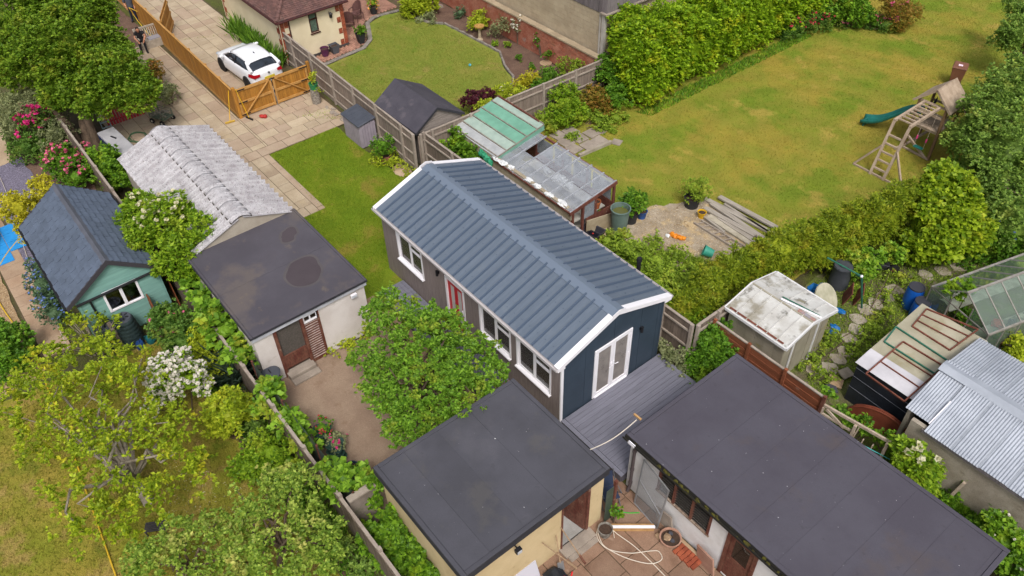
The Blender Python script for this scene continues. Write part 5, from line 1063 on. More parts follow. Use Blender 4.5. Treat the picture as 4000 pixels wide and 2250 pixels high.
# ---------------- white hatchback
car = thing('parked_car', 'white hatchback parked on the paved drive behind the gate', 'car', (-36.35, 12.42, 0), R(180) + R(3))
m_car = mat('white car paint', '#e2e4ea', rough=.18, spec=.6); m_cglass = mat('car glass', '#20262e', '#2c343e', scale=2, rough=.04, spec=.8); m_tyre = mat('tyre rubber', '#1e1e20', rough=.8); m_rim = mat('alloy', '#6a6c72', rough=.35, metal=.7); m_tail = mat('tail lamp', '#9c1420', rough=.15, spec=.6); m_trim = mat('dark trim', '#232428', rough=.5)
# body sections along x (front +x): (x, half width, z bottom, z shoulder, half width at shoulder)
S_ = [(2.05, .45, .34, .55, .40), (1.98, .68, .26, .66, .62), (1.75, .82, .22, .76, .74), (1.3, .86, .20, .86, .79), (.8, .87, .20, .93, .80), (.2, .87, .20, .96, .80), (-.5, .87, .20, .99, .80), (-1.2, .87, .22, 1.02, .79), (-1.7, .84, .26, 1.04, .74), (-1.95, .76, .32, 1.0, .66), (-2.03, .62, .40, .86, .52)]
b = MB(); ring = []
for x, hw, zb, zs, hs in S_:
    zm = (zb + zs) / 2
    ring.append([(x, -hw * .9, zb), (x, -hw, zb + .12), (x, -hw, zm + .05), (x, -hs - .02, zs - .02), (x, -hs * .8, zs + .02), (x, 0, zs + .045), (x, hs * .8, zs + .02), (x, hs + .02, zs - .02), (x, hw, zm + .05), (x, hw, zb + .12), (x, hw * .9, zb)])
k = 11
b.v = [p for r_ in ring for p in r_]
for i in range(len(ring) - 1):
    for j in range(k): b.f.append((i * k + j, i * k + (j + 1) % k, (i + 1) * k + (j + 1) % k, (i + 1) * k + j))
b.f += [tuple(range(k))[::-1], tuple((len(ring) - 1) * k + j for j in range(k))]
o = b.build('body', m_car, car, True); o.modifiers.clear(); sb = o.modifiers.new('smooth', 'SUBSURF'); sb.levels = 1; sb.render_levels = 2
# cabin: side glass band and roof
C_ = [(1.02, .70, .96, .66), (.35, .76, 1.30, .60), (-.1, .77, 1.40, .59), (-.7, .77, 1.42, .59), (-1.25, .76, 1.37, .57), (-1.78, .70, 1.08, .62)]
zsil = lambda x: np.interp(x, [-2, -1.2, .2, 1.3], [1.03, 1.01, .97, .88])
b = MB(); b.v = []
for x, hw, zt, ht in C_:
    b.v += [(x, -hw, zsil(x)), (x, -ht - .02, zt - .07), (x, -ht * .8, zt), (x, 0, zt + .02), (x, ht * .8, zt), (x, ht + .02, zt - .07), (x, hw, zsil(x))]
for i in range(len(C_) - 1):
    for j in range(6): b.f.append((i * 7 + j, i * 7 + j + 1, (i + 1) * 7 + j + 1, (i + 1) * 7 + j))
o = b.build('greenhouse_glass', m_cglass, car, True)
b = MB(); rl_ = [(.36, .62, 1.325), (.1, .62, 1.385), (-.1, .62, 1.425), (-.7, .62, 1.447), (-1.27, .6, 1.40), (-1.45, .58, 1.31)]
for x, ht, zt in rl_: b.v += [(x, -ht - .035, zt - .075), (x, -ht * .85, zt + .008), (x, 0, zt + .03), (x, ht * .85, zt + .008), (x, ht + .035, zt - .075)]
for i in range(len(rl_) - 1):
    for j in range(4): b.f.append((i * 5 + j, i * 5 + j + 1, (i + 1) * 5 + j + 1, (i + 1) * 5 + j))
o = b.build('roof', m_car, car, True); o.modifiers.clear(); md = o.modifiers.new('thick', 'SOLIDIFY'); md.thickness = .02
for s_ in (-1, 1):
    b = MB(); b.tube([(1.04, s_ * .72, .95), (.35, s_ * .655, 1.27)], .035, 6); b.build('a_pillar', m_car, car); b = MB(); b.tube([(-1.25, s_ * .64, 1.32), (-1.55, s_ * .7, 1.16), (-1.85, s_ * .73, 1.03)], [.05, .075, .09], 6); b.build('c_pillar', m_car, car)
    b = MB(); b.tube([(-.25, s_ * .79, .98), (-.3, s_ * .63, 1.37)], .022, 6); b.build('b_pillar', m_trim, car)
    b = MB(); b.blob((.78, s_ * .95, 1.0), (.07, .11, .075), 8, 6, 0); b.build('wing_mirror', m_car, car, True)
    b = MB(); b.add([(-1.62, s_ * .855, .78), (-1.62, s_ * .83, .94), (-1.98, s_ * .70, .95), (-2.03, s_ * .45, .93), (-2.06, s_ * .45, .82), (-2.01, s_ * .74, .78)], [(0, 1, 2, 5), (2, 3, 4, 5)] if s_ > 0 else [(5, 2, 1, 0), (5, 4, 3, 2)]); b.shift((-.012, 0, .0)); b.build('tail_light', m_tail, car)
    b = MB(); b.blob((1.8, s_ * .66, .68), (.16, .12, .06), 8, 6, 0); b.build('headlight', mat('lamp lens', '#aeb4bc', rough=.1), car, True)
    for x_ in (1.28, -1.3):
        w_ = MB().lathe([(.2, -.1), (.3, -.1), (.315, -.06), (.315, .06), (.3, .1), (.2, .1)], 20).build('wheel', m_tyre, car, True); w_.location = (x_, s_ * .79, .315); w_.rotation_euler = (R(90), 0, 0)
        MB().lathe([(.03, -.085), (.2, -.07), (.2, .07), (.03, .085)], 14).build('rim', m_rim, w_, True)
        b = MB(); b.lathe([(.3, -.04), (.37, -.035), (.37, .035), (.3, .04)], 20); a_ = b.build('wheel_arch', m_trim, car); a_.location = (x_, s_ * .845, .33); a_.rotation_euler = (R(90), 0, 0)
b = MB(); b.box(-2.085, -2.06, -.26, .26, .62, .73); b.build('number_plate', mat('yellow plate', '#c9b63a', rough=.5), car); b = MB(); b.lathe([(.05, 0), (.05, .02)], 14); e_ = b.build('badge', m_rim, car); e_.location = (-2.07, 0, .9); e_.rotation_euler = (0, R(-90), 0)
b = MB(); b.box(-2.02, -1.7, -.6, .6, .3, .42); b.build('rear_valance', m_trim, car); b = MB(); b.blob((-.9, 0, 1.46), (.1, .03, .04), 8, 5, 0); b.build('aerial_fin', m_trim, car)
b = MB(); b.bar((-1.6, -.25, 1.2), (-1.78, .1, 1.11), .015); b.build('rear_wiper', m_trim, car)
# ---------------- people
def skin_body(name, joints, edges, radii, m_, parent=None, root=0, sub=1):
    me = bpy.data.meshes.new(name); me.from_pydata(joints, edges, []); o = bpy.data.objects.new(name, me); COL.objects.link(o); o.parent = parent
    me.materials.append(m_); sk = o.modifiers.new('skin', 'SKIN'); sk.use_smooth_shade = True
    for i, r_ in enumerate(radii): v = me.skin_vertices[0].data[i]; v.radius = r_ if hasattr(r_, '__len__') else (r_, r_); v.use_root = (i == root)
    sb = o.modifiers.new('sub', 'SUBSURF'); sb.levels = sub; sb.render_levels = sub
    return o
m_skin = mat('skin', '#b98468', '#ad785e', scale=6, rough=.6); m_hair = mat('dark hair', '#2b211c', rough=.8); m_navy = mat('navy trousers', '#232840', '#1d2236', scale=5, rough=.9); m_greyp = mat('charcoal polo shirt', '#4b505c', '#42464f', scale=5, rough=.9); m_blackc = mat('black clothing', '#1d1c20', '#252428', scale=5, rough=.9); m_boot = mat('dark boot', '#1c1a1a', rough=.6)
def hand(parent, w_, d, m_=m_skin):
    """palm plus five fingers hanging from wrist w_ along d"""
    w_ = Vector(w_); d = Vector(d).normalized(); s_ = d.orthogonal().normalized(); b = MB(); pe = w_ + d * .085; b.tube([w_, w_ + d * .04, pe], [.024, .04, .036], 8)
    for i, (o_, L_) in enumerate(((-.027, .065), (-.009, .078), (.009, .073), (.027, .055))):
        a_ = pe + s_ * o_; b.tube([a_ - d * .01, a_ + d * L_ * .5, a_ + d * L_ + s_.cross(d) * .015], [.009, .009, .007], 5)
    a_ = w_ + d * .03 - s_ * .03; b.tube([a_, a_ + d * .03 - s_ * .025, a_ + d * .065 - s_ * .028], [.011, .01, .008], 5)
    b.build('hand', m_, parent, True)
def head(parent, c, fwd, r=.1, hair=True):
    c = Vector(c); f_ = Vector((fwd[0], fwd[1], 0)).normalized(); s_ = Vector((-f_.y, f_.x, 0))
    b = MB(); b.blob(c, (r * .82, r * .82, r * 1.15), 14, 10, 0); b.blob(c + f_ * r * .55 - Vector((0, 0, r * .5)), (r * .45, r * .45, r * .5), 10, 7, 0); b.tube([c + f_ * r * .8 + Vector((0, 0, .02)), c + f_ * r * 1.02 - Vector((0, 0, .025))], [.012, .018], 6)
    for k in (-1, 1): b.blob(c + s_ * k * r * .82, (.02, .02, .032), 6, 5, 0)
    b.build('head', m_skin, parent, True)
    b = MB()
    for k in (-1, 1): b.blob(c + f_ * r * .76 + s_ * k * .034 + Vector((0, 0, .01)), (.012, .012, .009), 6, 5, 0)
    b.blob(c + f_ * r * .86 - Vector((0, 0, .055)), (.012, .022, .006), 6, 5, 0); b.build('eyes_and_mouth', mat('dark feature', '#2a1a18', rough=.5), parent, True)
    if hair: b = MB(); b.blob(c - f_ * .014 + Vector((0, 0, .03)), (r * .88, r * .88, r * 1.02), 14, 9, .03); b.build('hair', m_hair, parent, True)
man = thing('person', 'person standing in charcoal polo shirt and navy trousers holding a yellow hose', 'person', (-46.1, 10.2, 0), R(-30))
J = [(0, 0, .86), (0, 0, 1.08), (0, 0, 1.28), (0, 0, 1.38), (0, .09, .8), (.06, .12, .45), (.02, .17, .09), (.16, .19, .04), (0, -.09, .8), (.02, -.11, .45), (-.03, -.14, .09), (.11, -.17, .04), (0, .2, 1.3), (.03, .27, 1.06), (.16, .25, .9), (0, -.2, 1.3), (.02, -.26, 1.06), (.2, -.16, .93)]
E_ = [(0, 1), (1, 2), (2, 3), (0, 4), (4, 5), (5, 6), (6, 7), (0, 8), (8, 9), (9, 10), (10, 11), (2, 12), (12, 13), (13, 14), (2, 15), (15, 16), (16, 17)]
rr = [(.15, .11), (.14, .1), (.16, .1), .05, .09, .068, .048, .04, .09, .068, .048, .04, .07, .05, .033, .07, .05, .033]
skin_body('body', J, E_, rr, m_navy, man)
b = MB(); b.lathe([(.175, .84), (.172, .95), (.175, 1.1), (.19, 1.24), (.13, 1.36), (.06, 1.4)], 18, cap=False)
for s_ in (-1, 1): b.tube([(0, s_ * .14, 1.3), (.005, s_ * .23, 1.26), (.02, s_ * .265, 1.12)], [.09, .08, .075], 10)
o = b.build('polo_shirt', m_greyp, man, True); o.scale = (.82, 1.0, 1)
for s_, p in ((1, [(.02, .262, 1.12), (.03, .27, 1.06), (.16, .25, .9)]), (-1, [(.015, -.255, 1.12), (.02, -.26, 1.06), (.2, -.16, .93)])): b = MB(); b.tube(p, [.052, .05, .034], 8); b.build('forearm', m_skin, man, True)
hand(man, (.16, .25, .9), (.4, -.1, -.9)); hand(man, (.2, -.16, .93), (.6, .2, -.6)); head(man, (.0, 0, 1.5), (1, 0))
for s_ in (-1, 1): b = MB(); b.blob((.1 if s_ > 0 else .05, s_ * .17 - (0 if s_ > 0 else -.02), .045), (.14, .055, .05), 10, 6, 0); b.build('boot', m_boot, man, True)
wmn = thing('person', 'person in black clothing seated on the end of the grey garden bench', 'person', (-42.55, 9.35, 0), R(-15))
J = [(0, 0, .52), (.03, 0, .75), (.12, 0, .98), (.17, 0, 1.06), (.12, .1, .52), (.48, .12, .5), (.5, .12, .1), (.62, .13, .04), (.12, -.1, .52), (.48, -.12, .5), (.46, -.13, .1), (.58, -.15, .04), (.1, .19, .95), (.24, .24, .74), (.44, .14, .62), (.1, -.19, .95), (.24, -.24, .74), (.44, -.12, .62)]
skin_body('body', J, E_, [(.13, .15), (.12, .14), (.12, .15), .05, .09, .07, .05, .04, .09, .07, .05, .04, .065, .047, .032, .065, .047, .032], m_blackc, wmn)
for s_ in (-1, 1): b = MB(); b.tube([(.17, s_ * .22, .84), (.24, s_ * .245, .74), (.44, s_ * .135, .62)], [.056, .052, .035], 8); b.build('forearm', m_skin, wmn, True); hand(wmn, (.44, s_ * .135, .62), (.8, -s_ * .3, -.3)); b = MB(); b.blob((.57, s_ * .14, .045), (.13, .05, .05), 10, 6, 0); b.build('shoe', m_boot, wmn, True)
b = MB(); b.blob((.2, 0, 1.06), (.055, .055, .08), 8, 6, 0); b.build('neck', m_skin, wmn, True); head(wmn, (.25, 0, 1.17), (1, .1))
# ---------------- bench
m_bw = mat('grey bench timber', '#b0a698', '#9a9084', scale=4, rough=.9, fine=.12); bn = thing('garden_bench', 'pale grey slatted garden bench beside the golden fence', 'bench', (-42.55, 9.8, 0))
b = MB(); b.box(-.25, .25, -.62, .55, .38, .43); b.build('seat', m_bw, bn)
for i in range(11): b = MB(); b.bar((-.27, -.56 + i * .105, .45), (-.36, -.56 + i * .105, .92), .05, .02, (1, 0, 0)); b.build('back_slat', m_bw, bn)
b = MB(); b.bar((-.36, -.62, .95), (-.36, .56, .95), .05, .08); b.build('top_rail', m_bw, bn); b = MB(); b.box(.22, .25, -.58, .52, .02, .37); b.build('front_panel', m_bw, bn)
for y_ in (-.6, .54):
    for x_ in (-.26, .22): b = MB(); b.box(x_ - .03, x_ + .03, y_ - .03, y_ + .03, 0, .62 if x_ > 0 else .95); b.build('leg', m_bw, bn)
    b = MB(); b.box(-.3, .28, y_ - .035, y_ + .035, .62, .66); b.build('armrest', m_bw, bn)
b = MB(); b.box(-.2, .22, -.1, .5, .43, .47); b.build('cushion', mat('grey cushion', '#8d8a92', rough=.95), bn)
# ---------------- left side yard
one('garden_hose', MB().tube([px(640 / 1.0 * 1.0, 95, 0) + Vector((0, 0, .02))] * 1 + [Vector((-45.9, 10.05, .9)), Vector((-45.2, 10.1, .4)), Vector((-44.2, 10.15, .03)), Vector((-43.3, 10.2, .03))], .02, 6), mat('yellow hose', '#c9a52c', rough=.5), 'yellow hose trailing from the standing person to the bench', 'hose', (0, 0, 0))
rf = thing('red_slat_panel', 'red painted slatted metal panel leaning by the bay tree', 'panel', (-36.2, 6.15, 0)); m_redm = mat('faded red paint', '#b03038', '#952730', scale=6, rough=.6, fine=.2)
for i in range(13): b = MB(); b.bar((.1, -.78 + i * .13, .02), (-.12, -.78 + i * .13, .85), .095, .02, (1, 0, 0)); b.build('slat', m_redm, rf)
for z_ in (.2, .65): b = MB(); b.bar((.03 - z_ * .2, -.82, z_), (.03 - z_ * .2, .82, z_), .03, .05); b.build('rail', m_redm, rf)
ld = thing('step_ladder', 'small pale blue step ladder by the red panel', 'ladder', (-35.9, 5.2, 0)); m_lad = mat('pale blue steel', '#8fa3aa', rough=.5)
for y_ in (-.2, .2): b = MB(); b.bar((.15, y_, 0), (-.15, y_ * .8, 1.0), .03, .05); b.build('stile', m_lad, ld)
for i in range(4): b = MB(); b.bar((.1 - i * .07, -.2, .2 + i * .22), (.1 - i * .07, .2, .2 + i * .22), .08, .02); b.build('tread', m_lad, ld)
one('timber_board', MB().bar((.15, 0, 0), (-.1, 0, .75), .55, .02, (1, 0, 0)), m_sleeper, 'buff board leaning beside the red slatted panel', 'board', (-36.3, 7.3, 0))
gb = thing('metal_cabinet', 'pale grey metal cabinet with dark blue side beside the bay tree trunk', 'cabinet', (-33.0, 4.95, 0), R(4)); b = MB(); b.box(-1.25, 1.15, -.36, .36, .08, .95); b.build('body', mat('pale grey enamel', '#a9a8ac', '#9a999e', scale=2, rough=.5), gb, bevel=.03); b = MB(); b.box(-1.2, 1.1, -.375, -.362, .12, .85); b.build('side_panel', mat('dark blue enamel', '#26345c', rough=.5), gb); b = MB(); b.bar((-.5, -.05, .97), (-.2, .05, .97), .05, .05); b.build('handle', m_black, gb)
b = MB()
for x_ in (-1.1, 1.0): b.box(x_ - .05, x_ + .05, -.3, .3, 0, .08)
b.build('feet', m_black, gb)
def coil(cx, cy, r, turns, z=.02, ell=1.0, wob=.1, seed=1):
    rd = random.Random(seed); n = int(turns * 18); return [Vector((cx + (r * (1 + wob * math.sin(i * .7 + seed)) + .01 * i / 18) * math.cos(2 * math.pi * i / 18), cy + ell * (r * (1 + wob * math.cos(i * .5)) - .02 * i / 18) * math.sin(2 * math.pi * i / 18), z + .012 * (i // 18))) for i in range(n)]
one('garden_hose', MB().tube(coil(0, 0, .4, 4), .014, 6), mat('green hose', '#4a6b4c', rough=.5), 'green hose coiled on the paving by the old garage', 'hose', (-34.3, 6.0, .03))
ct = thing('garden_trolley', 'mesh-sided garden trolley loaded with logs and prunings', 'trolley', (-34.95, 7.4, 0), R(25)); m_trl = mat('green grey steel', '#5e6a5a', rough=.5)
b = MB(); b.box(-.42, .42, -.28, .28, .26, .29); b.build('tray', m_trl, ct)
for z_ in (.38, .48, .58):
    b = MB(); P = [(-.42, -.28, z_), (.42, -.28, z_), (.42, .28, z_), (-.42, .28, z_)]
    for i in range(4): b.bar(P[i], P[(i + 1) % 4], .018)
    b.build('side_rail', m_trl, ct)
for x_, y_ in ((-.42, -.28), (.42, -.28), (.42, .28), (-.42, .28)): b = MB(); b.box(x_ - .015, x_ + .015, y_ - .015, y_ + .015, .26, .62); b.build('corner_post', m_trl, ct)
for x_ in (-.3, .3):
    for y_ in (-.33, .33): w_ = MB().lathe([(.05, -.035), (.13, -.03), (.13, .03), (.05, .035)], 14).build('wheel', m_tyre, ct, True); w_.location = (x_, y_, .13); w_.rotation_euler = (R(90), 0, 0); MB().lathe([(.02, -.045), (.055, -.04), (.055, .04), (.02, .045)], 10).build('hub', mat('pale hub', '#b5b0a8', rough=.5), w_, True)
b = MB(); b.tube([(-.45, 0, .25), (-.7, 0, .5), (-.75, 0, .95)], .014, 6); b.bar((-.75, -.12, .95), (-.75, .12, .95), .03); b.build('drawbar', m_black, ct)
rd_ = random.Random(4)
for i in range(12): p = Vector((rd_.uniform(-.33, .33), rd_.uniform(-.2, .2), rd_.uniform(.32, .6))); d = Vector((rd_.uniform(-1, 1), rd_.uniform(-1, 1), rd_.uniform(-.3, .5))).normalized() * .2; tag(MB().tube([p - d, p + d], .035, 7).build('log', mat('cut log', '#8f8a80', '#756e62', scale=9, rough=.95)), 'grey cut log heaped in the mesh garden trolley', 'log', 'logs in the trolley').matrix_world = Matrix.Translation(ct.location) @ Matrix.Rotation(R(25), 4, 'Z')
def broom(label, base, top, m_h, headrz, head_m):
    t = thing('broom', label, 'broom', base); v = Vector(top) - Vector(base); b = MB(); b.tube([(0, 0, .06), v], .016, 8); b.build('handle', m_h, t, True); b = MB(); c_, s_ = math.cos(headrz), math.sin(headrz)
    b.bar((-.22 * c_, -.22 * s_, .07), (.22 * c_, .22 * s_, .07), .06, .04); b.build('stock', head_m, t); b = MB()
    for i in range(22): f_ = -.21 + i * .02; b.bar((f_ * c_, f_ * s_, 0), (f_ * c_, f_ * s_, .06), .012, .04)
    o = b.build('bristles', head_m, t); o['kind'] = 'stuff'; b = MB(); b.tube([v * .55, v * .62], .018, 8); b.build('grip', m_black, t, True)
m_yel = mat('yellow plastic', '#d6a81e', rough=.45)
broom('yellow broom leaning upright against the golden fence', (-32.75, 9.65, .03), (-33.1, 10.08, 1.35), m_yel, 1.4, mat('straw bristle', '#c9a548', rough=.9)); broom('yellow handled broom with dark head propped at the gate post', (-32.45, 10.45, .03), (-32.72, 10.28, 1.5), m_yel, .3, m_black)
b = MB(); b.blob((0, 0, .08), (.13, .1, .08), 10, 7, .1); b.blob((.15, .05, .09), (.09, .1, .09), 10, 7, .1); one('power_tool', b, mat('red plastic', ''), 'red garden power tool lying on the paving before the gate', 'tool', (-32.2, 10.95, .03), .4, True)
# ---------------- along the silvered fence
pl_ = thing('log_planter', 'bark planter topped with a green pot at the gate end of the fence', 'planter', (-31.75, 13.5, 0)); b = MB(); b.lathe([(.2, 0), (.22, .4), (.2, .75)], 14); b.build('bark_base', mat('birch bark', '#9a938a', '#5f574e', scale=9, stretch=(1, 1, 3), rough=.95, fine=.3), pl_, True); b = MB(); b.lathe([(.17, .75), (.21, 1.0), (.22, 1.02), (.19, 1.02), (.17, .9)], 16); b.build('green_pot', mat('green plastic', '#2c7a4c', rough=.5), pl_, True)
rd_ = random.Random(9)
for i in range(6): a_ = rd_.uniform(0, 6.3); one('stone', MB().blob((0, 0, .04), (rd_.uniform(.08, .2), rd_.uniform(.06, .16), rd_.uniform(.04, .08)), 9, 6, .25, rd_), m_conc, 'broken stone lying at the foot of the fence by the bark planter', 'stone', (-31.0 + i * .28, 13.72 + rd_.uniform(-.12, .1), .02), a_, group='broken stones by the fence')
sbx = thing('storage_box', 'grey plastic storage box with charcoal lid against the fence', 'storage box', (-27.75, 13.5, 0)); m_sb = mat('pale mauve grey plastic', '#9a919c', '#8f8691', scale=3, rough=.6, rnd=.04)
b = MB(); b.box(-.68, .68, -.38, .38, .0, 1.1); b.build('body', m_sb, sbx)
for i in range(6): piece('front_panel', MB().box(.0, .02, -.5, .5, 0, 1).mesh('front_panel', m_sb), sbx, (.68, -.32 + i * .128, .03), (0, 0, 0), (1, .115, 1.06))
for i in range(9): piece('front_panel', MB().box(-.5, .5, -.02, 0, 0, 1).mesh('front_panel', m_sb), sbx, (-.6 + i * .15, -.38, .03), (0, 0, 0), (.135, 1, 1.06))
b = MB(); b.add([(-.74, -.46, 1.06), (.74, -.46, 1.06), (.74, .42, 1.2), (-.74, .42, 1.2), (-.74, -.46, 1.12), (.74, -.46, 1.12), (.74, .42, 1.27), (-.74, .42, 1.27)], [(3, 2, 1, 0), (4, 5, 6, 7), (0, 1, 5, 4), (1, 2, 6, 5), (2, 3, 7, 6), (3, 0, 4, 7)]); lid = b.build('lid', mat('charcoal plastic', '#4a4e58', '#424650', scale=3, rough=.55), sbx, bevel=.015)
for i in range(5): b = MB(); b.bar((-.55 + i * .28, -.42, 1.125), (-.55 + i * .28, .38, 1.258), .06, .02); b.build('lid_rib', mat('charcoal plastic', ''), lid)
tr_ = thing('planter_trough', 'red edged hexagonal planter holding a leafy shrub by the fence', 'planter', (-25.85, 13.45, 0)); b = MB(); b.lathe([(.34, 0), (.38, .2), (.33, .2), (.3, .1)], 6); b.build('trough', mat('red brown edging', '#8f5a4e', '#7a4a40', scale=6, rough=.9), tr_); b = MB(); b.lathe([(.32, .14), (.01, .17)], 6); b.build('soil', m_soil, tr_)
b = MB(); b.blob((0, 0, .01), (.55, .3, .03), 9, 5, .3); o = b.build('bare_patch', mat('pale trodden earth', '#b39c84', '#a08870', scale=3, rough=.95, fine=.15)); o.location = (-24.6, 13.5, 0); struct(o)
# ---------------- brick patio pots and chairs
pot('plant_pot', 'purple glazed round pot with buff rim by the house wall', (-35.55, 16.1, .03), [(.15, 0), (.2, .2), (.19, .34), (.23, .42)], mat('purple glaze', '#5c3050', '#4a2644', scale=4, rough=.4), m_soil)
pot('plant_pot', 'empty dark grey square pot by the house wall', (-35.5, 16.62, .03), [(.2, 0), (.3, .42), (.33, .44)], mat('slate grey pot', '#55565c', rough=.7), m_soil, sq=2)
pot('plant_pot', 'tall black square pot with a plant at the patio corner', (-35.55, 18.2, .03), [(.17, 0), (.28, .52), (.3, .54)], mat('black pot', '#2c2d31', rough=.6), m_soil, sq=2)
pot('plant_pot', 'black pot of orange flowers on the brick patio', (-38.1, 20.55, .03), [(.16, 0), (.22, .36), (.24, .4)], mat('black pot', ''), m_soil)
m_wick = mat('brown wicker', '#6a4a44', '#54393a', scale=25, rough=.8, fine=.3, fscale=60)
def wicker(loc, rz, label):
    t = thing('wicker_chair', label, 'chair', loc, rz, 'wicker patio chairs'); b = MB(); b.box(-.25, .25, -.27, .27, .36, .44); b.build('seat', m_wick, t, bevel=.03)
    b = MB(); n = 9
    for i in range(n):
        a_ = R(90) + R(180) * i / (n - 1); x, y = .27 * math.cos(a_), .29 * math.sin(a_); h = .68 + .34 * math.sin(math.pi * i / (n - 1)); b.v += [(x, y, .42), (x * 1.08 - .02, y * 1.06, h), (x * .9, y * .9, .42), (x * .98 - .02, y * .96, h)]
    for i in range(n - 1): k = i * 4; b.f += [(k, k + 4, k + 5, k + 1), (k + 6, k + 2, k + 3, k + 7), (k + 1, k + 5, k + 7, k + 3)]
    b.build('curved_back', m_wick, t, True)
    for s_ in (-1, 1):
        b = MB(); b.tube([(-.02, s_ * .29, .66), (.25, s_ * .29, .62), (.27, s_ * .27, .42)], .03, 6); b.build('arm', m_wick, t, True)
        for x_ in (-.22, .24): b = MB(); b.tube([(x_, s_ * .25, .38), (x_ * 1.1, s_ * .27, 0)], .02, 6); b.build('leg', m_wick, t, True)
wicker((-38.0, 19.45, .03), R(-75), 'brown wicker armchair facing the camera on the brick patio'); wicker((-37.5, 18.65, .03), R(150), 'brown wicker armchair seen from behind near the house corner'); wicker((-39.6, 19.1, .03), R(20), 'brown wicker armchair furthest back on the brick patio')
bbh = thing('bird_bath', 'stone bird bath on a pillar in the flower bed', 'bird bath', tuple(px(1000 + 1690 / 1.932, 300 / 1.932))); b = MB(); b.lathe([(.16, 0), (.15, .06), (.08, .12), (.07, .55), (.1, .62)], 12); b.build('pillar', mat('buff cast stone', '#b3a48c', '#9c8d76', scale=4, rough=.9), bbh, True); b = MB(); b.lathe([(.1, .62), (.26, .72), (.27, .76), (.24, .75), (.05, .69)], 18); b.build('bowl', mat('ochre bowl', '#b08a4c', '#94703a', scale=4, rough=.8), bbh, True)
one('stepping_stone', MB().lathe([(.3, 0), (.31, .04), (.27, .05)], 16), m_sleeper, 'round wood-slice stepping stone in the flower bed', 'stepping stone', tuple(px(2000 + 255 / 1.932, 478 / 1.932)))
for i in range(4): one('plank', MB().box(-.75, .75, -.06, .06, 0, .03), m_oldw, 'old plank in the pile between the fence and the cream house', 'plank', (-36.0 + .1 * i, 14.75 + .05 * i, .04 + .04 * i), R(15 + 6 * i), group='planks piled by the house')
one('ball', MB().blob((0, 0, .07), (.07, .07, .07), 12, 8, 0), mat('blue ball', '#4fa3b5', rough=.4), 'small blue ball on the neighbouring lawn', 'ball', tuple(px(1000 + 1615 / 1.932, 500 / 1.932)), 0, True)
one('stepping_stone', MB().prism([(-.2, -.15), (.2, -.18), (.26, .08), (.05, .2), (-.24, .12)], 0, .06), m_conc, 'flat grey stone in the far corner of the flower bed', 'stone', tuple(px(1000 + 1385 / 1.932, 50 / 1.932)))
# ---------------- play tower
m_play = mat('weathered play timber', '#ac9a88', '#968472', scale=4, stretch=(1, 1, .5), rough=.9, fine=.15, rnd=.06); m_playd = mat('brown play timber', '#7d6448', '#6c5540', scale=4, rough=.9, fine=.15)
pt = thing('play_tower', 'weathered timber play tower with monkey bars, ladder and pitched roof', 'play tower', (-11.75, 30.3, 0))
def PB(name, p, q, w_=.1, h=None, m_=None): b = MB(); b.bar(p, q, w_, h); return wb(b, name, m_ or m_play, pt)
TXa, TXb, TYa, TYb = -12.3, -11.15, 30.55, 31.75
for x_ in (TXa, TXb):
    for y_ in (TYa, TYb): PB('post', (x_, y_, 0), (x_, y_, 2.25), .09, m_=m_playd)
me = MB().box(-.5, .5, -.5, .5, 0, .03).mesh('deck_board', m_play)
for i in range(9): wp('deck_board', me, pt, (TXa + .07 + i * .13, (TYa + TYb) / 2, 1.15), (0, 0, 0), (.12, TYb - TYa + .1, 1))
for (p, q) in (((TXa, TYb, 1.75), (TXb, TYb, 1.75)), ((TXb, TYa, 1.75), (TXb, TYb, 1.75)), ((TXa, TYa, 1.1), (TXb, TYa, 1.1)), ((TXa, TYb, 1.1), (TXb, TYb, 1.1)), ((TXa, TYa, 2.2), (TXb, TYa, 2.2)), ((TXa, TYb, 2.2), (TXb, TYb, 2.2)), ((TXa, TYa, 1.75), (TXb, TYa, 1.75))): PB('rail', p, q, .05, .09)
# roof: ridge along y
rz0, rz1, xm = 2.22, 2.85, (TXa + TXb) / 2
for s_, xe in ((1, TXa - .22), (-1, TXb + .22)):
    for k in range(6):
        f0, f1 = k / 6, (k + 1) / 6 + .02; p0 = (xe + (xm - xe) * f0, rz0 - .1 + (rz1 - rz0 + .1) * f0); p1 = (xe + (xm - xe) * f1, rz0 - .1 + (rz1 - rz0 + .1) * f1 + .01)
        b = MB(); b.prismy([p0, p1, (p1[0], p1[1] + .02), (p0[0], p0[1] + .02)] if s_ < 0 else [p1, p0, (p0[0], p0[1] + .02), (p1[0], p1[1] + .02)], TYa - .12, TYb + .15); wb(b, 'roof_board', m_play, pt)
    PB('barge', (xe, TYa - .1, rz0 - .1), (xm, TYa - .1, rz1), .03, .09)
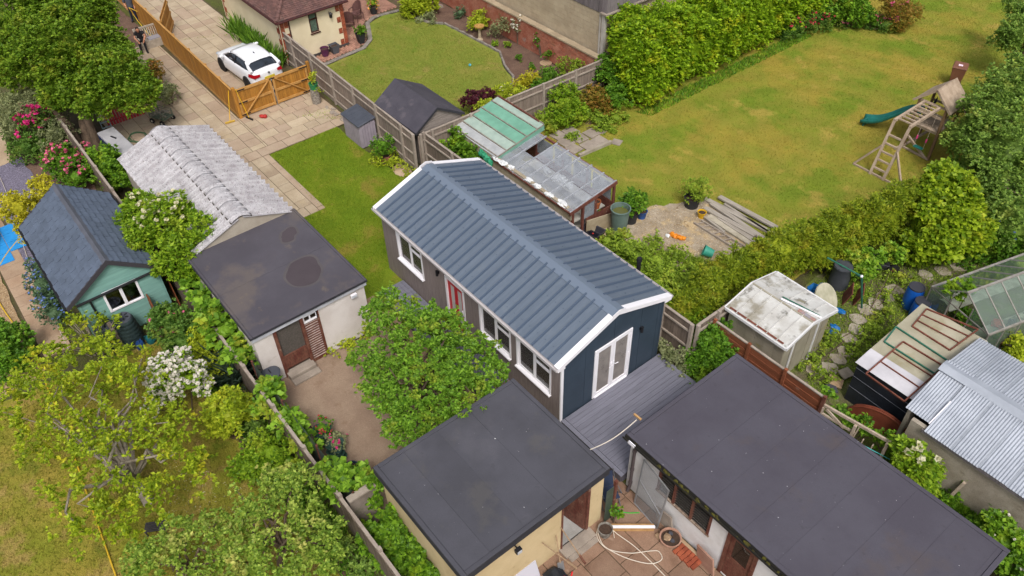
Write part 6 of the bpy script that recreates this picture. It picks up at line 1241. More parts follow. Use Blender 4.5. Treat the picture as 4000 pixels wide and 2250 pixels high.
# monkey bars run towards the ladder
LY = 28.36
for x_ in (-12.08, -11.42): PB('monkey_rail', (x_, TYa, 2.18), (x_, LY, 2.18), .09, .12); PB('ladder_stile', (x_, LY + .06, 2.2), (x_ + (.05 if x_ < -11.7 else -.03), 27.72, 0), .09, .1)
for i in range(8): PB('rung', (-12.08, LY + .25 + i * .27, 2.2), (-11.42, LY + .25 + i * .27, 2.2), .055)
for i in range(5): f_ = .14 + i * .15; y_ = 27.72 + (LY - 27.66) * f_; PB('rung', (-12.05, y_, 2.2 * f_), (-11.44, y_, 2.2 * f_), .065)
PB('ground_rail', (-12.85, 27.8, .04), (-10.65, 27.74, .04), .07); PB('side_brace', (-12.85, 27.82, .04), (-12.07, 28.05, 1.2), .07); PB('side_brace', (-10.66, 27.76, .04), (-11.42, 28.05, 1.2), .07)
PB('swing_leg', (TXa, TYa, .05), (-12.35, 30.0, .05), .08); PB('swing_brace', (-12.3, 30.6, .5), (-11.2, 30.3, .05), .08, m_=m_play); PB('ground_rail', (-12.3, 30.4, .05), (-11.05, 30.3, .05), .07); PB('swing_post', (-11.05, 30.32, 0), (-11.15, 30.6, 2.0), .09, m_=m_playd); PB('swing_brace', (-12.26, 30.5, .06), (-11.86, 32.5, .5), .08)
one('toy_flag', MB().prismx([(0, 0), (.28, .1), (.24, .36), (.03, .24)], -.01, .01), mat('blue pennant', '#31346a', rough=.8), 'small dark blue pennant hanging in the play tower', 'pennant', (-12.0, 31.2, 1.72))
# slide: s-shaped trough
sld = thing('slide', 'green wavy plastic slide running off the play tower', 'slide', (-12.5, 30.8, 0)); m_sld = mat('green slide plastic', '#1f6f68', '#1a6058', scale=3, rough=.3, spec=.5)
b = MB(); n = 18; P0 = Vector((-12.3, 31.2, 1.18)); P1 = Vector((-14.45, 30.75, .1)); prof = [(-.3, .2), (-.27, .03), (-.18, 0), (.18, 0), (.27, .03), (.3, .2)]
dr_ = (P1 - P0); dr_.z = 0; dr_.normalize(); nr = Vector((-dr_.y, dr_.x, 0))
for i in range(n + 1):
    f_ = i / n; c_ = P0.lerp(P1, f_); c_.z = 1.16 * (1 - f_) ** 1.05 + .2 * math.sin(f_ * 6.3) * (1 - f_ * .6) + .12
    for o_, h_ in prof: b.v.append(tuple(c_ + nr * o_ + Vector((0, 0, h_))))
for i in range(n):
    for j in range(5): b.f.append((i * 6 + j, i * 6 + j + 1, (i + 1) * 6 + j + 1, (i + 1) * 6 + j))
b.shift((12.5, -30.8, 0)); o = b.build('chute', m_sld, sld, True); o.modifiers.clear(); md = o.modifiers.new('thick', 'SOLIDIFY'); md.thickness = .02
b = MB(); b.bar((-1.78, -.05, 0), (-1.78, -.05, .3), .3, .04, (1, 0, 0)); b.build('foot', m_sld, sld)
sw_ = thing('swing', 'green swing seat with pink handles hanging under the play tower', 'swing', (-11.55, 30.2, 0)); b = MB(); b.box(-.2, .2, -.1, .1, .42, .45); b.build('seat', mat('green slide plastic', ''), sw_, bevel=.01)
for s_ in (-1, 1): b = MB(); b.tube([(s_ * .2, 0, .44), (s_ * .2, .1, 2.05)], .008, 5); b.build('rope', m_pale, sw_); b = MB(); b.tube([(s_ * .2, .02, .75), (s_ * .2, .03, .9)], .035, 8); b.build('hand_grip', mat('pink plastic', '#c8447c', rough=.5), sw_, True)
# ---------------- wheelie bin
wbn = thing('wheelie_bin', 'brown wheelie bin standing on the lawn behind the play tower', 'bin', tuple(px(3000 + 1400 / 1.932, 640 / 1.932)), R(20)); m_binb = mat('brown bin plastic', '#7a5240', '#6e4838', scale=2, rough=.5)
b = MB(); b.add([(-.22, -.2, .08), (.22, -.2, .08), (.22, .2, .08), (-.22, .2, .08), (-.3, -.28, .92), (.3, -.28, .92), (.3, .3, .92), (-.3, .3, .92)], [(3, 2, 1, 0), (4, 5, 6, 7), (0, 1, 5, 4), (1, 2, 6, 5), (2, 3, 7, 6), (3, 0, 4, 7)]); b.build('bin_body', m_binb, wbn, bevel=.02)
b = MB(); b.add([(-.32, -.31, .92), (.32, -.31, .92), (.32, .34, .92), (-.32, .34, .92), (-.3, -.28, .98), (.3, -.28, .98), (.28, .28, 1.03), (-.28, .28, 1.03)], [(3, 2, 1, 0), (4, 5, 6, 7), (0, 1, 5, 4), (1, 2, 6, 5), (2, 3, 7, 6), (3, 0, 4, 7)]); ld_ = b.build('lid', m_binb, wbn, bevel=.015); b = MB(); b.box(-.1, .08, -.12, .04, 1.0, 1.012); b.shift((0, 0, .0)); b.build('sticker', mat('pink white sticker', '#e0b8cc', '#f0e8f0', scale=14, rough=.6), ld_)
for s_ in (-1, 1): w_ = MB().lathe([(.02, -.03), (.1, -.03), (.1, .03), (.02, .03)], 14).build('wheel', m_tyre, wbn, True); w_.location = (s_ * .22, .26, .1); w_.rotation_euler = (0, R(90), 0)
# ================================================================ OBJECTS, part 2
def P21(x, y, z=0): return px(2000 + x / 1.932, 750 + y / 1.932, z)
def P22(x, y, z=0): return px(2000 + x / 1.932, 1500 + y / 1.932, z)
def P31(x, y, z=0): return px(3000 + x / 1.932, 750 + y / 1.932, z)
def P12(x, y, z=0): return px(1000 + x / 1.932, 1500 + y / 1.932, z)
def P01(x, y, z=0): return px(x / 1.932, 750 + y / 1.932, z)
def P02(x, y, z=0): return px(x / 1.932, 1500 + y / 1.932, z)
def PA(x, y, z=0): return px(2800 + x / 3.22, 1000 + y / 3.22, z)
# ---- by the greenhouse
br = pot('water_butt', 'tall grey green water butt standing at the greenhouse end', (-15.95, 17.5, 0), [(.26, 0), (.31, .5), (.34, 1.02), (.38, 1.05), (.38, 1.1)], mat('grey green plastic', '#63756f', '#566861', scale=2, rough=.55), None, 24, cat='water butt')
b = MB(); b.lathe([(.3, .92), (.01, .925)], 20); b.build('water', mat('green rainwater', '#5a5c30', rough=.08, spec=.6), br)
pot('plant_pot', 'black tub with a young shrub behind the water butt', (-16.1, 18.25, 0), [(.22, 0), (.27, .42), (.29, .46)], mat('black pot', ''), m_soil)
bk = pot('bucket', 'blue bucket behind the water butt', (-16.0, 18.75, 0), [(.15, 0), (.2, .3), (.22, .32)], mat('blue plastic', '#1f4f96', rough=.4), m_soil, cat='bucket')
tb = thing('seed_tub', 'black rectangular tub holding a plug tray below the greenhouse', 'tub', (-16.45, 16.6, 0), R(10)); b = MB(); b.add([(-.33, -.24, 0), (.33, -.24, 0), (.33, .24, 0), (-.33, .24, 0), (-.42, -.32, .26), (.42, -.32, .26), (.42, .32, .26), (-.42, .32, .26), (-.38, -.28, .25), (.38, -.28, .25), (.38, .28, .25), (-.38, .28, .25), (-.32, -.23, .03), (.32, -.23, .03), (.32, .23, .03), (-.32, .23, .03)], [(0, 1, 5, 4), (1, 2, 6, 5), (2, 3, 7, 6), (3, 0, 4, 7), (4, 5, 9, 8), (5, 6, 10, 9), (6, 7, 11, 10), (7, 4, 8, 11), (8, 9, 13, 12), (9, 10, 14, 13), (10, 11, 15, 14), (11, 8, 12, 15), (12, 13, 14, 15), (3, 2, 1, 0)]); b.build('tub_body', mat('grey black plastic', '#3a3a42', rough=.5), tb)
tray = thing('plug_tray', 'dark plug tray with a red label lying in the black tub', 'tray', (-16.35, 16.55, .05), R(10)); b = MB()
for i in range(8):
    for j in range(5): b.lathe([(.02, 0), (.03, .1), (.022, .1), (.015, .03)], 6, (-.25 + i * .07, -.15 + j * .07, 0))
o = b.build('cells', mat('navy plastic', '#20222e', rough=.4), tray); o['kind'] = 'stuff'; b = MB(); b.box(-.03, .03, -.03, .03, .105, .12); b.build('label_tab', mat('red plastic', ''), tray)
one('leaning_board', MB().bar((0, -.55, .3), (0, .5, .3), .03, .62), mat('buff weathered ply', '#a99b84', '#8f8168', scale=2, rough=.9, fine=.1), 'curved buff board leaning against the greenhouse end', 'board', (-16.5, 17.0, .02), R(-14))
for i, (y_, r_, lab) in enumerate(((17.25, .15, 'large terracotta pot on the greenhouse end ledge'), (15.95, .12, 'small terracotta pot at the left of the greenhouse end'), (16.15, .1, 'smallest terracotta pot inside the greenhouse end'))):
    pot('terracotta_pot', lab, (-16.95 - .12 * i, y_, .66 if i == 0 else .64), [(r_ * .7, 0), (r_, .26), (r_ * 1.12, .26), (r_ * 1.12, .32)], m_terra, m_soil)
rd_ = random.Random(21)
for i in range(10): one('plastic_sheet', MB().blob((0, 0, .08), (rd_.uniform(.12, .3), rd_.uniform(.1, .25), .12), 10, 6, .4, rd_), mat('white polythene', '#d4d6d8', rough=.5), 'crumpled white sheeting lying on the bench inside the lean-to greenhouse', 'sheeting', (rd_.uniform(-20.5, -17.1), rd_.choice([16.3, 17.35]), .66), rd_.uniform(0, 6), group='sheeting inside the lean-to greenhouse')
for i in range(7): one('packing_roll', MB().blob((0, 0, .03), (rd_.uniform(.1, .3), rd_.uniform(.06, .12), .06), 10, 6, .45, rd_), mat('white polythene', ''), 'white packing stuffed along the low edge of the greenhouse roof', 'packing', ((-21.1, -20.7, -20.25, -19.2, -18.7, -18.0, -17.3)[i], 15.76 + rd_.uniform(-.06, .1), 1.33), rd_.uniform(-.2, .2), group='packing along the greenhouse eave')
b = MB()
for k in range(6): b.blob((k * .12, rd_.uniform(-.1, .1), 1.1 - k * .02), (.14, .1, .16), 8, 6, .35, rd_)
one('green_netting', b, mat('green netting', '#2f8a66', '#3f9c78', scale=8, rough=.8), 'bunched green netting hanging at the greenhouse wall top', 'netting', (-22.0, 15.72, .1), .1)
# paving slabs laid on the lawn by the greenhouse
gs = thing('slab_path', 'uneven concrete slabs laid beside the lean-to greenhouse', 'paving', (-21.4, 20.3, 0)); me = chamfer_box('slab', m_conc, .03)
for i, (x_, y_) in enumerate(((-22.3, 20.1), (-21.7, 20.0), (-21.1, 19.9), (-22.2, 20.72), (-21.55, 20.65), (-20.9, 20.55), (-20.85, 21.15), (-21.5, 21.3))): wp('slab', me, gs, (x_, y_, .0), (U_(-.03, .03), U_(-.03, .03), U_(-.06, .06)), (.58, .58, .06))
b = MB(); b.bar((-20.55, 19.7, .06), (-20.42, 21.45, .06), .14, .14); wb(b, 'edging', m_bwall, gs)
for i, (q, lab) in enumerate((((2000 + 790 / 1.932, 1075 / 1.932), 'lone slab on the grass beyond the slab path'), ((2000 + 675 / 1.932, 990 / 1.932), 'slab sunk in the weeds above the slab path'))): o = piece('stray_slab', me, None, px(*q), (0, 0, .4), (.42, .42, .03)); tag(o, lab, 'slab')
# ---- plank pile, ladder
rows = [(P21(1455, 60), P21(1932 + 50, 330)), (P21(1500, 100), P21(1900, 370)), (P21(1560, 55), P21(1932 + 60, 290)), (P21(1480, 190), P21(1850, 430)), (P21(1560, 210), P21(1880, 420)), (P21(1450, 140), P21(1830, 350)), (P21(1600, 100), P21(1990, 350)), (P21(1420, 180), P21(1600, 320))]
names = ['longest grey plank at the back of the timber stack', 'grey plank second from the back of the timber stack', 'grey plank lying high on the far side of the timber stack', 'pale wide plank at the near side of the timber stack', 'plank beside the pale wide plank in the timber stack', 'dark plank in the middle of the timber stack', 'thin batten on the lawn edge of the timber stack', 'short plank end beside the yellow bucket']
for i, ((p, q), lab) in enumerate(zip(rows, names)):
    b = MB(); b.bar(p + Vector((0, 0, .06 + .035 * (i % 3))), q + Vector((0, 0, .06 + .035 * (i % 3))), .28 if i == 3 else (.2 if i < 6 else .09), .07); c_ = (p + q) / 2; b.shift((-c_.x, -c_.y, 0)); one('plank', b, mat('pale plank', '#b0a898', '#98907f', scale=3, rough=.9, fine=.12) if i == 3 else mat('grey plank', '#a39b92', '#8d857b', scale=3, stretch=(.5, 4, 4), rough=.9, fine=.15), lab, 'plank', (c_.x, c_.y, .0), group='planks of the timber stack')
lad = thing('ladder', 'grey wooden ladder lying flat beside the timber stack', 'ladder', tuple(P21(1370, 235))); o_ = Vector(lad.location); s1 = (P21(1370, 240), P21(1735, 470)); s2 = (P21(1430, 225), P21(1800, 450))
for p, q in (s1, s2): b = MB(); b.bar(p - o_ + Vector((0, 0, .06)), q - o_ + Vector((0, 0, .06)), .045, .08); b.build('stile', m_fp, lad)
for i in range(9): f_ = (i + .5) / 9; b = MB(); b.bar(s1[0].lerp(s1[1], f_) - o_ + Vector((0, 0, .07)), s2[0].lerp(s2[1], f_) - o_ + Vector((0, 0, .07)), .03); b.build('rung', m_fp, lad)
pot('bucket', 'yellow bucket by the timber stack', tuple(P21(1428, 190)), [(.12, 0), (.16, .24), (.175, .26)], mat('yellow plastic', ''), m_soil, cat='bucket')
pot('plant_pot', 'large black pot holding a feathery shrub at the lawn edge', tuple(P21(1352, 105)), [(.26, 0), (.31, .4), (.33, .44)], mat('black pot', ''), m_soil)
tbk = pot('bucket', 'teal bucket tipped on its side beside the clipped hedge', tuple(P21(1510, 500)), [(.15, 0), (.2, .34), (.23, .36)], mat('teal plastic bucket', '#3a8f7c', rough=.5), None, cat='bucket'); tbk.rotation_euler = (R(75), 0, R(-60)); tbk.location.z = .2
b = MB(); rd_ = random.Random(5)
for k in range(5): b.blob((k * .11 - .2, rd_.uniform(-.04, .04), .07), (.11, .1, .08), 9, 6, .3, rd_)
one('plastic_bag', b, mat('orange plastic bag', '#e08a1c', '#c9741a', scale=8, rough=.5), 'orange plastic bag lying at the edge of the weeds', 'bag', tuple(P21(1245, 345)), .3, True)
one('plastic_bag', MB().blob((0, 0, .05), (.09, .08, .06), 9, 6, .3, rd_), mat('white polythene', ''), 'small white bag next to the orange bag', 'bag', tuple(P21(1172, 338)), 0, True)
b = MB()
for k in range(7): a_ = rd_.uniform(0, 6.28); p = Vector((rd_.uniform(-.15, .15), rd_.uniform(-.15, .15), .1)); d = Vector((math.cos(a_), math.sin(a_), rd_.uniform(.05, .35))); b.tube([p, p + d * .3, p + d * .6 + Vector((rd_.uniform(-.1, .1), rd_.uniform(-.1, .1), .03))], [.04, .03, .015], 6)
one('dead_branch', b, mat('dead branch bark', '#9a8a7a', '#7f7060', scale=6, rough=.95), 'forked pale dead branch lying among the weeds', 'branch', tuple(P21(1265, 580)))
b = MB(); b.blob((0, 0, .22), (.3, .22, .3), 10, 8, .2, rd_); one('plastic_bag', b, mat('printed compost bag', '#aeb2b8', '#5c4a8a', scale=4, rough=.4), 'printed silver compost bag against the fence behind the deck', 'bag', tuple(P21(1270, 905)), 0, True)
# ---- allotment side
def one_bar(name, p, q, w_, m_, label, cat, group=None): b = MB(); p, q = Vector(p), Vector(q); b.bar(Vector((0, 0, 0)), q - p, w_); return one(name, b, m_, label, cat, p, group=group)
b = MB(); q0, q1 = PA(820, 525, 1.98), PA(1290, 770, 1.9); b.tube([Vector((0, 0, .05)), (q1 - q0) * .5 + Vector((0, 0, .06)), (q1 - q0) + Vector((0, 0, .06))], .02, 6); one('green_cane', b, m_grnf, 'thin green tube lying along the white shed roof', 'tube', q0)
b = MB(); q0, q1 = PA(800, 560, 1.98), PA(1310, 800, 1.88); b.tube([Vector((0, 0, .08)), (q1 - q0) + Vector((0, 0, .08))], .03, 6); one('white_pipe', b, m_white, 'white plastic pipe lying on the white shed roof', 'pipe', q0)
b = MB(); q0, q1 = PA(1020, 705, 1.97), PA(1230, 840, 1.93); b.tube([Vector((0, 0, .07)), (q1 - q0) + Vector((0, 0, .07))], .065, 10); one('grey_pipe', b, mat('grey pipe', '#8b8c94', '#9a7468', scale=5, rough=.5), 'short thick grey pipe on the white shed roof', 'pipe', q0)
b = MB(); b.blob((0, 0, .4), (.5, .4, .5), 14, 9, .18, rd_); one('blue_tarpaulin', b, mat('blue tarpaulin', '#1a6cb0', '#165a98', scale=4, rough=.4, bump=.8, bscale=9), 'blue tarpaulin heaped behind the white-roofed shed', 'tarpaulin', (-8.85, 19.75, 0), .3)
rp = thing('round_lattice', 'round pale lattice tray leaning on the blue tarpaulin', 'lattice', tuple(PA(1365, 545, .8))); rp.rotation_euler = (R(10), R(48), R(20)); b = MB(); b.lathe([(.5, 0), (.54, .0), (.54, .05), (.5, .05)], 28); b.build('rim', mat('pale stone plastic', '#b5b09c', '#9c9a84', scale=3, rough=.7), rp); b = MB(); b.lathe([(.5, .0), (.01, .005)], 28); b.build('base', mat('pale green tray', '#a9c4ac', '#c4c8b4', scale=5, rough=.7), rp)
for i in range(-4, 5): L_ = math.sqrt(max(.01, .25 - (i * .11) ** 2)); b = MB(); b.box(-L_, L_, i * .11 - .015, i * .11 + .015, .01, .035); b.build('lattice_bar', mat('pale stone plastic', ''), rp); b = MB(); b.box(i * .11 - .015, i * .11 + .015, -L_, L_, .012, .037); b.build('lattice_bar', mat('pale stone plastic', ''), rp)
db = pot('compost_bin', 'dark grey round bin under the green washing frame', (-9.0, 21.15, 0), [(.34, 0), (.33, .5), (.3, .85), (.32, .88)], mat('dark grey plastic', '#43464c', '#3a3d42', scale=3, rough=.6), None, 22, cat='bin'); b = MB(); b.lathe([(.31, .88), (.3, .92), (.18, .93), (.18, .97), (.02, .98)], 22); b.build('lid', mat('dark grey plastic', ''), db, True)
gp = thing('washing_frame', 'teal green metal washing pole frame beside the dark bin', 'pole', (-7.9, 20.1, 0)); b = MB(); b.tube([(.1, .7, 0), (0, 0, 1.8)], .03, 8); b.build('upright', m_grnf, gp, True); b = MB(); b.tube([(0, 0, 1.8), (-1.25, .0, 1.75)], .028, 8); b.build('arm', m_grnf, gp, True); b = MB(); b.tube([(0, 0, 1.8), (-.35, .4, 1.35)], .02, 8); b.build('brace', m_grnf, gp, True); b = MB(); b.blob((0, 0, 1.8), (.05, .05, .05), 8, 6, 0); b.build('joint', m_white, gp, True)
one_bar('rusty_panel', (0, 0, 0), (0, 0, .01), .01, m_rust, 'x', 'x') if False else None
for i, (x_, y_, lab) in enumerate(((-8.45, 20.65, 'rusty brown sheet leaning behind the round lattice'), (-8.2, 20.9, 'second rusty brown sheet nearest the weeds'))): one('rusty_sheet', MB().bar((0, -.3, .32), (0, .3, .32), .03, .62), m_rust, lab, 'sheet', (x_, y_, .02), R(25 + 8 * i), rot=(0, R(18), R(30)))
m_bluep = mat('blue drum plastic', '#1557b0', '#124c9c', scale=2, rough=.4)
for p, h, lab in (((-6.85, 22.05, 0), .9, 'taller blue drum with a black lid in the weeds'), ((-6.4, 21.75, 0), .75, 'shorter blue drum half hidden by the sheeted roof')):
    t = thing('blue_drum', lab, 'drum', p, 0, 'blue drums'); b = MB(); b.lathe([(.22, 0), (.27, .12), (.285, h * .5), (.27, h - .12), (.24, h)], 22); b.build('drum_body', m_bluep, t, True); b = MB(); b.lathe([(.25, h - .02), (.255, h + .03), (.22, h + .03), (.21, h + .01), (.05, h + .012)], 22); b.build('lid', mat('grey black plastic', ''), t, True)
bt = thing('bath_tub', 'black plastic tub standing on end by the old greenhouse', 'tub', (-6.0, 22.0, 0)); bt.rotation_euler = (R(50), 0, R(-15)); b = MB(); n = 16
for k, (rx, ry, z_) in enumerate(((.25, .55, 0), (.32, .7, .35), (.36, .75, .36), (.3, .66, .34), (.23, .5, .03))): b.v += [(rx * math.copysign(abs(math.cos(2 * math.pi * i / n)) ** .7, math.cos(2 * math.pi * i / n)), ry * math.copysign(abs(math.sin(2 * math.pi * i / n)) ** .7, math.sin(2 * math.pi * i / n)), z_) for i in range(n)]
for k in range(4):
    for i in range(n): b.f.append((k * n + i, k * n + (i + 1) % n, (k + 1) * n + (i + 1) % n, (k + 1) * n + i))
b.f += [tuple(range(n))[::-1], tuple(range(4 * n, 5 * n))]; b.build('tub_shell', mat('black glossy plastic', '#15181c', rough=.35), bt, True)
whb = thing('wheelbarrow', 'old black wheelbarrow tipped up under the bushes', 'wheelbarrow', (-8.7, 22.6, 0), R(40)); b = MB(); b.add([(-.3, -.25, .35), (.3, -.2, .3), (.3, .2, .3), (-.3, .25, .35), (-.45, -.36, .75), (.5, -.3, .55), (.5, .3, .55), (-.45, .36, .75)], [(3, 2, 1, 0), (0, 1, 5, 4), (1, 2, 6, 5), (2, 3, 7, 6), (3, 0, 4, 7)]); o = b.build('tray', mat('grey black plastic', ''), whb); md = o.modifiers.new('t', 'SOLIDIFY'); md.thickness = .02
for s_ in (-1, 1): b = MB(); b.tube([(.75, 0, .2), (.2, s_ * .2, .3), (-.4, s_ * .26, .38), (-.9, s_ * .3, .75)], .018, 6); b.build('shaft', m_black, whb, True); b = MB(); b.tube([(-.3, s_ * .24, .36), (-.4, s_ * .25, 0)], .018, 6); b.build('leg', m_black, whb, True)
w_ = MB().lathe([(.06, -.05), (.2, -.045), (.2, .045), (.06, .05)], 16).build('wheel', m_tyre, whb, True); w_.location = (.75, 0, .2); w_.rotation_euler = (R(90), 0, 0); MB().lathe([(.02, -.055), (.08, -.05), (.08, .05), (.02, .055)], 10).build('hub', m_rust, w_, True)
stn = [(1770, 800), (1740, 930), (1660, 1050), (1610, 1205), (1530, 1310), (1410, 1420), (1220, 1440)]
m_sst = mat('pale stepping slab', '#a39a8c', '#8d8272', scale=2.2, rough=.95, fine=.15, bump=.3, spots=(('#66603c', 2.5, .6, .1, .6),)); lab7 = ['stepping slab nearest the blue drums', 'cracked stepping slab beside the shed corner', 'stepping slab level with the blue scrap', 'broad stepping slab below the white shed', 'stepping slab near the sheeted shed', 'stepping slab beside the lap fence', 'last stepping slab by the shed door']
for i, (x_, y_) in enumerate(stn):
    rd2 = random.Random(i); pl = [(.28 * (1 + rd2.uniform(-.2, .15)) * math.cos(a_), .25 * (1 + rd2.uniform(-.2, .15)) * math.sin(a_)) for a_ in [R(45 + 90 * k + s_) for k in range(4) for s_ in (-28, 28)]]; one('stepping_slab', MB().prism(pl, 0, .05), m_sst, lab7[i], 'stepping stone', PA(x_, y_), rd2.uniform(-.4, .4), group='stepping slabs through the weeds')
for i, (x_, y_) in enumerate(((540, 640), (440, 730), (330, 800), (220, 860), (870, 480), (1050, 440), (1210, 395))):
    rd2 = random.Random(i + 40); pl = [(.33 * (1 + rd2.uniform(-.25, .1)) * math.cos(a_), .26 * (1 + rd2.uniform(-.25, .1)) * math.sin(a_)) for a_ in [R(45 + 90 * k + s_) for k in range(4) for s_ in (-28, 28)]]; one('stepping_slab', MB().prism(pl, 0, .04), m_sst, ['slab in the weeds beside the blue drums', 'half buried slab left of the blue drums', 'slab between the washing frame and the sheeted shed', 'slab just behind the rusty sheets', 'slab at the near end of the path behind the old greenhouse', 'middle slab of the path behind the old greenhouse', 'farthest slab of the path behind the old greenhouse'][i], 'stepping stone', px(3300 + x_ / 2.76, 900 + y_ / 2.76), rd2.uniform(-.4, .4), group='stepping slabs through the weeds')
for i, (x_, y_) in enumerate(((540, 905), (500, 1030), (480, 1070))): q = P31(x_, y_); b = MB(); b.blob((0, 0, .04), (.16, .13, .07), 9, 6, .4, random.Random(i)); one('blue_scrap', b, mat('blue tarpaulin', ''), ['blue plastic scrap at the corner of the white-roofed shed', 'blue plastic scrap on the dark soil', 'lowest blue plastic scrap beside the shed wall'][i], 'scrap', q)
tlid = thing('red_roof_sheet', 'curved red brown moulded sheet standing against the black wrapped shed', 'sheet', (-4.6, 16.75, 0), R(8)); b = MB(); n = 14
pts = [(-.95 + 1.9 * i / n, .35 + .55 * math.sin(math.pi * i / n) ** .6) for i in range(n + 1)]
b.prismy([(-.95, 0)] + pts + [(.95, 0)], -.03, .03); b.build('panel', mat('red brown moulding', '#7d4230', '#6a3526', scale=3, rough=.6), tlid); b = MB(); b.tube([(x_, -.035, z_ - .05) for x_, z_ in pts], .03, 6); b.build('rim', mat('red brown moulding', ''), tlid)
one('round_slab', MB().lathe([(.3, 0), (.32, .05), (.28, .06)], 16), m_conc, 'round grey slab leaning by the corrugated shed corner', 'slab', (-3.65, 16.75, .3), 0, rot=(R(70), 0, R(20)))
for i, (x_, y_, lab) in enumerate(((3200 + 140 / 2.415, 1250 + 610 / 2.415, 'buff offcut board by the black wrapped wall'), (3200 + 240 / 2.415, 1250 + 530 / 2.415, 'larger buff offcut at the corner of the black wrapped wall'), (3200 + 100 / 2.415, 1250 + 660 / 2.415, 'dark slate offcut beside the broken fence'))): one('offcut', MB().box(-.22, .22, -.16, .16, 0, .05), [m_sleeper, m_sst, m_felt][i], lab, 'offcut', px(x_, y_) + Vector((0, 0, .12)), .5 + i * .4, rot=(.2, .15, .4 + i))
one('post_stub', MB().bar((0, 0, 0), (.12, .1, .9), .08), m_pale, 'leaning pale post stub below the corrugated roof', 'post', px(3000 + 1345 / 1.932, 1500 + 880 / 1.932)); one('twine', MB().tube([px(3000 + 705 / 1.932, 1500 + 455 / 1.932, .9) + Vector((0, 0, 0)), px(3000 + 920 / 1.932, 1500 + 570 / 1.932, .7)], .012, 5), mat('turquoise twine', '#4fb0b0', rough=.6), 'turquoise twine stretched beside the long flat roof', 'twine', (0, 0, 0))
pz = thing('garden_table', 'old table with a rusty top beyond the corrugated roof', 'table', tuple(px(3200 + 1790 / 2.415, 1250 + 320 / 2.415)), R(20)); b = MB(); b.box(-.45, .45, -.3, .3, .55, .6); b.build('table_top', mat('rust stained top', '#a89a92', '#8a5a3c', scale=3, rough=.8), pz)
for x_ in (-.4, .4):
    for y_ in (-.25, .25): b = MB(); b.box(x_ - .03, x_ + .03, y_ - .03, y_ + .03, 0, .55); b.build('leg', m_rust, pz)
pot('bucket', 'teal bucket beyond the corrugated roof', tuple(px(3200 + 1705 / 2.415, 1250 + 310 / 2.415)), [(.14, 0), (.19, .3), (.2, .32)], mat('teal plastic', ''), None, cat='bucket')
# ---- foreground patio
mg = thing('mesh_gate', 'galvanised mesh gate leaning against the white wall', 'gate', (-6.95, 9.72, 0)); P = [(-.47, .12, .02), (.45, .0, .02), (.45, .16, 1.75), (-.47, .2, 1.9)]
P = [Vector(p) for p in ((-.46, -.02, .02), (.46, -.12, .02), (.46, .08, 1.62), (-.46, .12, 1.9))]
for i in range(4): b = MB(); b.bar(P[i], P[(i + 1) % 4], .035); b.build('frame_bar', m_gal, mg)
b = MB(); b.bar(P[0].lerp(P[3], .55), P[1].lerp(P[2], .35), .03); b.build('brace', m_gal, mg)
b = MB()
for i in range(1, 30): f_ = i / 30; b.tube([P[0].lerp(P[1], f_), P[3].lerp(P[2], f_)], .0032, 4, False)
for i in range(1, 50): f_ = i / 50; b.tube([P[0].lerp(P[3], f_), P[1].lerp(P[2], f_)], .0032, 4, False)
o = b.build('wire_mesh', m_gal, mg); o['kind'] = 'stuff'
ch = thing('folding_chair', 'navy folding garden chair in the gap beside the cream outbuilding', 'chair', (-7.9, 9.2, 0), R(-20)); m_nav = mat('navy sling', '#2f3a52', '#28324a', scale=4, rough=.7)
b = MB(); b.box(-.2, .22, -.22, .22, .4, .43); b.build('seat', m_nav, ch); b = MB(); b.bar((-.2, 0, .45), (-.34, 0, .9), .42, .02, (1, 0, 0)); b.build('backrest', m_nav, ch)
for s_ in (-1, 1): b = MB(); b.tube([(.25, s_ * .25, 0), (-.22, s_ * .25, .62), (-.36, s_ * .24, .95)], .014, 6); b.build('frame', mat('grey steel', '#6d7078', rough=.4, metal=.5), ch, True); b = MB(); b.tube([(-.28, s_ * .25, 0), (.22, s_ * .25, .62), (-.22, s_ * .25, .62)], .014, 6); b.build('frame', mat('grey steel', ''), ch, True)
one('rusty_post', MB().bar((0, 0, 0), (.02, .03, 1.7), .08), m_brown, 'rusty brown post beside the navy chair', 'post', (-7.52, 8.93, 0)); one('mesh_fence', MB().box(-.01, .0, -.25, .0, 0, 1.5), glassmat('green chicken wire', (.9, .9, .9, 1), 0, .5, '#3c5c4a', .3), 'green chicken wire stretched between the cream wall and the rusty post', 'netting', (-7.5, 8.9, 0))
trg = thing('white_channel', 'white edged timber length lying across the patio', 'timber', (-6.93, 9.05, 0), math.atan2(.95, .79)); b = MB(); b.box(-.62, .62, -.06, .06, .02, .2); b.build('timber', mat('fresh timber', '#b59062', '#a07c50', scale=4, stretch=(.4, 3, 3), rough=.8), trg); b = MB(); b.box(-.63, .63, -.075, .0, .2, .225); b.build('white_edge', m_white, trg)
pot('plant_pot', 'round stone pot wrapped with white hose by the cream doorway', (-7.25, 8.45, .02), [(.14, 0), (.18, .2), (.2, .28)], mat('mottled stone pot', '#8f8a82', '#55504a', scale=12, rough=.9), m_soil)
hz = [(-7.0, 8.55), (-7.3, 8.72), (-7.5, 8.5), (-7.3, 8.22), (-6.9, 8.2), (-6.45, 8.55), (-6.15, 9.0), (-6.0, 9.15), (-5.8, 9.05), (-5.9, 8.75), (-6.3, 8.45), (-6.75, 8.25), (-7.1, 8.2), (-7.45, 8.4), (-7.4, 8.65), (-7.05, 8.68), (-6.5, 8.78), (-5.9, 8.8), (-5.3, 8.8), (-4.9, 8.9), (-4.5, 8.85), (-4.35, 9.05), (-4.6, 9.1), (-4.75, 8.9), (-4.4, 8.7), (-3.9, 9.2)]
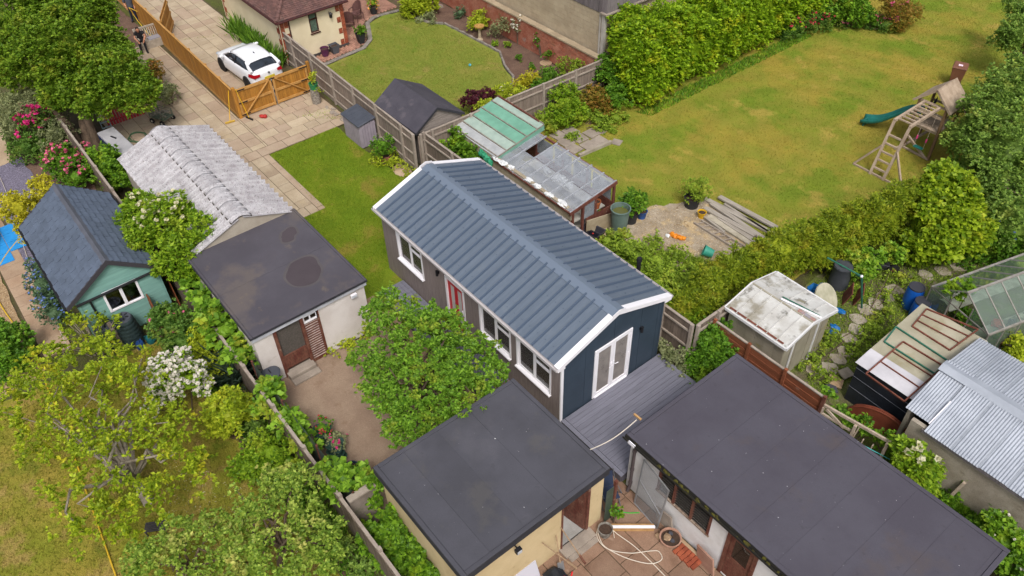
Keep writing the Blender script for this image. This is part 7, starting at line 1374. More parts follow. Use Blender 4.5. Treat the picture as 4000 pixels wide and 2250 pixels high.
def smooth_path(pts, z, k=6):
    out = []; n = len(pts)
    for i in range(n - 1):
        p0, p1, p2, p3 = [Vector(pts[max(0, min(n - 1, i + j))]) for j in (-1, 0, 1, 2)]
        for s_ in range(k):
            t = s_ / k; q = .5 * ((2 * p1) + (-p0 + p2) * t + (2 * p0 - 5 * p1 + 4 * p2 - p3) * t * t + (-p0 + 3 * p1 - 3 * p2 + p3) * t ** 3); out.append(Vector((q.x, q.y, z + .01 * math.sin(i + t))))
    out.append(Vector((*pts[-1], z))); return out
one('garden_hose', MB().tube(smooth_path(hz, .055), .011, 7), mat('cream hose', '#cfc6b8', rough=.5), 'cream hose looped across the foreground patio', 'hose', (0, 0, 0), 0, True)
b = MB(); b.tube(coil(0, 0, .09, 2.5, .04), .02, 6); b.tube([(0, .05, .05), (.2, .25, .04), (.35, .45, .04)], .012, 5); one('sprinkler', b, mat('lime green plastic', '#35b83a', rough=.4), 'lime green coiled sprinkler hose on the patio', 'hose', (-7.45, 9.12, .03))
bp_ = pot('bowl_planter', 'round terracotta bowl planter filled with rocks beside the white wall', (-6.02, 9.58, .02), [(.16, 0), (.25, .2), (.29, .24)], mat('pale terracotta', '#b08a78', '#96705e', scale=6, rough=.9), m_soil, cat='planter')
for i, (x_, y_, r_, c_) in enumerate(((-.04, -.06, .11, m_sleeper), (.1, -.04, .07, m_felt), (-.08, .08, .07, m_felt))): one('rock', MB().blob((0, 0, 0), (r_, r_ * .9, r_ * .7), 7, 5, .25, random.Random(i)), c_, ['large buff rock in the terracotta bowl', 'dark rock at the right of the terracotta bowl', 'dark rock at the back of the terracotta bowl'][i], 'rock', (-6.02 + x_, 9.58 + y_, .26))
one('rock', MB().blob((0, 0, .06), (.1, .08, .07), 8, 6, .2, random.Random(8)), m_sleeper, 'buff rock on the paving beside the terracotta bowl', 'rock', (-6.3, 9.45, .03))
for i in range(6):
    for j in range(2): o = piece('loose_brick', ME_BR, None, (-5.72 + i * .115, 9.52 + j * .2 + .02 * (i % 2), .03), (0, 0, R(90) + U_(-.1, .1)), (.2, .1, .065)); tag(o, 'loose red brick in the row beside the terracotta bowl', 'brick', 'loose bricks by the wall')
b = MB(); b.bar((0, 0, 0), (1.1, .02, 0), .09, .09); one('timber_length', b, m_sleeper, 'old timber length along the foot of the white wall behind the bricks', 'timber', (-5.85, 9.82, .06))
one('paving_slab', MB().bar((0, -.3, .28), (0, .3, .28), .05, .58), mat('pinkish slab', '#a88474', '#95705f', scale=2, rough=.9, fine=.1), 'pinkish paving slab leaning by the brown door', 'slab', (-4.95, 9.75, .03), 0, rot=(R(-14), 0, R(80))); one('paving_slab', MB().bar((0, -.28, .28), (0, .28, .28), .05, .56), m_conc, 'grey slab leaning behind the mesh gate foot', 'slab', (-6.4, 9.82, .02), 0, rot=(R(-14), 0, R(88)))
one('white_board', MB().bar((0, -.45, .3), (0, .45, .3), .03, .55), mat('white board', '#b9b8c2', rough=.5), 'pale board leaning on the cream front wall', 'board', (-7.45, 5.95, 0), 0, rot=(0, R(-20), 0))
tl_ = [('spade', 'spade with a long handle leaning at the cream wall', (-7.2, 6.9, 0), (-7.55, 7.0, 1.15), m_gal), ('rake', 'thin handled rake leaning at the cream wall', (-7.0, 7.25, 0), (-7.6, 6.6, 1.2), m_sleeper), ('garden_fork', 'fork leaning beside the cream doorway', (-6.95, 7.5, 0), (-7.6, 7.2, 1.25), m_brown)]
for nm, lab, p, q, m_ in tl_:
    t = thing(nm, lab, 'tool', p); v = Vector(q) - Vector(p); b = MB(); b.tube([v * .25, v], .016, 6); b.build('handle', m_sleeper, t, True); b = MB(); b.bar(v * .02, v * .27, .17 if nm == 'spade' else .06, .02); b.build('blade', m_, t)
dp = thing('dustpan', 'bright red dustpan on the tool heap at the cream wall', 'dustpan', (-6.75, 6.75, .15), R(35)); b = MB(); b.add([(-.16, -.14, 0), (.16, -.14, 0), (.16, .14, .03), (-.16, .14, .03), (-.17, -.14, .08), (.17, -.14, .02), (.17, .15, .1), (-.17, .15, .1)], [(0, 1, 2, 3), (3, 2, 6, 7), (0, 3, 7, 4), (1, 5, 6, 2)]); o = b.build('pan', mat('bright red plastic', '#d8202c', rough=.4), dp); o.modifiers.new('t', 'SOLIDIFY').thickness = .01; b = MB(); b.tube([(0, .14, .07), (0, .32, .09)], .018, 6); b.build('handle', mat('bright red plastic', ''), dp)
b = MB(); b.blob((0, 0, .12), (.4, .3, .15), 12, 7, .35, random.Random(3)); one('bin_bag', b, mat('black polythene', ''), 'black bin bag under the red dustpan', 'bag', (-6.95, 6.6, 0))
rp_ = [Vector((-8.45, 8.7, 2.45)), Vector((-8.3, 9.3, 1.9)), Vector((-8.2, 9.7, 2.25))]; p0 = P22(590, 495, 2.44); p1 = P22(940, 270, 2.30)
one('rope', MB().tube([p0.lerp(p1, i / 14) - Vector((0, 0, .16 * math.sin(math.pi * i / 14))) for i in range(15)], .014, 5), mat('pale rope', '#c9c0b4', rough=.9), 'pale rope strung between the two foreground roofs', 'rope', (0, 0, 0)); q0 = P22(920, 225, 2.36); q1 = P22(975, 270, 2.31); b = MB(); b.bar(Vector((0, 0, 0)), q1 - q0, .05); one('batten', b, mat('fresh timber', ''), 'short pale batten on the corner of the long flat roof', 'batten', q0)
# ---- earth yard
m_plt = mat('dark green planter', '#2f4a40', '#27403a', scale=4, rough=.6)
for i, (q, lab) in enumerate(((P12(525, 440), 'dark green tiered planter of flowers standing further back in the yard'), (P12(625, 555), 'dark green tiered planter of flowers nearest the fence in the yard'))):
    t = thing('tiered_planter', lab, 'planter', q, .5 * i, 'tiered planters')
    for k in range(3):
        b = MB(); n = 18; z_ = .2 * k
        for (rr_, zz) in ((.13, 0), (.17, .12), (.25, .19), (.22, .19), (.14, .1)):
            b.v += [(rr_ * (1 + .22 * math.cos(3 * 2 * math.pi * j / n + k)) * math.cos(2 * math.pi * j / n), rr_ * (1 + .22 * math.cos(3 * 2 * math.pi * j / n + k)) * math.sin(2 * math.pi * j / n), z_ + zz) for j in range(n)]
        for r_ in range(4):
            for j in range(n): b.f.append((r_ * n + j, r_ * n + (j + 1) % n, (r_ + 1) * n + (j + 1) % n, (r_ + 1) * n + j))
        b.f.append(tuple(range(n))[::-1]); b.f.append(tuple(range(4 * n, 5 * n))); b.build('tier', m_plt, t, True)
for i, (q, r_, lab) in enumerate(((P12(730, 690), .26, 'dark blue tub with green plants at the yard end'), (P12(775, 720), .2, 'smaller dark tub behind the blue tub'))): pot('tub', lab, q, [(r_ * .8, 0), (r_, .3), (r_ * 1.05, .33)], mat('dark blue plastic', '#1c2c3e', rough=.5), m_soil, cat='tub')
dbn = thing('dustbin', 'black round dustbin with domed lid by the white outbuilding', 'dustbin', (-17.35, 4.08, 0)); b = MB(); b.lathe([(.23, 0), (.28, .7)], 22); b.build('bin_body', m_black, dbn, True); b = MB(); b.lathe([(.3, .68), (.31, .72), (.22, .78), (.02, .8)], 22); b.build('lid', mat('charcoal plastic', ''), dbn, True); b = MB(); b.tube([(-.08, 0, .79), (-.07, 0, .83), (.07, 0, .83), (.08, 0, .79)], .014, 6); b.build('handle', m_black, dbn, True)
one('edging_plank', MB().bar((-16.3, 4.12, .06), (-14.9, 4.25, .06), .05, .14), m_sleeper, 'old edging plank lying along the fence side of the yard', 'plank', (0, 0, 0))
nb_ = thing('wire_fence', 'green wire netting along the yard side of the left fence', 'netting', (-14, 3.7, 0)); b = MB(); b.box(-3.4, 2.4, -.004, .0, .1, 1.5); b.build('netting', glassmat('green chicken wire', ''[:0] or (.9, .9, .9, 1), 0, .5, '#2f5a48', .28), nb_)
for x_ in (-3.4, -1.5, .5, 2.4): b = MB(); b.box(x_ - .03, x_ + .03, -.03, .03, 0, 1.5); b.build('stake', m_gbar, nb_)
# ---- left garden
m_cmp = mat('green black plastic', '#2c3a3c', '#253234', scale=3, rough=.55)
for p, h, lab in (((-22.3, 1.42, 0), 1.0, 'larger dark green compost bin under the summerhouse window'), ((-22.55, .85, 0), .85, 'smaller compost bin half hidden by the yellow-green shrub')):
    t = thing('compost_bin', lab, 'compost bin', p, 0, 'compost bins'); b = MB(); pr = []
    for k in range(7): z_ = h * k / 7; r_ = .38 - .1 * (k / 7) ** 1.5; pr += [(r_, z_), (r_ + .012, z_ + .03), (r_ - .004, z_ + .1 * h)]
    b.lathe(pr + [(.27, h)], 24); b.build('bin_body', m_cmp, t, True); b = MB(); b.lathe([(.27, h), (.25, h + .05), (.02, h + .06)], 24); b.build('lid', mat('charcoal plastic', ''), t, True)
    for k in range(6): b = MB(); b.bar((.1 * math.cos(k), .1 * math.sin(k), h + .062), (.2 * math.cos(k), .2 * math.sin(k), h + .055), .04, .02); b.build('lid_rib', m_black, t)
one('plank', MB().bar((0, 0, 0), (-.25, -.1, 1.05), .12, .03), m_fb, 'grey plank leaning between the two compost bins', 'plank', (-22.1, 1.08, 0))
def can(loc, m_, label, rz):
    t = thing('watering_can', label, 'watering can', loc, rz); b = MB(); b.lathe([(.13, 0), (.14, .05), (.12, .25), (.1, .27)], 16); b.build('can_body', m_, t, True); b = MB(); b.tube([(.1, 0, .08), (.25, 0, .2), (.36, 0, .34)], [.035, .022, .02], 8); b.tube([(.35, 0, .33), (.39, 0, .38)], [.025, .05], 8); b.build('spout', m_, t, True); b = MB(); b.tube([(-.1, 0, .26), (-.2, 0, .22), (-.2, 0, .1), (-.12, 0, .06)], .014, 6); b.tube([(-.06, 0, .27), (0, 0, .36), (.06, 0, .27)], .014, 6); b.build('handle', m_, t, True)
can((-21.75, 1.5, 0), mat('dark blue can', '#1d3f74', rough=.45), 'dark blue watering can by the compost bin', R(160)); can((-21.8, 1.85, 0), mat('dark teal can', '#1d5a60', rough=.45), 'dark teal watering can beside the blue one', R(40))
one('rusty_board', MB().bar((0, 0, 0), (-.38, .05, 1.2), .55, .025, (0, 1, 0)), mat('rusty board', '#8a5230', '#6a3a20', scale=2.5, rough=.9, fine=.2, spots=(('#a87848', 2, .6, .1, .6),)), 'rust brown board leaning on the summerhouse front', 'board', (-22.25, 2.35, 0)); one('rusty_board', MB().bar((0, 0, 0), (-.3, 0, 1.0), .5, .025, (0, 1, 0)), mat('rusty board', ''), 'second rust brown board in the gap beside the summerhouse', 'board', (-23.0, 3.25, 0))
for pts, lab in (([(-30.4, .05), (-29.6, -.7), (-28.6, -1.3), (-27.3, -1.55), (-25.5, -1.45), (-23.5, -1.35), (-22, -1.4), (-20, -1.48), (-17.2, -1.7), (-14.3, -1.92), (-12.8, -2.05)], 'yellow hose running from the blue mat down the gravel and lawn'), ([(-35.6, -.3), (-34, -.05), (-32.5, .25), (-31, .1), (-30.4, .05)], 'yellow hose on the buff terrace above the blue mat')): one('garden_hose', MB().tube(smooth_path(pts, .04), .022, 7), mat('yellow hose', ''), lab, 'hose', (0, 0, 0), 0, True)
one('garden_hose', MB().tube(smooth_path([(-36, .5), (-34, .4), (-31, .1), (-28, -.2), (-26, -.3), (-24, -.35), (-22.8, -.4)], .04), .014, 7), mat('pale hose', '#b5aca4', rough=.5), 'pale thin hose along the summerhouse path', 'hose', (0, 0, 0), 0, True)
mt_ = thing('play_mat', 'bright blue foam mat tiles beside the pool', 'mat', (-30.6, -.7, 0)); me = MB().box(-.29, .29, -.29, .29, 0, .02).mesh('mat_tile', mat('blue foam', '#2a8fd8', '#2484c8', scale=3, rough=.8))
for x_ in range(-2, 3):
    for y_ in range(-2, 2):
        if (x_, y_) in ((-2, 1), (2, 1)): continue
        piece('mat_tile', me, mt_, (x_ * .6, y_ * .6 - .1, .035), (0, 0, .0))
pool = thing('inflatable_pool', 'grey inflatable pool rim at the left edge', 'pool', (-31.0, -1.75, .05)); b = MB(); n = 28
for k in range(8):
    for i in range(n): a_ = 2 * math.pi * i / n; rr_ = 1.0 + .16 * math.cos(2 * math.pi * k / 8); b.v.append((rr_ * math.cos(a_), rr_ * math.sin(a_), .3 + .28 * math.sin(2 * math.pi * k / 8)))
for k in range(8):
    for i in range(n): b.f.append((k * n + i, k * n + (i + 1) % n, ((k + 1) % 8) * n + (i + 1) % n, ((k + 1) % 8) * n + i))
b.build('rim', mat('grey vinyl', '#8a949e', rough=.4), pool, True); b = MB(); b.lathe([(.9, .35), (.01, .352)], 24); b.build('water', mat('pool water', '#5a9ab0', rough=.06), pool)
bs = thing('slatted_seat', 'dark slatted garden seat under the lichen-branched tree', 'seat', tuple(P02(1195, 1110)), R(60)); bs.scale = (.6, .6, .6)
for i in range(6): b = MB(); b.box(-.45, .45, -.25 + i * .085, -.19 + i * .085, .4, .43); b.build('slat', m_dkfas, bs)
for x_ in (-.4, .4):
    for y_ in (-.2, .2): b = MB(); b.box(x_ - .025, x_ + .025, y_ - .025, y_ + .025, 0, .4); b.build('leg', m_dkfas, bs)
# ================================================================ VEGETATION
def unit(n): v = rng.normal(size=(n, 3)); return v / np.linalg.norm(v, axis=1, keepdims=True)
def nrm(v): return v / (np.linalg.norm(v, axis=1, keepdims=True) + 1e-9)
def leaf_arrays(P, D, per, L, W, spread=.9, fold=.25):
    n = len(P) * per; P = np.repeat(P, per, 0); D = np.repeat(D, per, 0)
    a = D + spread * unit(n); a[:, 2] *= .42; a = nrm(a); s = nrm(np.cross(a, nrm(unit(n) * .7 + np.array([0, 0, 1.0])))); nn = np.cross(s, a)
    l = (L * (.5 + .95 * rng.random(n)))[:, None]; w_ = W / L * l; b = P + unit(n) * l * .35 * rng.random((n, 1))
    V = np.stack([b, b + a * l * .5 + s * w_ + nn * w_ * fold, b + a * l - nn * l * .12, b + a * l * .5 - s * w_ + nn * w_ * fold], 1).reshape(-1, 3)
    k = np.arange(n)[:, None] * 4; F = np.concatenate([k + [0, 1, 2], k + [0, 2, 3]], 1).reshape(-1, 3); return V, F
def leafobj(name, P, D, per, L, W, m_, parent, spread=.9):
    V, F = leaf_arrays(P, D, per, L, W, spread); me = npmesh(name, V, F, m_); o = bpy.data.objects.new(name, me); COL.objects.link(o)
    if parent: o.parent = parent
    return o
TN = 1.932
def B(c, r, x, y, z, rad):
    p = px(c * 1000 + x / TN, r * 750 + y / TN, z); rad = rad if hasattr(rad, '__len__') else (rad, rad, rad * .85); return (p.x, p.y, z, *rad)
def crown_points(blobs, dens, clump, twigs, shell=(.55, 1.03), top=.15, zmin=.03):
    P, D, C = [], [], []
    for bi, (x, y, z, rx, ry, rz) in enumerate(blobs):
        area = 4 * np.pi * ((rx * ry) ** 1.6 / 3 + (rx * rz) ** 1.6 / 3 + (ry * rz) ** 1.6 / 3) ** (1 / 1.6); n = max(4, int(area * dens))
        u = unit(n * 2); u = u[u[:, 2] > -1 + top * (rng.random(len(u)) * 3 + .5)][:n]; n = len(u)
        lump = 1 + .13 * np.sin(u[:, 0] * 5 + bi) * np.sin(u[:, 1] * 6 + 2 * bi) + .1 * np.sin(u[:, 2] * 7 + u[:, 0] * 4)
        rad = (shell[0] + (shell[1] - shell[0]) * rng.random(n) ** .6) * lump; c = np.array([x, y, z]) + u * np.array([rx, ry, rz]) * rad[:, None]
        ok = np.ones(n, bool)
        for bj, q in enumerate(blobs):
            if bj != bi: ok &= (((c - np.array(q[:3])) / np.array(q[3:])) ** 2).sum(1) > .45
        c, u = c[ok], u[ok]; n = len(c)
        if not n: continue
        C.append(c); off = unit(n * twigs) * (clump * rng.random((n * twigs, 1)) ** .5); p = np.repeat(c, twigs, 0) + off; d = nrm(np.repeat(u, twigs, 0) * .8 + off / clump * .7 + np.array([0, 0, .55]))
        P.append(p); D.append(d)
    P = np.concatenate(P); D = np.concatenate(D); C = np.concatenate(C); P[:, 2] = np.maximum(P[:, 2], zmin + .06 * rng.random(len(P))); return P, D, C
def limbs(b, base, C, n, r0, rd, wob=.12, lev=.45, rtip=.012):
    base = Vector(base); idx = rd.sample(range(len(C)), min(n, len(C))); mid = Vector(np.mean(C, 0)); fork = base.lerp(mid, lev); fork.z = base.z + (mid.z - base.z) * lev
    b.tube([base, base.lerp(fork, .5) + Vector((rd.uniform(-.05, .05), rd.uniform(-.05, .05), 0)), fork], [r0 * 1.15, r0, r0 * .8], 9)
    for i in idx:
        t = Vector(C[i]); wob = max(wob, (t - fork).length * .16); m1 = fork.lerp(t, .4) + Vector((rd.uniform(-1, 1), rd.uniform(-1, 1), rd.uniform(.0, 1))) * wob; m2 = fork.lerp(t, .75) + Vector((rd.uniform(-1, 1), rd.uniform(-1, 1), rd.uniform(-.3, .6))) * wob
        b.tube([fork, m1, m2, t], [r0 * .46, r0 * .3, r0 * .18, rtip], 6)
m_bark = mat('grey brown bark', '#6a5a4c', '#54463a', scale=9, stretch=(1, 1, .3), rough=.95, fine=.25, bump=.5); m_barkp = mat('lichen grey bark', '#958c80', '#766b5e', scale=9, rough=.95, fine=.25)
LM = {k: leafmat('leaf ' + k, *v) for k, v in dict(
    bay=('#466f1e', '#6e9030', '#8a9a3c'), laurel=('#568418', '#82a428', '#a4ae2e'), centre=('#4a7a26', '#6f9a38', '#8a9a3a'), quince=('#64861c', '#8ca42e', '#a6a832'), apple=('#56802c', '#86a24c', '#a8ae70'), elder=('#4f7c1c', '#7c9e2e', '#92a83c'),
    box=('#5a7c1e', '#80942c', '#929632'), hazel=('#527a18', '#86a22c', '#a0ac38'), dark=('#527838', '#76984c', '#889c50'), syc=('#4c7c24', '#76a038', '#9ca640'), gold=('#8f9628', '#a8ae38', '#8c982c'), weed=('#5f8228', '#82a03e', '#98a446'), grey=('#66785a', '#87967a', '#5a6e4c'), rose=('#3e6a2c', '#5f8440', '#7a8c40'),
    purple=('#3a1c2a', '#55283a', '#4a3028'), yel=('#7a9826', '#9eb03a', '#84a02c'), deep=('#3c6a20', '#5c8a2c', '#76982e'), oran=('#66782c', '#8a6a3a', '#66782c'), blue=('#3e5c48', '#5a7a62', '#48685a'), ivy=('#3c6a1e', '#6a962e', '#88a834')).items()}
def fl(name, c, c2=None): return mat('petal ' + name, c, c2 or c, island='col', rough=.6, transl=.25, rnd=.15)
FL = dict(white=fl('white', '#e4e0d4', '#cfc8bc'), mag=fl('magenta', '#c01a68', '#d8408c'), pink=fl('pink', '#cf4c74', '#e080a0'), blue=fl('blue', '#5c78b8', '#7890c8'), orange=fl('orange', '#d8803c', '#e0a058'), red=fl('red', '#b82440', '#cc4858'), cream=fl('cream', '#d8d4b8', '#c8c49c'))
def plant(name, cat, label, mk, L, W, blobs, dens=9, clump=.2, twigs=6, per=6, base=None, trunk=0.0, nl=8, core=.5, flower=None, fn=40, fL=.05, shell=(.55, 1.03), spread=.9, group=None, bark=None, top=.15, seed=1, lev=.45, fw=.5, part='crown', fper=7, flat=False):
    base = base or (np.mean([q[0] for q in blobs]), np.mean([q[1] for q in blobs]), 0); t = thing(name, label, cat, (base[0], base[1], 0), 0, group)
    P, D, C = crown_points(blobs, dens, clump, twigs, shell, top); off = np.array([base[0], base[1], 0]); leafobj(part, P - off, D, per, L, W, LM[mk], t, spread)
    rd = random.Random(seed); b = MB()
    if trunk: limbs(b, (0, 0, 0), C - off, nl, trunk, rd, lev=lev); b.build('trunk', bark or m_bark, t, True)
    else:
        for i in rd.sample(range(len(C)), min(nl, len(C))): q = Vector(C[i] - off); b.tube([(q.x * .3, q.y * .3, 0), q * .6, q], [.022, .016, .007], 5)
        b.build('stems', bark or m_bark, t)['kind'] = 'stuff'
    if core:
        b = MB()
        for x, y, z, rx, ry, rz in blobs: b.blob((x - base[0], y - base[1], z), (rx * core, ry * core, rz * core), 14, 9, .1, rd)
        b.v = [(x, y, max(z, .01)) for x, y, z in b.v]; b.build('inner_foliage', LM[mk], t)
    if flower:
        Z = P[:, 2] + .6 * D[:, 2]; k = np.argsort(-Z + rng.random(len(Z)) * (1.2 if not flat else .5))[:fn * 4]; k = rng.permutation(k)[:fn]; fp = P[k] - off + D[k] * L * .7
        (lambda q: q.__setitem__('kind', 'stuff'))(leafobj('flowers', fp, nrm(D[k] + np.array([0, 0, .8])), fper, fL, fL * fw, FL[flower], t, 1.1))
    return t
def spiky(name, cat, label, loc, n, L, W, m_, sp=.8, spread_r=.05, group=None):
    t = thing(name, label, cat, loc, 0, group); P = np.zeros((n, 3)); P[:, :2] = rng.normal(size=(n, 2)) * spread_r; P[:, 2] = .03 + .05 * rng.random(n); leafobj('leaves', P, nrm(np.array([[0, 0, 2.6]] * n) + sp * unit(n) * np.array([1, 1, .3])), 1, L, W, m_, t, .15); return t
# ---- trees
plant('bay_tree', 'tree', 'large olive green bay tree with several trunks at the top left', 'bay', .12, .034, [B(0, 0, 540, 340, 3.8, 2.05), B(0, 0, 270, 330, 3.6, 1.8), B(0, 0, 850, 580, 3.0, 1.35), B(0, 0, 500, 660, 2.6, 1.15), B(0, 0, 640, 110, 4.6, 1.25), B(0, 0, 350, 60, 4.6, 1.7), B(0, 0, 1010, 690, 2.5, .95), B(0, 0, 130, 480, 2.9, 1.1), B(0, 0, 720, 760, 2.3, .75), B(0, 0, 810, 380, 3.5, .95)], 15, .25, 8, 7, base=(-35.0, 4.1), trunk=.2, nl=9, lev=.5, core=.66, seed=3)
b = MB(); b.tube([(.25, .3, 0), (.1, .35, 1.2), (-.3, .6, 2.6)], [.19, .17, .1], 9); b.tube([(-.2, -.25, 0), (-.3, -.4, 1.2), (-.6, -.8, 2.6)], [.17, .15, .1], 9); o = b.build('second_trunk', m_bark, bpy.data.objects['bay_tree'], True)
plant('cherry_tree', 'tree', 'rounded bright green tree standing before the long wall of the cabin', 'centre', .088, .025, [B(1, 1, 1230, 1200, 2.3, 1.22), B(1, 1, 1010, 930, 2.3, .75), B(1, 1, 1480, 1040, 2.2, .5), B(1, 1, 1600, 1280, 2.1, .75), B(1, 2, 1250, 70, 2.0, 1.2), B(1, 2, 1560, 120, 2.0, .85), B(1, 2, 1080, 30, 1.8, .75), B(1, 2, 1180, 300, 1.6, .75), B(1, 1, 810, 1230, 1.8, .36), B(1, 1, 980, 1400, 1.8, .66), B(1, 1, 1330, 960, 2.4, .45), B(1, 1, 1730, 1370, 1.9, .5), B(1, 2, 1600, 260, 1.9, .45)], 13, .17, 7, 7, base=(-13.2, 7.0), trunk=.12, nl=26, core=0, seed=5, shell=(.4, 1.16))
qb = [B(0, 2, 480, 200, 2.1, 1.35), B(0, 2, 850, 120, 2.4, 1.3), B(0, 2, 250, 120, 2.1, 1.1), B(0, 2, 1180, 280, 2.2, .8), B(0, 2, 1130, 560, 2.2, 1.0), B(0, 2, 820, 640, 2.0, 1.15), B(0, 2, 620, 860, 1.7, .9), B(0, 2, 1300, 780, 1.8, .8), B(0, 2, 980, 930, 1.7, .85), B(0, 1, 400, 1330, 2.0, .9), B(0, 1, 700, 1340, 2.2, 1.0), B(0, 1, 950, 1300, 1.9, .7), B(0, 2, 1690, 230, 1.7, .6), B(0, 2, 680, 1120, 1.4, .5), B(0, 2, 60, 150, 1.9, .5), B(0, 2, 300, 520, 1.2, .5), B(0, 2, 1450, 560, 1.7, .45), B(0, 2, 1380, 300, 2.0, .5)]
plant('lichen_tree', 'tree', 'broad yellow-green tree with grey lichened branches at the lower left', 'quince', .092, .026, qb, 4.1, .18, 6, 7, base=tuple(px(1130 / TN, 1500 + 900 / TN)[:2]), trunk=.15, nl=18, core=0, seed=8, bark=m_barkp, shell=(.35, 1.08), lev=.32)
plant('apple_tree', 'tree', 'grey-green apple tree at the bottom edge beside the left fence', 'apple', .082, .025, [B(1, 2, 190, 960, 1.9, 1.05), B(1, 2, 390, 1170, 1.8, .72), B(1, 2, 150, 1280, 1.7, 1.0), B(1, 2, 300, 790, 1.9, .6), B(1, 2, 500, 1340, 1.5, .42), B(1, 2, 0, 1120, 1.7, .6), B(1, 2, 380, 1400, 1.5, .6)], 11, .18, 7, 6, base=tuple(px(1100, 2200)[:2]), trunk=.11, nl=16, core=0, seed=9, shell=(.35, 1.1))
plant('apple_tree', 'tree', 'second grey-green apple tree at the bottom left corner', 'apple', .082, .025, [B(0, 2, 1480, 1270, 1.6, .9), B(0, 2, 1200, 1390, 1.4, .7), B(0, 2, 1660, 1180, 1.6, .6), B(0, 2, 1350, 1120, 1.4, .4), B(0, 2, 1050, 1300, 1.2, .45), B(0, 2, 1850, 1350, 1.4, .5)], 10, .18, 6, 6, base=tuple(px(760, 2260)[:2]), trunk=.09, nl=12, core=.0, seed=10, shell=(.35, 1.1))
plant('elder', 'tree', 'elder with flat white flower heads between summerhouse and white outbuilding', 'elder', .12, .03, [B(0, 1, 1250, 210, 2.6, .9), B(0, 1, 1450, 330, 2.4, .78), B(0, 1, 1080, 330, 2.5, .6), B(0, 1, 1330, 490, 2.2, .7), B(0, 1, 1070, 110, 2.6, .5), B(0, 1, 1590, 270, 2.4, .5), B(0, 1, 930, 210, 2.5, .22), B(0, 1, 1440, 590, 1.8, .4)], 18, .18, 7, 6, base=(-24.1, 3.9), trunk=.08, nl=14, core=.3, flower='cream', fn=46, fL=.075, fper=12, fw=.7, seed=4)
plant('evergreen_tree', 'tree', 'dark green spreading tree at the right edge beside the play tower', 'dark', .11, .034, [B(3, 0, 1700, 900, 2.3, 1.3), B(3, 0, 1860, 760, 2.6, 1.3), B(3, 0, 1510, 1040, 1.7, .75), B(3, 0, 1800, 1150, 1.9, 1.4), B(3, 0, 1930, 560, 2.4, .9), B(3, 0, 1750, 1400, 1.3, 1.1), B(3, 1, 1850, 230, 1.2, 1.0), B(3, 0, 1640, 1210, 1.5, .9)], 13, .22, 7, 6, base=(-8.7, 29.8), trunk=.14, nl=16, seed=6, shell=(.45, 1.15), core=.6)
plant('evergreen_tree', 'tree', 'loose dark conifer branches entering at the upper right edge', 'dark', .13, .03, [B(3, 0, 1900, 260, 2.2, .9), B(3, 0, 1790, 300, 1.8, .5), B(3, 0, 1920, 80, 2.4, .6), B(3, 0, 1830, 20, 2.4, .3)], 13, .2, 7, 6, base=tuple(px(4010, 330)[:2]), trunk=.1, nl=10, seed=7)
plant('hazel', 'shrub', 'large round hazel bush with broad light green leaves at the right', 'hazel', .16, .065, [B(3, 1, 1330, 170, 1.6, 1.1), B(3, 1, 1250, 380, 1.0, .8), B(3, 1, 1450, 290, 1.2, .85), B(3, 1, 1370, 10, 2.0, .8), B(3, 0, 1350, 1380, 2.0, .75)], 16, .2, 7, 5, trunk=.05, nl=12, seed=8, core=.65)
# ---- hedges
lb = [(-22.6, y, 1.6, 1.25, .95, 2.1 + .15 * math.sin(y * 2)) for y in np.arange(24.9, 38.5, 1.0)] + [(-21.9, 24.9, 1.0, .8, .8, 1.1), (-22.5, 24.7, 2.5, 1.0, .8, 1.0), (-23.6, 25.5, 2.6, .9, .9, 1.1)]
plant('laurel_hedge', 'hedge', 'tall bright green laurel hedge along the far side of the lawn', 'laurel', .15, .042, lb, 15, .26, 7, 5, core=.85, nl=20, seed=3, part='foliage')
cb = [B(2, 1, x, y, z, (.55, .55, z * .85)) for x, y, z in ((1480, 720, .8), (1600, 640, .8), (1740, 570, .9), (1860, 520, .9), (1300, 860, .6), (1420, 840, .7))] + [B(3, 1, x, y, z, (.6, .6, z * .88)) for x, y, z in ((60, 470, 1.0), (200, 420, 1.0), (330, 370, 1.0), (470, 320, 1.1), (610, 290, 1.1), (750, 240, 1.2), (880, 200, 1.2), (960, 140, 1.3), (560, 420, .9), (400, 440, .9))]
plant('clipped_hedge', 'hedge', 'long low olive hedge dividing the lawn from the allotment', 'box', .1, .018, cb, 30, .16, 8, 6, core=.86, nl=12, seed=4, part='foliage', spread=.7)
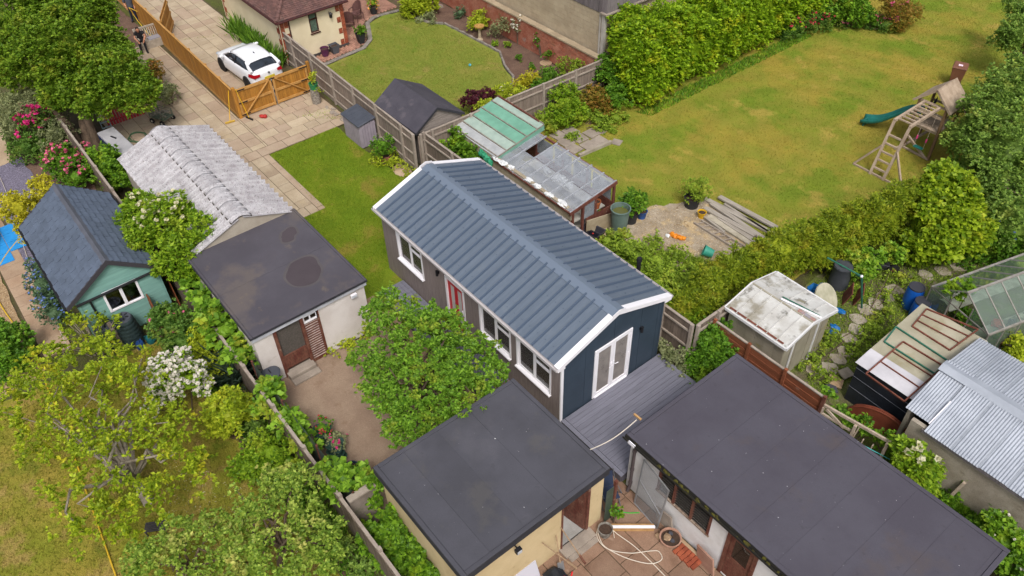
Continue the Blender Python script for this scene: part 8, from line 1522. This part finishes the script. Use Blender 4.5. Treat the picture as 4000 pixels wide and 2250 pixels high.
# ---- shrubs and climbers (name, label, leaf key, leaf length, width, blobs, options)
SH = [
 ('cotoneaster', 'grey-green arching shrub left of the boundary fence at the top left', 'grey', .08, .022, [B(0, 0, 250, 880, 1.2, 1.3), B(0, 0, 190, 760, 1.4, .9), B(0, 0, 420, 1010, .9, .8), B(0, 0, 130, 960, 1.0, .7)], dict(dens=16, twigs=8)),
 ('rose_bush', 'magenta flowering rose spilling over the slate bed', 'rose', .09, .03, [B(0, 0, 200, 1120, .5, .7), B(0, 0, 330, 1090, .6, .6), B(0, 0, 110, 1020, .5, .5), B(0, 0, 270, 900, 1.5, .7)], dict(flower='mag', fn=75, fL=.085, fper=11, fw=.7)),
 ('rose_bush', 'pink flowering bush behind the tiled summerhouse', 'deep', .09, .03, [B(0, 0, 500, 1230, .9, .8), B(0, 0, 590, 1330, .6, .6), B(0, 0, 400, 1210, .8, .4), B(0, 0, 600, 1200, .7, .5)], dict(flower='pink', fn=85, fL=.07, fper=9, fw=.7)),
 ('leafy_shrub', 'light green leafy shrub beside the old garage corner', 'ivy', .13, .05, [B(0, 0, 780, 1210, 1.0, .6), B(0, 0, 860, 1310, .8, .55), B(0, 0, 920, 1390, .6, .35)], {}),
 ('flowering_shrub', 'orange tinted shrub at the bay tree edge by the paving', 'oran', .1, .03, [B(0, 0, 1150, 560, .8, .45), B(0, 0, 1170, 500, 1.0, .3)], dict(flower='orange', fn=20)),
 ('leafy_shrub', 'grey-green shrub behind the garden trolley', 'grey', .1, .03, [B(0, 0, 1260, 700, .6, .5)], {}),
 ('golden_shrub', 'golden yellow shrub at the corner of the blue mat', 'gold', .1, .03, [B(0, 1, 140, 120, 1.5, .55), B(0, 1, 60, 60, 1.5, .3), B(0, 1, 190, 300, .8, .35), B(0, 1, 210, 190, 1.2, .35)], dict(trunk=.03)),
 ('golden_shrub', 'second golden yellow shrub touching the tiled roof corner', 'gold', .1, .03, [B(0, 0, 300, 1400, 1.3, .35), B(0, 0, 370, 1430, 1.2, .35), B(0, 1, 330, 40, 1.3, .35)], {}),
 ('ceanothus', 'blue flowering shrub along the side of the summerhouse', 'blue', .08, .025, [B(0, 1, 290, 560, .5, .4), B(0, 1, 320, 690, .6, .5), B(0, 1, 370, 800, .6, .5), B(0, 1, 410, 910, .5, .45)], dict(flower='blue', fn=120, fL=.05, dens=16)),
 ('twiggy_shrub', 'yellow-green shrub with bare twigs in front of the compost bins', 'quince', .11, .03, [B(0, 1, 650, 1010, 1.1, .6), B(0, 1, 560, 1110, .9, .5), B(0, 1, 790, 1000, 1.2, .4), B(0, 1, 500, 930, 1.2, .3), B(0, 1, 830, 1150, .8, .4)], dict(core=0, dens=4.5, nl=40, bark=m_barkp)),
 ('leafy_shrub', 'mid green bush at the left edge above the gravel', 'deep', .12, .04, [B(0, 1, 50, 1180, .7, .7), B(0, 1, 70, 1310, .5, .5), B(0, 1, 20, 1060, .7, .4)], {}),
 ('rose_bush', 'green rose bush right of the compost bins', 'rose', .1, .034, [B(0, 1, 1300, 980, .9, .65), B(0, 1, 1390, 1110, .7, .6), B(0, 1, 1350, 1240, .4, .5), B(0, 1, 1220, 930, .8, .35)], dict(flower='pink', fn=6, fL=.05)),
 ('sycamore_sapling', 'broad leaved sycamore growth over the fence by the white outbuilding', 'syc', .2, .09, [B(0, 1, 1610, 920, 1.7, .5), B(0, 1, 1700, 1040, 1.5, .5), B(0, 1, 1560, 800, 1.5, .3), B(0, 1, 1810, 1220, 1.4, .42), B(0, 1, 1480, 700, 1.5, .3)], dict(dens=8, twigs=5, per=4, clump=.25)),
 ('sycamore_sapling', 'broad leaved sycamore growth on the yard side of the left fence', 'syc', .19, .085, [B(1, 2, 90, 60, 1.3, .42), B(1, 2, 130, 170, 1.2, .35), B(1, 2, 240, 300, 1.2, .36), B(1, 2, 330, 400, 1.1, .3), B(1, 2, 390, 460, 1.0, .2)], dict(dens=8, twigs=5, per=4, clump=.22)),
 ('sycamore_sapling', 'yellowish sycamore growth above the low concrete wall', 'syc', .18, .085, [B(1, 2, 590, 680, 1.3, .4), B(1, 2, 690, 760, 1.3, .4), B(1, 2, 790, 740, 1.2, .3)], dict(dens=8, twigs=5, per=4, clump=.22)),
 ('yellow_shrub', 'yellow-green shrub left of the boundary fence below the rose bush', 'yel', .09, .03, [B(0, 1, 1560, 1110, .9, .5), B(0, 1, 1540, 1230, .7, .45), B(0, 1, 1640, 1330, .5, .45)], {}),
 ('viburnum', 'white blossoming shrub beside the lichened tree', 'elder', .1, .032, [B(0, 1, 1330, 1350, 1.7, .6), B(0, 1, 1440, 1430, 1.5, .5), B(0, 1, 1240, 1330, 1.6, .4), B(0, 1, 1200, 1400, 1.1, .35), B(0, 2, 1180, 130, 1.1, .3), B(0, 2, 1260, 30, 1.2, .3)], dict(flower='white', fn=750, fL=.06, fper=8, fw=.8)),
 ('yellow_shrub', 'light green bush at the foot of the spiky clump by the fence', 'yel', .12, .036, [B(0, 2, 1720, 220, .9, .6), B(0, 2, 1790, 140, .9, .35), B(0, 2, 1640, 300, .8, .35)], {}),
 ('leafy_shrub', 'spreading green shrub beneath the left fence in the foreground', 'elder', .09, .03, [B(1, 2, 120, 520, .5, .5), B(1, 2, 30, 480, .5, .45), B(1, 2, 250, 590, .4, .4), B(0, 2, 1870, 620, .5, .45), B(1, 2, 60, 620, .4, .5), B(1, 2, 330, 680, .3, .3)], {}),
 ('leafy_shrub', 'dark green undergrowth beside the lower left fence', 'dark', .1, .03, [B(1, 2, 540, 1050, .2, .22), B(1, 2, 690, 1240, .2, .22), B(1, 2, 770, 1400, .2, .25), B(1, 2, 20, 330, .3, .35)], {}),
 ('leafy_shrub', 'lush green growth between the left fence and the cream outbuilding', 'ivy', .13, .055, [B(1, 2, 980, 1090, .7, .45), B(1, 2, 1080, 1200, .6, .45), B(1, 2, 900, 1130, .5, .4), B(1, 2, 1180, 1330, .6, .4), B(1, 2, 1020, 1290, .4, .4), B(1, 2, 1250, 1420, .5, .35)], {}),
 ('ivy', 'ivy climbing the corner of the cream outbuilding', 'ivy', .1, .045, [B(1, 2, 905, 720, 1.5, (.15, .2, .35)), B(1, 2, 890, 840, 1.0, (.15, .22, .5)), B(1, 2, 850, 930, .5, (.15, .2, .4))], dict(core=0, dens=20)),
 ('leafy_shrub', 'tangled shrub at the lawn side of the dividing fence', 'elder', .11, .03, [B(2, 0, 400, 780, .9, .7), B(2, 0, 460, 870, .5, .55), B(2, 0, 350, 870, .6, .5), B(2, 0, 430, 690, 1.3, .4)], {}),
 ('leafy_shrub', 'reddish green shrub between the fence and the laurel hedge', 'oran', .11, .034, [B(2, 0, 620, 740, .6, .55), B(2, 0, 700, 800, .4, .45), B(2, 0, 540, 760, .5, .4)], {}),
 ('leafy_shrub', 'dark leaved climber at the end of the laurel hedge', 'deep', .13, .05, [B(2, 0, 740, 560, 1.2, .6), B(2, 0, 790, 720, .7, .55), B(2, 0, 700, 480, 1.5, .35)], {}),
 ('weed_clump', 'weeds growing along the end of the lean-to greenhouse', 'weed', .1, .028, [B(2, 0, 230, 890, .5, .4), B(2, 0, 290, 960, .3, .35), B(2, 0, 640, 900, .15, (.6, .5, .25)), B(2, 0, 780, 880, .12, (.6, .4, .2)), B(2, 0, 700, 960, .1, (.5, .4, .15)), B(2, 0, 460, 1030, .1, (.3, .25, .15))], {}),
 ('ivy', 'ivy hanging over the netted end of the lean-to greenhouse', 'ivy', .11, .05, [B(1, 0, 1520, 1020, 1.2, .36), B(1, 0, 1580, 1090, 1.1, .4), B(1, 0, 1650, 1150, 1.0, .35), B(1, 0, 1500, 1110, .8, .4), B(1, 0, 1590, 1170, .8, .35)], dict(dens=16)),
 ('weed_clump', 'low weeds behind the fence corner near the cabin end', 'weed', .09, .025, [B(1, 0, 1420, 1090, .4, .4)], {}),
 ('purple_shrub', 'dark purple leaved shrub behind the dividing fence', 'purple', .1, .034, [B(1, 0, 1640, 760, .8, .5), B(1, 0, 1730, 740, .8, .45)], {}),
 ('yellow_shrub', 'lime green sprigs reaching over the dividing fence', 'yel', .1, .03, [B(1, 0, 1740, 790, 1.3, .28), B(1, 0, 1700, 830, 1.3, .22)], dict(core=0)),
 ('yellow_shrub', 'bright green bushes right of the purple shrub', 'yel', .1, .03, [B(1, 0, 1860, 710, .6, .5), B(2, 0, 30, 690, .5, .35)], dict(flower='cream', fn=8)),
 ('yellow_shrub', 'variegated yellow shrub at the near end of the flower bed', 'gold', .09, .028, [B(2, 0, 130, 600, .35, .42), B(2, 0, 60, 630, .3, .3)], {}),
 ('leafy_shrub', 'green perennials at the near end of the flower bed', 'deep', .1, .03, [B(2, 0, 270, 580, .35, .45), B(2, 0, 200, 640, .25, .3)], {}),
 ('leafy_shrub', 'loose green shrub in the far bed corner by the fence', 'weed', .09, .024, [B(2, 0, 420, 490, .6, .5), B(2, 0, 500, 510, .7, .35)], dict(core=0)),
 ('yellow_shrub', 'large yellow-green shrub at the top of the flower bed', 'yel', .15, .045, [B(1, 0, 1200, 30, .6, .8), B(1, 0, 1290, 20, .6, .6), B(1, 0, 1170, 60, .3, .4)], {}),
 ('yellow_shrub', 'yellow-green shrub behind the bird bath', 'yel', .1, .03, [B(1, 0, 1690, 150, .5, .5), B(1, 0, 1640, 190, .4, .35)], {}),
 ('leafy_shrub', 'grey-green low plants in front of the yellow-green shrub', 'grey', .08, .025, [B(1, 0, 1300, 120, .15, .4), B(1, 0, 1250, 150, .1, .25), B(1, 0, 1330, 160, .1, .2)], {}),
 ('leafy_shrub', 'bluish plant in the middle of the flower bed', 'blue', .08, .025, [B(1, 0, 1545, 95, .3, .3)], {}),
 ('leafy_shrub', 'slender young plant right of the bird bath', 'grey', .08, .022, [B(1, 0, 1790, 240, .25, .3), B(1, 0, 1855, 190, .8, .4)], dict(core=0)),
 ('box_ball', 'small round clipped bush right of the bird bath', 'elder', .06, .02, [B(1, 0, 1800, 325, .17, .18)], dict(dens=40, clump=.06)),
 ('box_ball', 'second small round bush at the bed edge', 'elder', .06, .02, [B(1, 0, 1900, 335, .17, .18)], dict(dens=40, clump=.06)),
 ('box_ball', 'small dark bush near the brick wall', 'deep', .06, .02, [B(2, 0, 55, 440, .16, .18)], dict(dens=40, clump=.06)),
 ('box_ball', 'small bush beside the round stepping stone', 'deep', .06, .02, [B(2, 0, 155, 500, .16, .18)], dict(dens=40, clump=.06)),
 ('climbing_rose', 'white climbing rose on the brick wall', 'grey', .08, .025, [B(2, 0, 40, 190, 1.0, (.4, .15, .4))], dict(core=0, flower='white', fn=26, fL=.07, fper=10)),
 ('climbing_rose', 'small dark climber on the brick wall', 'deep', .09, .03, [B(2, 0, 190, 300, .8, (.15, .15, .5)), B(2, 0, 280, 420, .4, .22)], dict(core=0, flower='white', fn=5, fL=.06)),
 ('flowering_shrub', 'red flowering border at the end of the laurel hedge', 'rose', .09, .028, [B(3, 0, 180, 220, .4, .6), B(3, 0, 300, 170, .5, .6), B(3, 0, 130, 260, .3, .4), B(3, 0, 420, 170, .4, .5)], dict(flower='red', fn=70, fL=.07, fper=9)),
 ('leafy_shrub', 'bright green shrub in the far border with white blooms', 'ivy', .14, .05, [B(3, 0, 640, 60, .9, .8), B(3, 0, 480, 110, .6, .55), B(3, 0, 730, 130, .6, .5)], dict(flower='white', fn=6, fL=.12, fper=14)),
 ('flowering_shrub', 'pink flowering plants at the foot of the far border', 'rose', .09, .028, [B(3, 0, 800, 170, .3, .45), B(3, 0, 900, 190, .3, .5), B(3, 0, 560, 170, .25, .35)], dict(flower='pink', fn=40, fL=.08, fper=9)),
 ('orange_shrub', 'orange tinted shrub at the right end of the far border', 'oran', .1, .03, [B(3, 0, 950, 70, .9, .8), B(3, 0, 1060, 90, .8, .6), B(3, 0, 980, 180, .4, .5)], dict(flower='pink', fn=14, fL=.08)),
 ('weed_clump', 'light green weeds behind the far eave of the cabin', 'weed', .11, .03, [B(2, 1, 850, 420, .7, .5), B(2, 1, 720, 370, .6, .35), B(2, 1, 930, 500, .8, .55), B(2, 1, 870, 330, .9, .25), B(2, 1, 1000, 600, .6, .5)], dict(dens=14, core=.5, nl=16)),
 ('weed_clump', 'overgrown weeds below the clipped hedge', 'weed', .1, .026, [B(2, 1, 1100, 520, .45, .5), B(2, 1, 1090, 670, .5, .55), B(2, 1, 1210, 620, .3, .45), B(2, 1, 1170, 760, .4, .45), B(2, 1, 1300, 700, .3, .4), B(2, 1, 1250, 480, .25, .4), B(2, 1, 1380, 600, .2, .35), B(2, 1, 1070, 400, .3, .35)], dict(dens=13, core=.5, nl=16)),
 ('leafy_shrub', 'green bush in the corner behind the right fence', 'elder', .1, .03, [B(2, 1, 1200, 850, .5, .4), B(2, 1, 1340, 920, .5, .4), B(2, 1, 1430, 900, .5, .4), B(2, 1, 1480, 830, .5, .4)], {}),
 ('leafy_shrub', 'lush green bush between the right fence and the long flat roof', 'deep', .13, .03, [B(2, 1, 1490, 1100, 1.1, .45), B(2, 1, 1550, 1200, .9, .5), B(2, 1, 1450, 1220, .7, .45), B(2, 1, 1560, 1030, 1.2, .3), B(2, 1, 1420, 1350, .4, .4), B(2, 1, 1600, 1270, .7, .35)], {}),
 ('leafy_shrub', 'low variegated shrubs at the deck corner by the fence', 'grey', .08, .026, [B(2, 1, 1140, 1190, .5, .25), B(2, 1, 1240, 1250, .45, .35), B(2, 1, 1270, 1330, .3, .3)], {}),
 ('elder', 'young elder with white flowers beside the broken fence', 'elder', .14, .034, [B(3, 2, 1060, 510, 1.3, .35), B(3, 2, 1130, 620, 1.2, .4), B(3, 2, 1200, 600, 1.1, .3), B(3, 2, 1100, 700, .9, .35), B(3, 2, 1200, 700, .8, .3)], dict(flower='cream', fn=7, fL=.11, fper=14)),
 ('bramble', 'flowering bramble at the lower right edge', 'ivy', .13, .055, [B(3, 2, 1680, 1080, .8, .4), B(3, 2, 1790, 1180, .8, .45), B(3, 2, 1880, 1290, .7, .45), B(3, 2, 1560, 1080, .6, .22), B(3, 2, 1900, 1430, .5, .4)], dict(flower='white', fn=26, fL=.05, fper=8)),
 ('ivy', 'ivy covering the ground and wall foot below the corrugated roof', 'ivy', .09, .04, [B(3, 2, 1250, 480, .3, (.5, .3, .3)), B(3, 2, 1450, 620, .4, (.5, .3, .4)), B(3, 2, 1380, 560, .3, (.4, .3, .3)), B(3, 2, 1600, 760, .3, (.5, .3, .4)), B(3, 2, 1750, 900, .3, (.5, .3, .4)), B(3, 2, 1330, 830, .15, (.4, .3, .2)), B(3, 2, 1330, 540, .9, (.4, .15, .4)), B(3, 2, 1520, 680, .9, (.45, .15, .4)), B(3, 2, 1700, 830, .8, (.4, .15, .4))], dict(core=0, dens=17)),
 ('bindweed', 'bindweed climbing the broken picket fence', 'ivy', .1, .045, [B(3, 2, 560, 250, .9, (.3, .15, .3)), B(3, 2, 720, 300, .9, (.35, .15, .3)), B(3, 2, 900, 430, .8, .25), B(3, 2, 430, 80, 1.0, .2)], dict(core=0)),
 ('leafy_shrub', 'pale leaved bush behind the wheelbarrow', 'syc', .13, .05, [B(3, 1, 700, 560, .8, .45), B(3, 1, 770, 500, .8, .35), B(3, 1, 930, 470, .7, .35), B(3, 1, 640, 510, .9, .3)], {}),
 ('vine', 'vine creeping over the end of the old greenhouse', 'ivy', .11, .05, [B(3, 1, 1430, 730, 1.7, .25), B(3, 1, 1490, 710, 1.9, .2), B(3, 1, 1480, 930, .4, .3)], dict(core=0)),
 ('leafy_shrub', 'plants beyond the corrugated roof at the right edge', 'yel', .12, .05, [B(3, 1, 1890, 1180, .6, .4), B(3, 1, 1910, 1270, .5, .35)], {}),
 ('leafy_shrub', 'green undergrowth below the dark tree at the right', 'deep', .1, .03, [B(3, 1, 1650, 420, .4, .6), B(3, 1, 1500, 470, .3, .5), B(3, 1, 1800, 420, .5, .6), B(3, 1, 1700, 300, .8, .7), B(3, 1, 1900, 420, .5, .5)], dict(flower='blue', fn=12, fL=.06)),
 ('potted_shrub', 'leafy green shrub in the hexagonal planter', 'deep', .1, .03, [(-25.85, 13.45, .62, .42, .42, .42)], {}),
 ('potted_plant', 'dark green plant in the black square patio pot', 'deep', .16, .03, [(-35.55, 18.2, .75, .2, .2, .18)], dict(dens=16, core=0)),
 ('potted_flowers', 'orange flowers in the black patio pot', 'elder', .09, .025, [(-38.1, 20.55, .62, .24, .24, .24)], dict(flower='orange', fn=22, fL=.07)),
 ('potted_shrub', 'feathery shrub in the large black pot on the lawn edge', 'weed', .1, .018, [(*P21(1352, 105)[:2], .85, .4, .4, .45), (*P21(1400, 90)[:2], .7, .35, .4, .4)], dict(core=.5)),
 ('potted_shrub', 'young shrub in the tub behind the water butt', 'deep', .11, .036, [(-16.1, 18.3, .85, .4, .4, .35), (-16.3, 18.6, .7, .35, .35, .3)], {}),
 ('trailing_plant', 'green sprigs on the bark planter beside the fence', 'yel', .08, .026, [(-31.7, 13.6, 1.3, .18, .18, .2), (-31.6, 13.55, .6, .15, .15, .15)], dict(core=0, dens=20)),
 ('potted_flowers', 'flowers in the farther tiered planter', 'deep', .07, .028, [(*P12(525, 420)[:2], .55, .28, .28, .2)], dict(flower='red', fn=9, fL=.05)),
 ('potted_flowers', 'flowers in the nearer tiered planter', 'grey', .07, .028, [(*P12(625, 535)[:2], .55, .28, .28, .2), (*P12(590, 450)[:2], .3, .2, .2, .12)], dict(flower='mag', fn=8, fL=.05)),
 ('potted_plant', 'green seedlings in the dark blue tub', 'ivy', .08, .03, [(*P12(725, 680)[:2], .33, .2, .2, .08)], {}),
 ('weed_clump', 'yellowish low plants along the foot of the white outbuilding wall', 'yel', .08, .03, [B(1, 1, 620, 1190, .12, (.2, .5, .14)), B(1, 1, 720, 1130, .12, (.2, .4, .14)), B(1, 1, 790, 1090, .12, (.2, .3, .14))], dict(core=0, dens=16)),
 ('weed_clump', 'yellow-flowered low plants along the silvered fence foot', 'yel', .08, .026, [B(1, 0, 900, 1200, .1, .25), B(1, 0, 950, 1225, .1, .22), B(1, 0, 1070, 1230, .12, (.45, .35, .14)), B(1, 0, 1160, 1290, .12, .2), B(1, 0, 1040, 1160, .15, .2)], dict(core=0, dens=18)),
 ('weed_clump', 'small green plant at the foot of the rusty post', 'ivy', .08, .035, [(-7.4, 8.85, .5, .15, .15, .2)], dict(core=0)),
 ('weed_clump', 'weeds along the path beside the white-roofed shed', 'weed', .09, .026, [B(3, 1, x, y, .15, (.35, .35, .2)) for x, y in ((400, 1180), (470, 1110), (300, 1290), (760, 1070), (880, 930), (700, 760), (950, 820), (1060, 680), (900, 620), (420, 1400), (850, 1010), (700, 1200))], dict(dens=11, core=0, nl=4)),
]
for nm, lab, mk, L_, W_, bl, op in SH:
    L_ *= .86; W_ *= .86; kw = dict(dens=17, clump=.15, twigs=6, per=6, nl=6, shell=(.5, 1.08)); kw.update(op)
    plant(nm, 'tree' if nm == 'elder' else 'plant' if nm in ('weed_clump', 'potted_plant', 'potted_flowers', 'ivy', 'vine', 'bramble', 'bindweed') else 'shrub', lab, mk, L_, W_, bl, part='foliage', seed=len(lab), **kw)
# ---- strap-leaved plants
m_strap = leafmat('strap leaf', '#4a7c2c', '#6f9a3c'); m_flax = leafmat('blue flax leaf', '#3c5450', '#56706a'); m_fan = leafmat('palm leaf', '#6a7a3c', '#8a944c')
for i in range(16): spiky('day_lily', 'plant', 'strap leaved plant in the row along the cream house side wall', (-41.2 + i * .34, 13.78 + U_(-.12, .12), 0), 60, .75, .02, m_strap, .55, .12, 'day lilies along the house wall')
spiky('flax_clump', 'plant', 'dark blue-green spiky clump beside the left fence', B(0, 1, 1780, 1420, 0, 1)[:3], 260, .95, .026, m_flax, 1.0, .12)
spiky('palm', 'plant', 'spiky palm in the far border nearest the hedge', B(3, 0, 250, 80, .5, 1)[:3], 90, .8, .03, m_fan, 1.6, .05); spiky('palm', 'plant', 'second spiky palm in the far border', B(3, 0, 390, 50, .6, 1)[:3], 90, .85, .03, m_fan, 1.6, .05)
# ---- rough growth nobody could count
def rough(label, poly, n, h, mk, w_): o = blades('weeds', label, poly, n, h, LM[mk], wdt=w_); o['category'] = 'weeds'
rough('rough grass and weeds of the allotment', [(-9.6, 18.5), (-7.3, 18.5), (-7.0, 16.2), (-6.2, 16), (-6.2, 21), (-6.8, 22), (-5.6, 26.8), (-9.4, 26.8)], 9000, .09, 'weed', .016)
rough('rough weeds in the overgrown corner behind the cabin', [(-16.3, 15.6), (-14.8, 17.3), (-12.6, 18.8), (-10.6, 17.6), (-10.1, 14.7), (-15.5, 14.7)], 16000, .2, 'weed', .02)
rough('ragged growth along the foot of the far border and hedge', [(-21.5, 24), (-20.8, 24.3), (-20.8, 36), (-21.5, 36)], 4000, .12, 'ivy', .02)
rough('undergrowth along the left fence', [(-22, 2.2), (-8, 2.6), (-8, 3.25), (-22, 3.25)], 7000, .16, 'deep', .025)
rough('scattered weeds below the corrugated roof', [(-4, 15.6), (-.6, 15.6), (-.6, 16.4), (-4, 16.4)], 5000, .16, 'ivy', .025)
# fallen petals under the trees
o = blades('fallen_petals', 'white fallen petals scattered on the worn lawn', [(-17, .6), (-13, 2.6), (-9.5, 2.4), (-11, 1.0), (-14.5, -.8)], 1500, .012, FL['white'], wdt=.03); o['category'] = 'petals'
blades('wood_chips', 'pale wood chips and stones strewn over the dug patch', [(-16.4, 18.4), (-15.4, 20.4), (-13.2, 20.6), (-12.4, 19.2), (-14.8, 17.8)], 2600, .02, mat('wood chip', '#c0a882', '#8f7a5c', island='col', rough=.9, rnd=.25), wdt=.028)['category'] = 'chips'
blades('litter', 'small stones and dry leaves scattered over the earth yard', [(-17.2, 4), (-11.6, 4), (-11.6, 8.5), (-17.2, 8.5)], 700, .012, mat('leaf litter', '#a8947c', '#6a543c', island='col', rough=.9, rnd=.25), wdt=.016)['category'] = 'litter'
for lab, q, n_ in (('weeds in the cracked paving joint before the car', [(-42.6, 10.5), (-42.5, 10.5), (-40.9, 13.6), (-41.0, 13.6)], 500), ('weeds in the paving joints by the fence foot', [(-31.4, 12.2), (-31.3, 12.1), (-29.6, 13.6), (-29.8, 13.8), (-31, 13.6)], 260)): rough(lab, q, n_, .07, 'weed', .02)
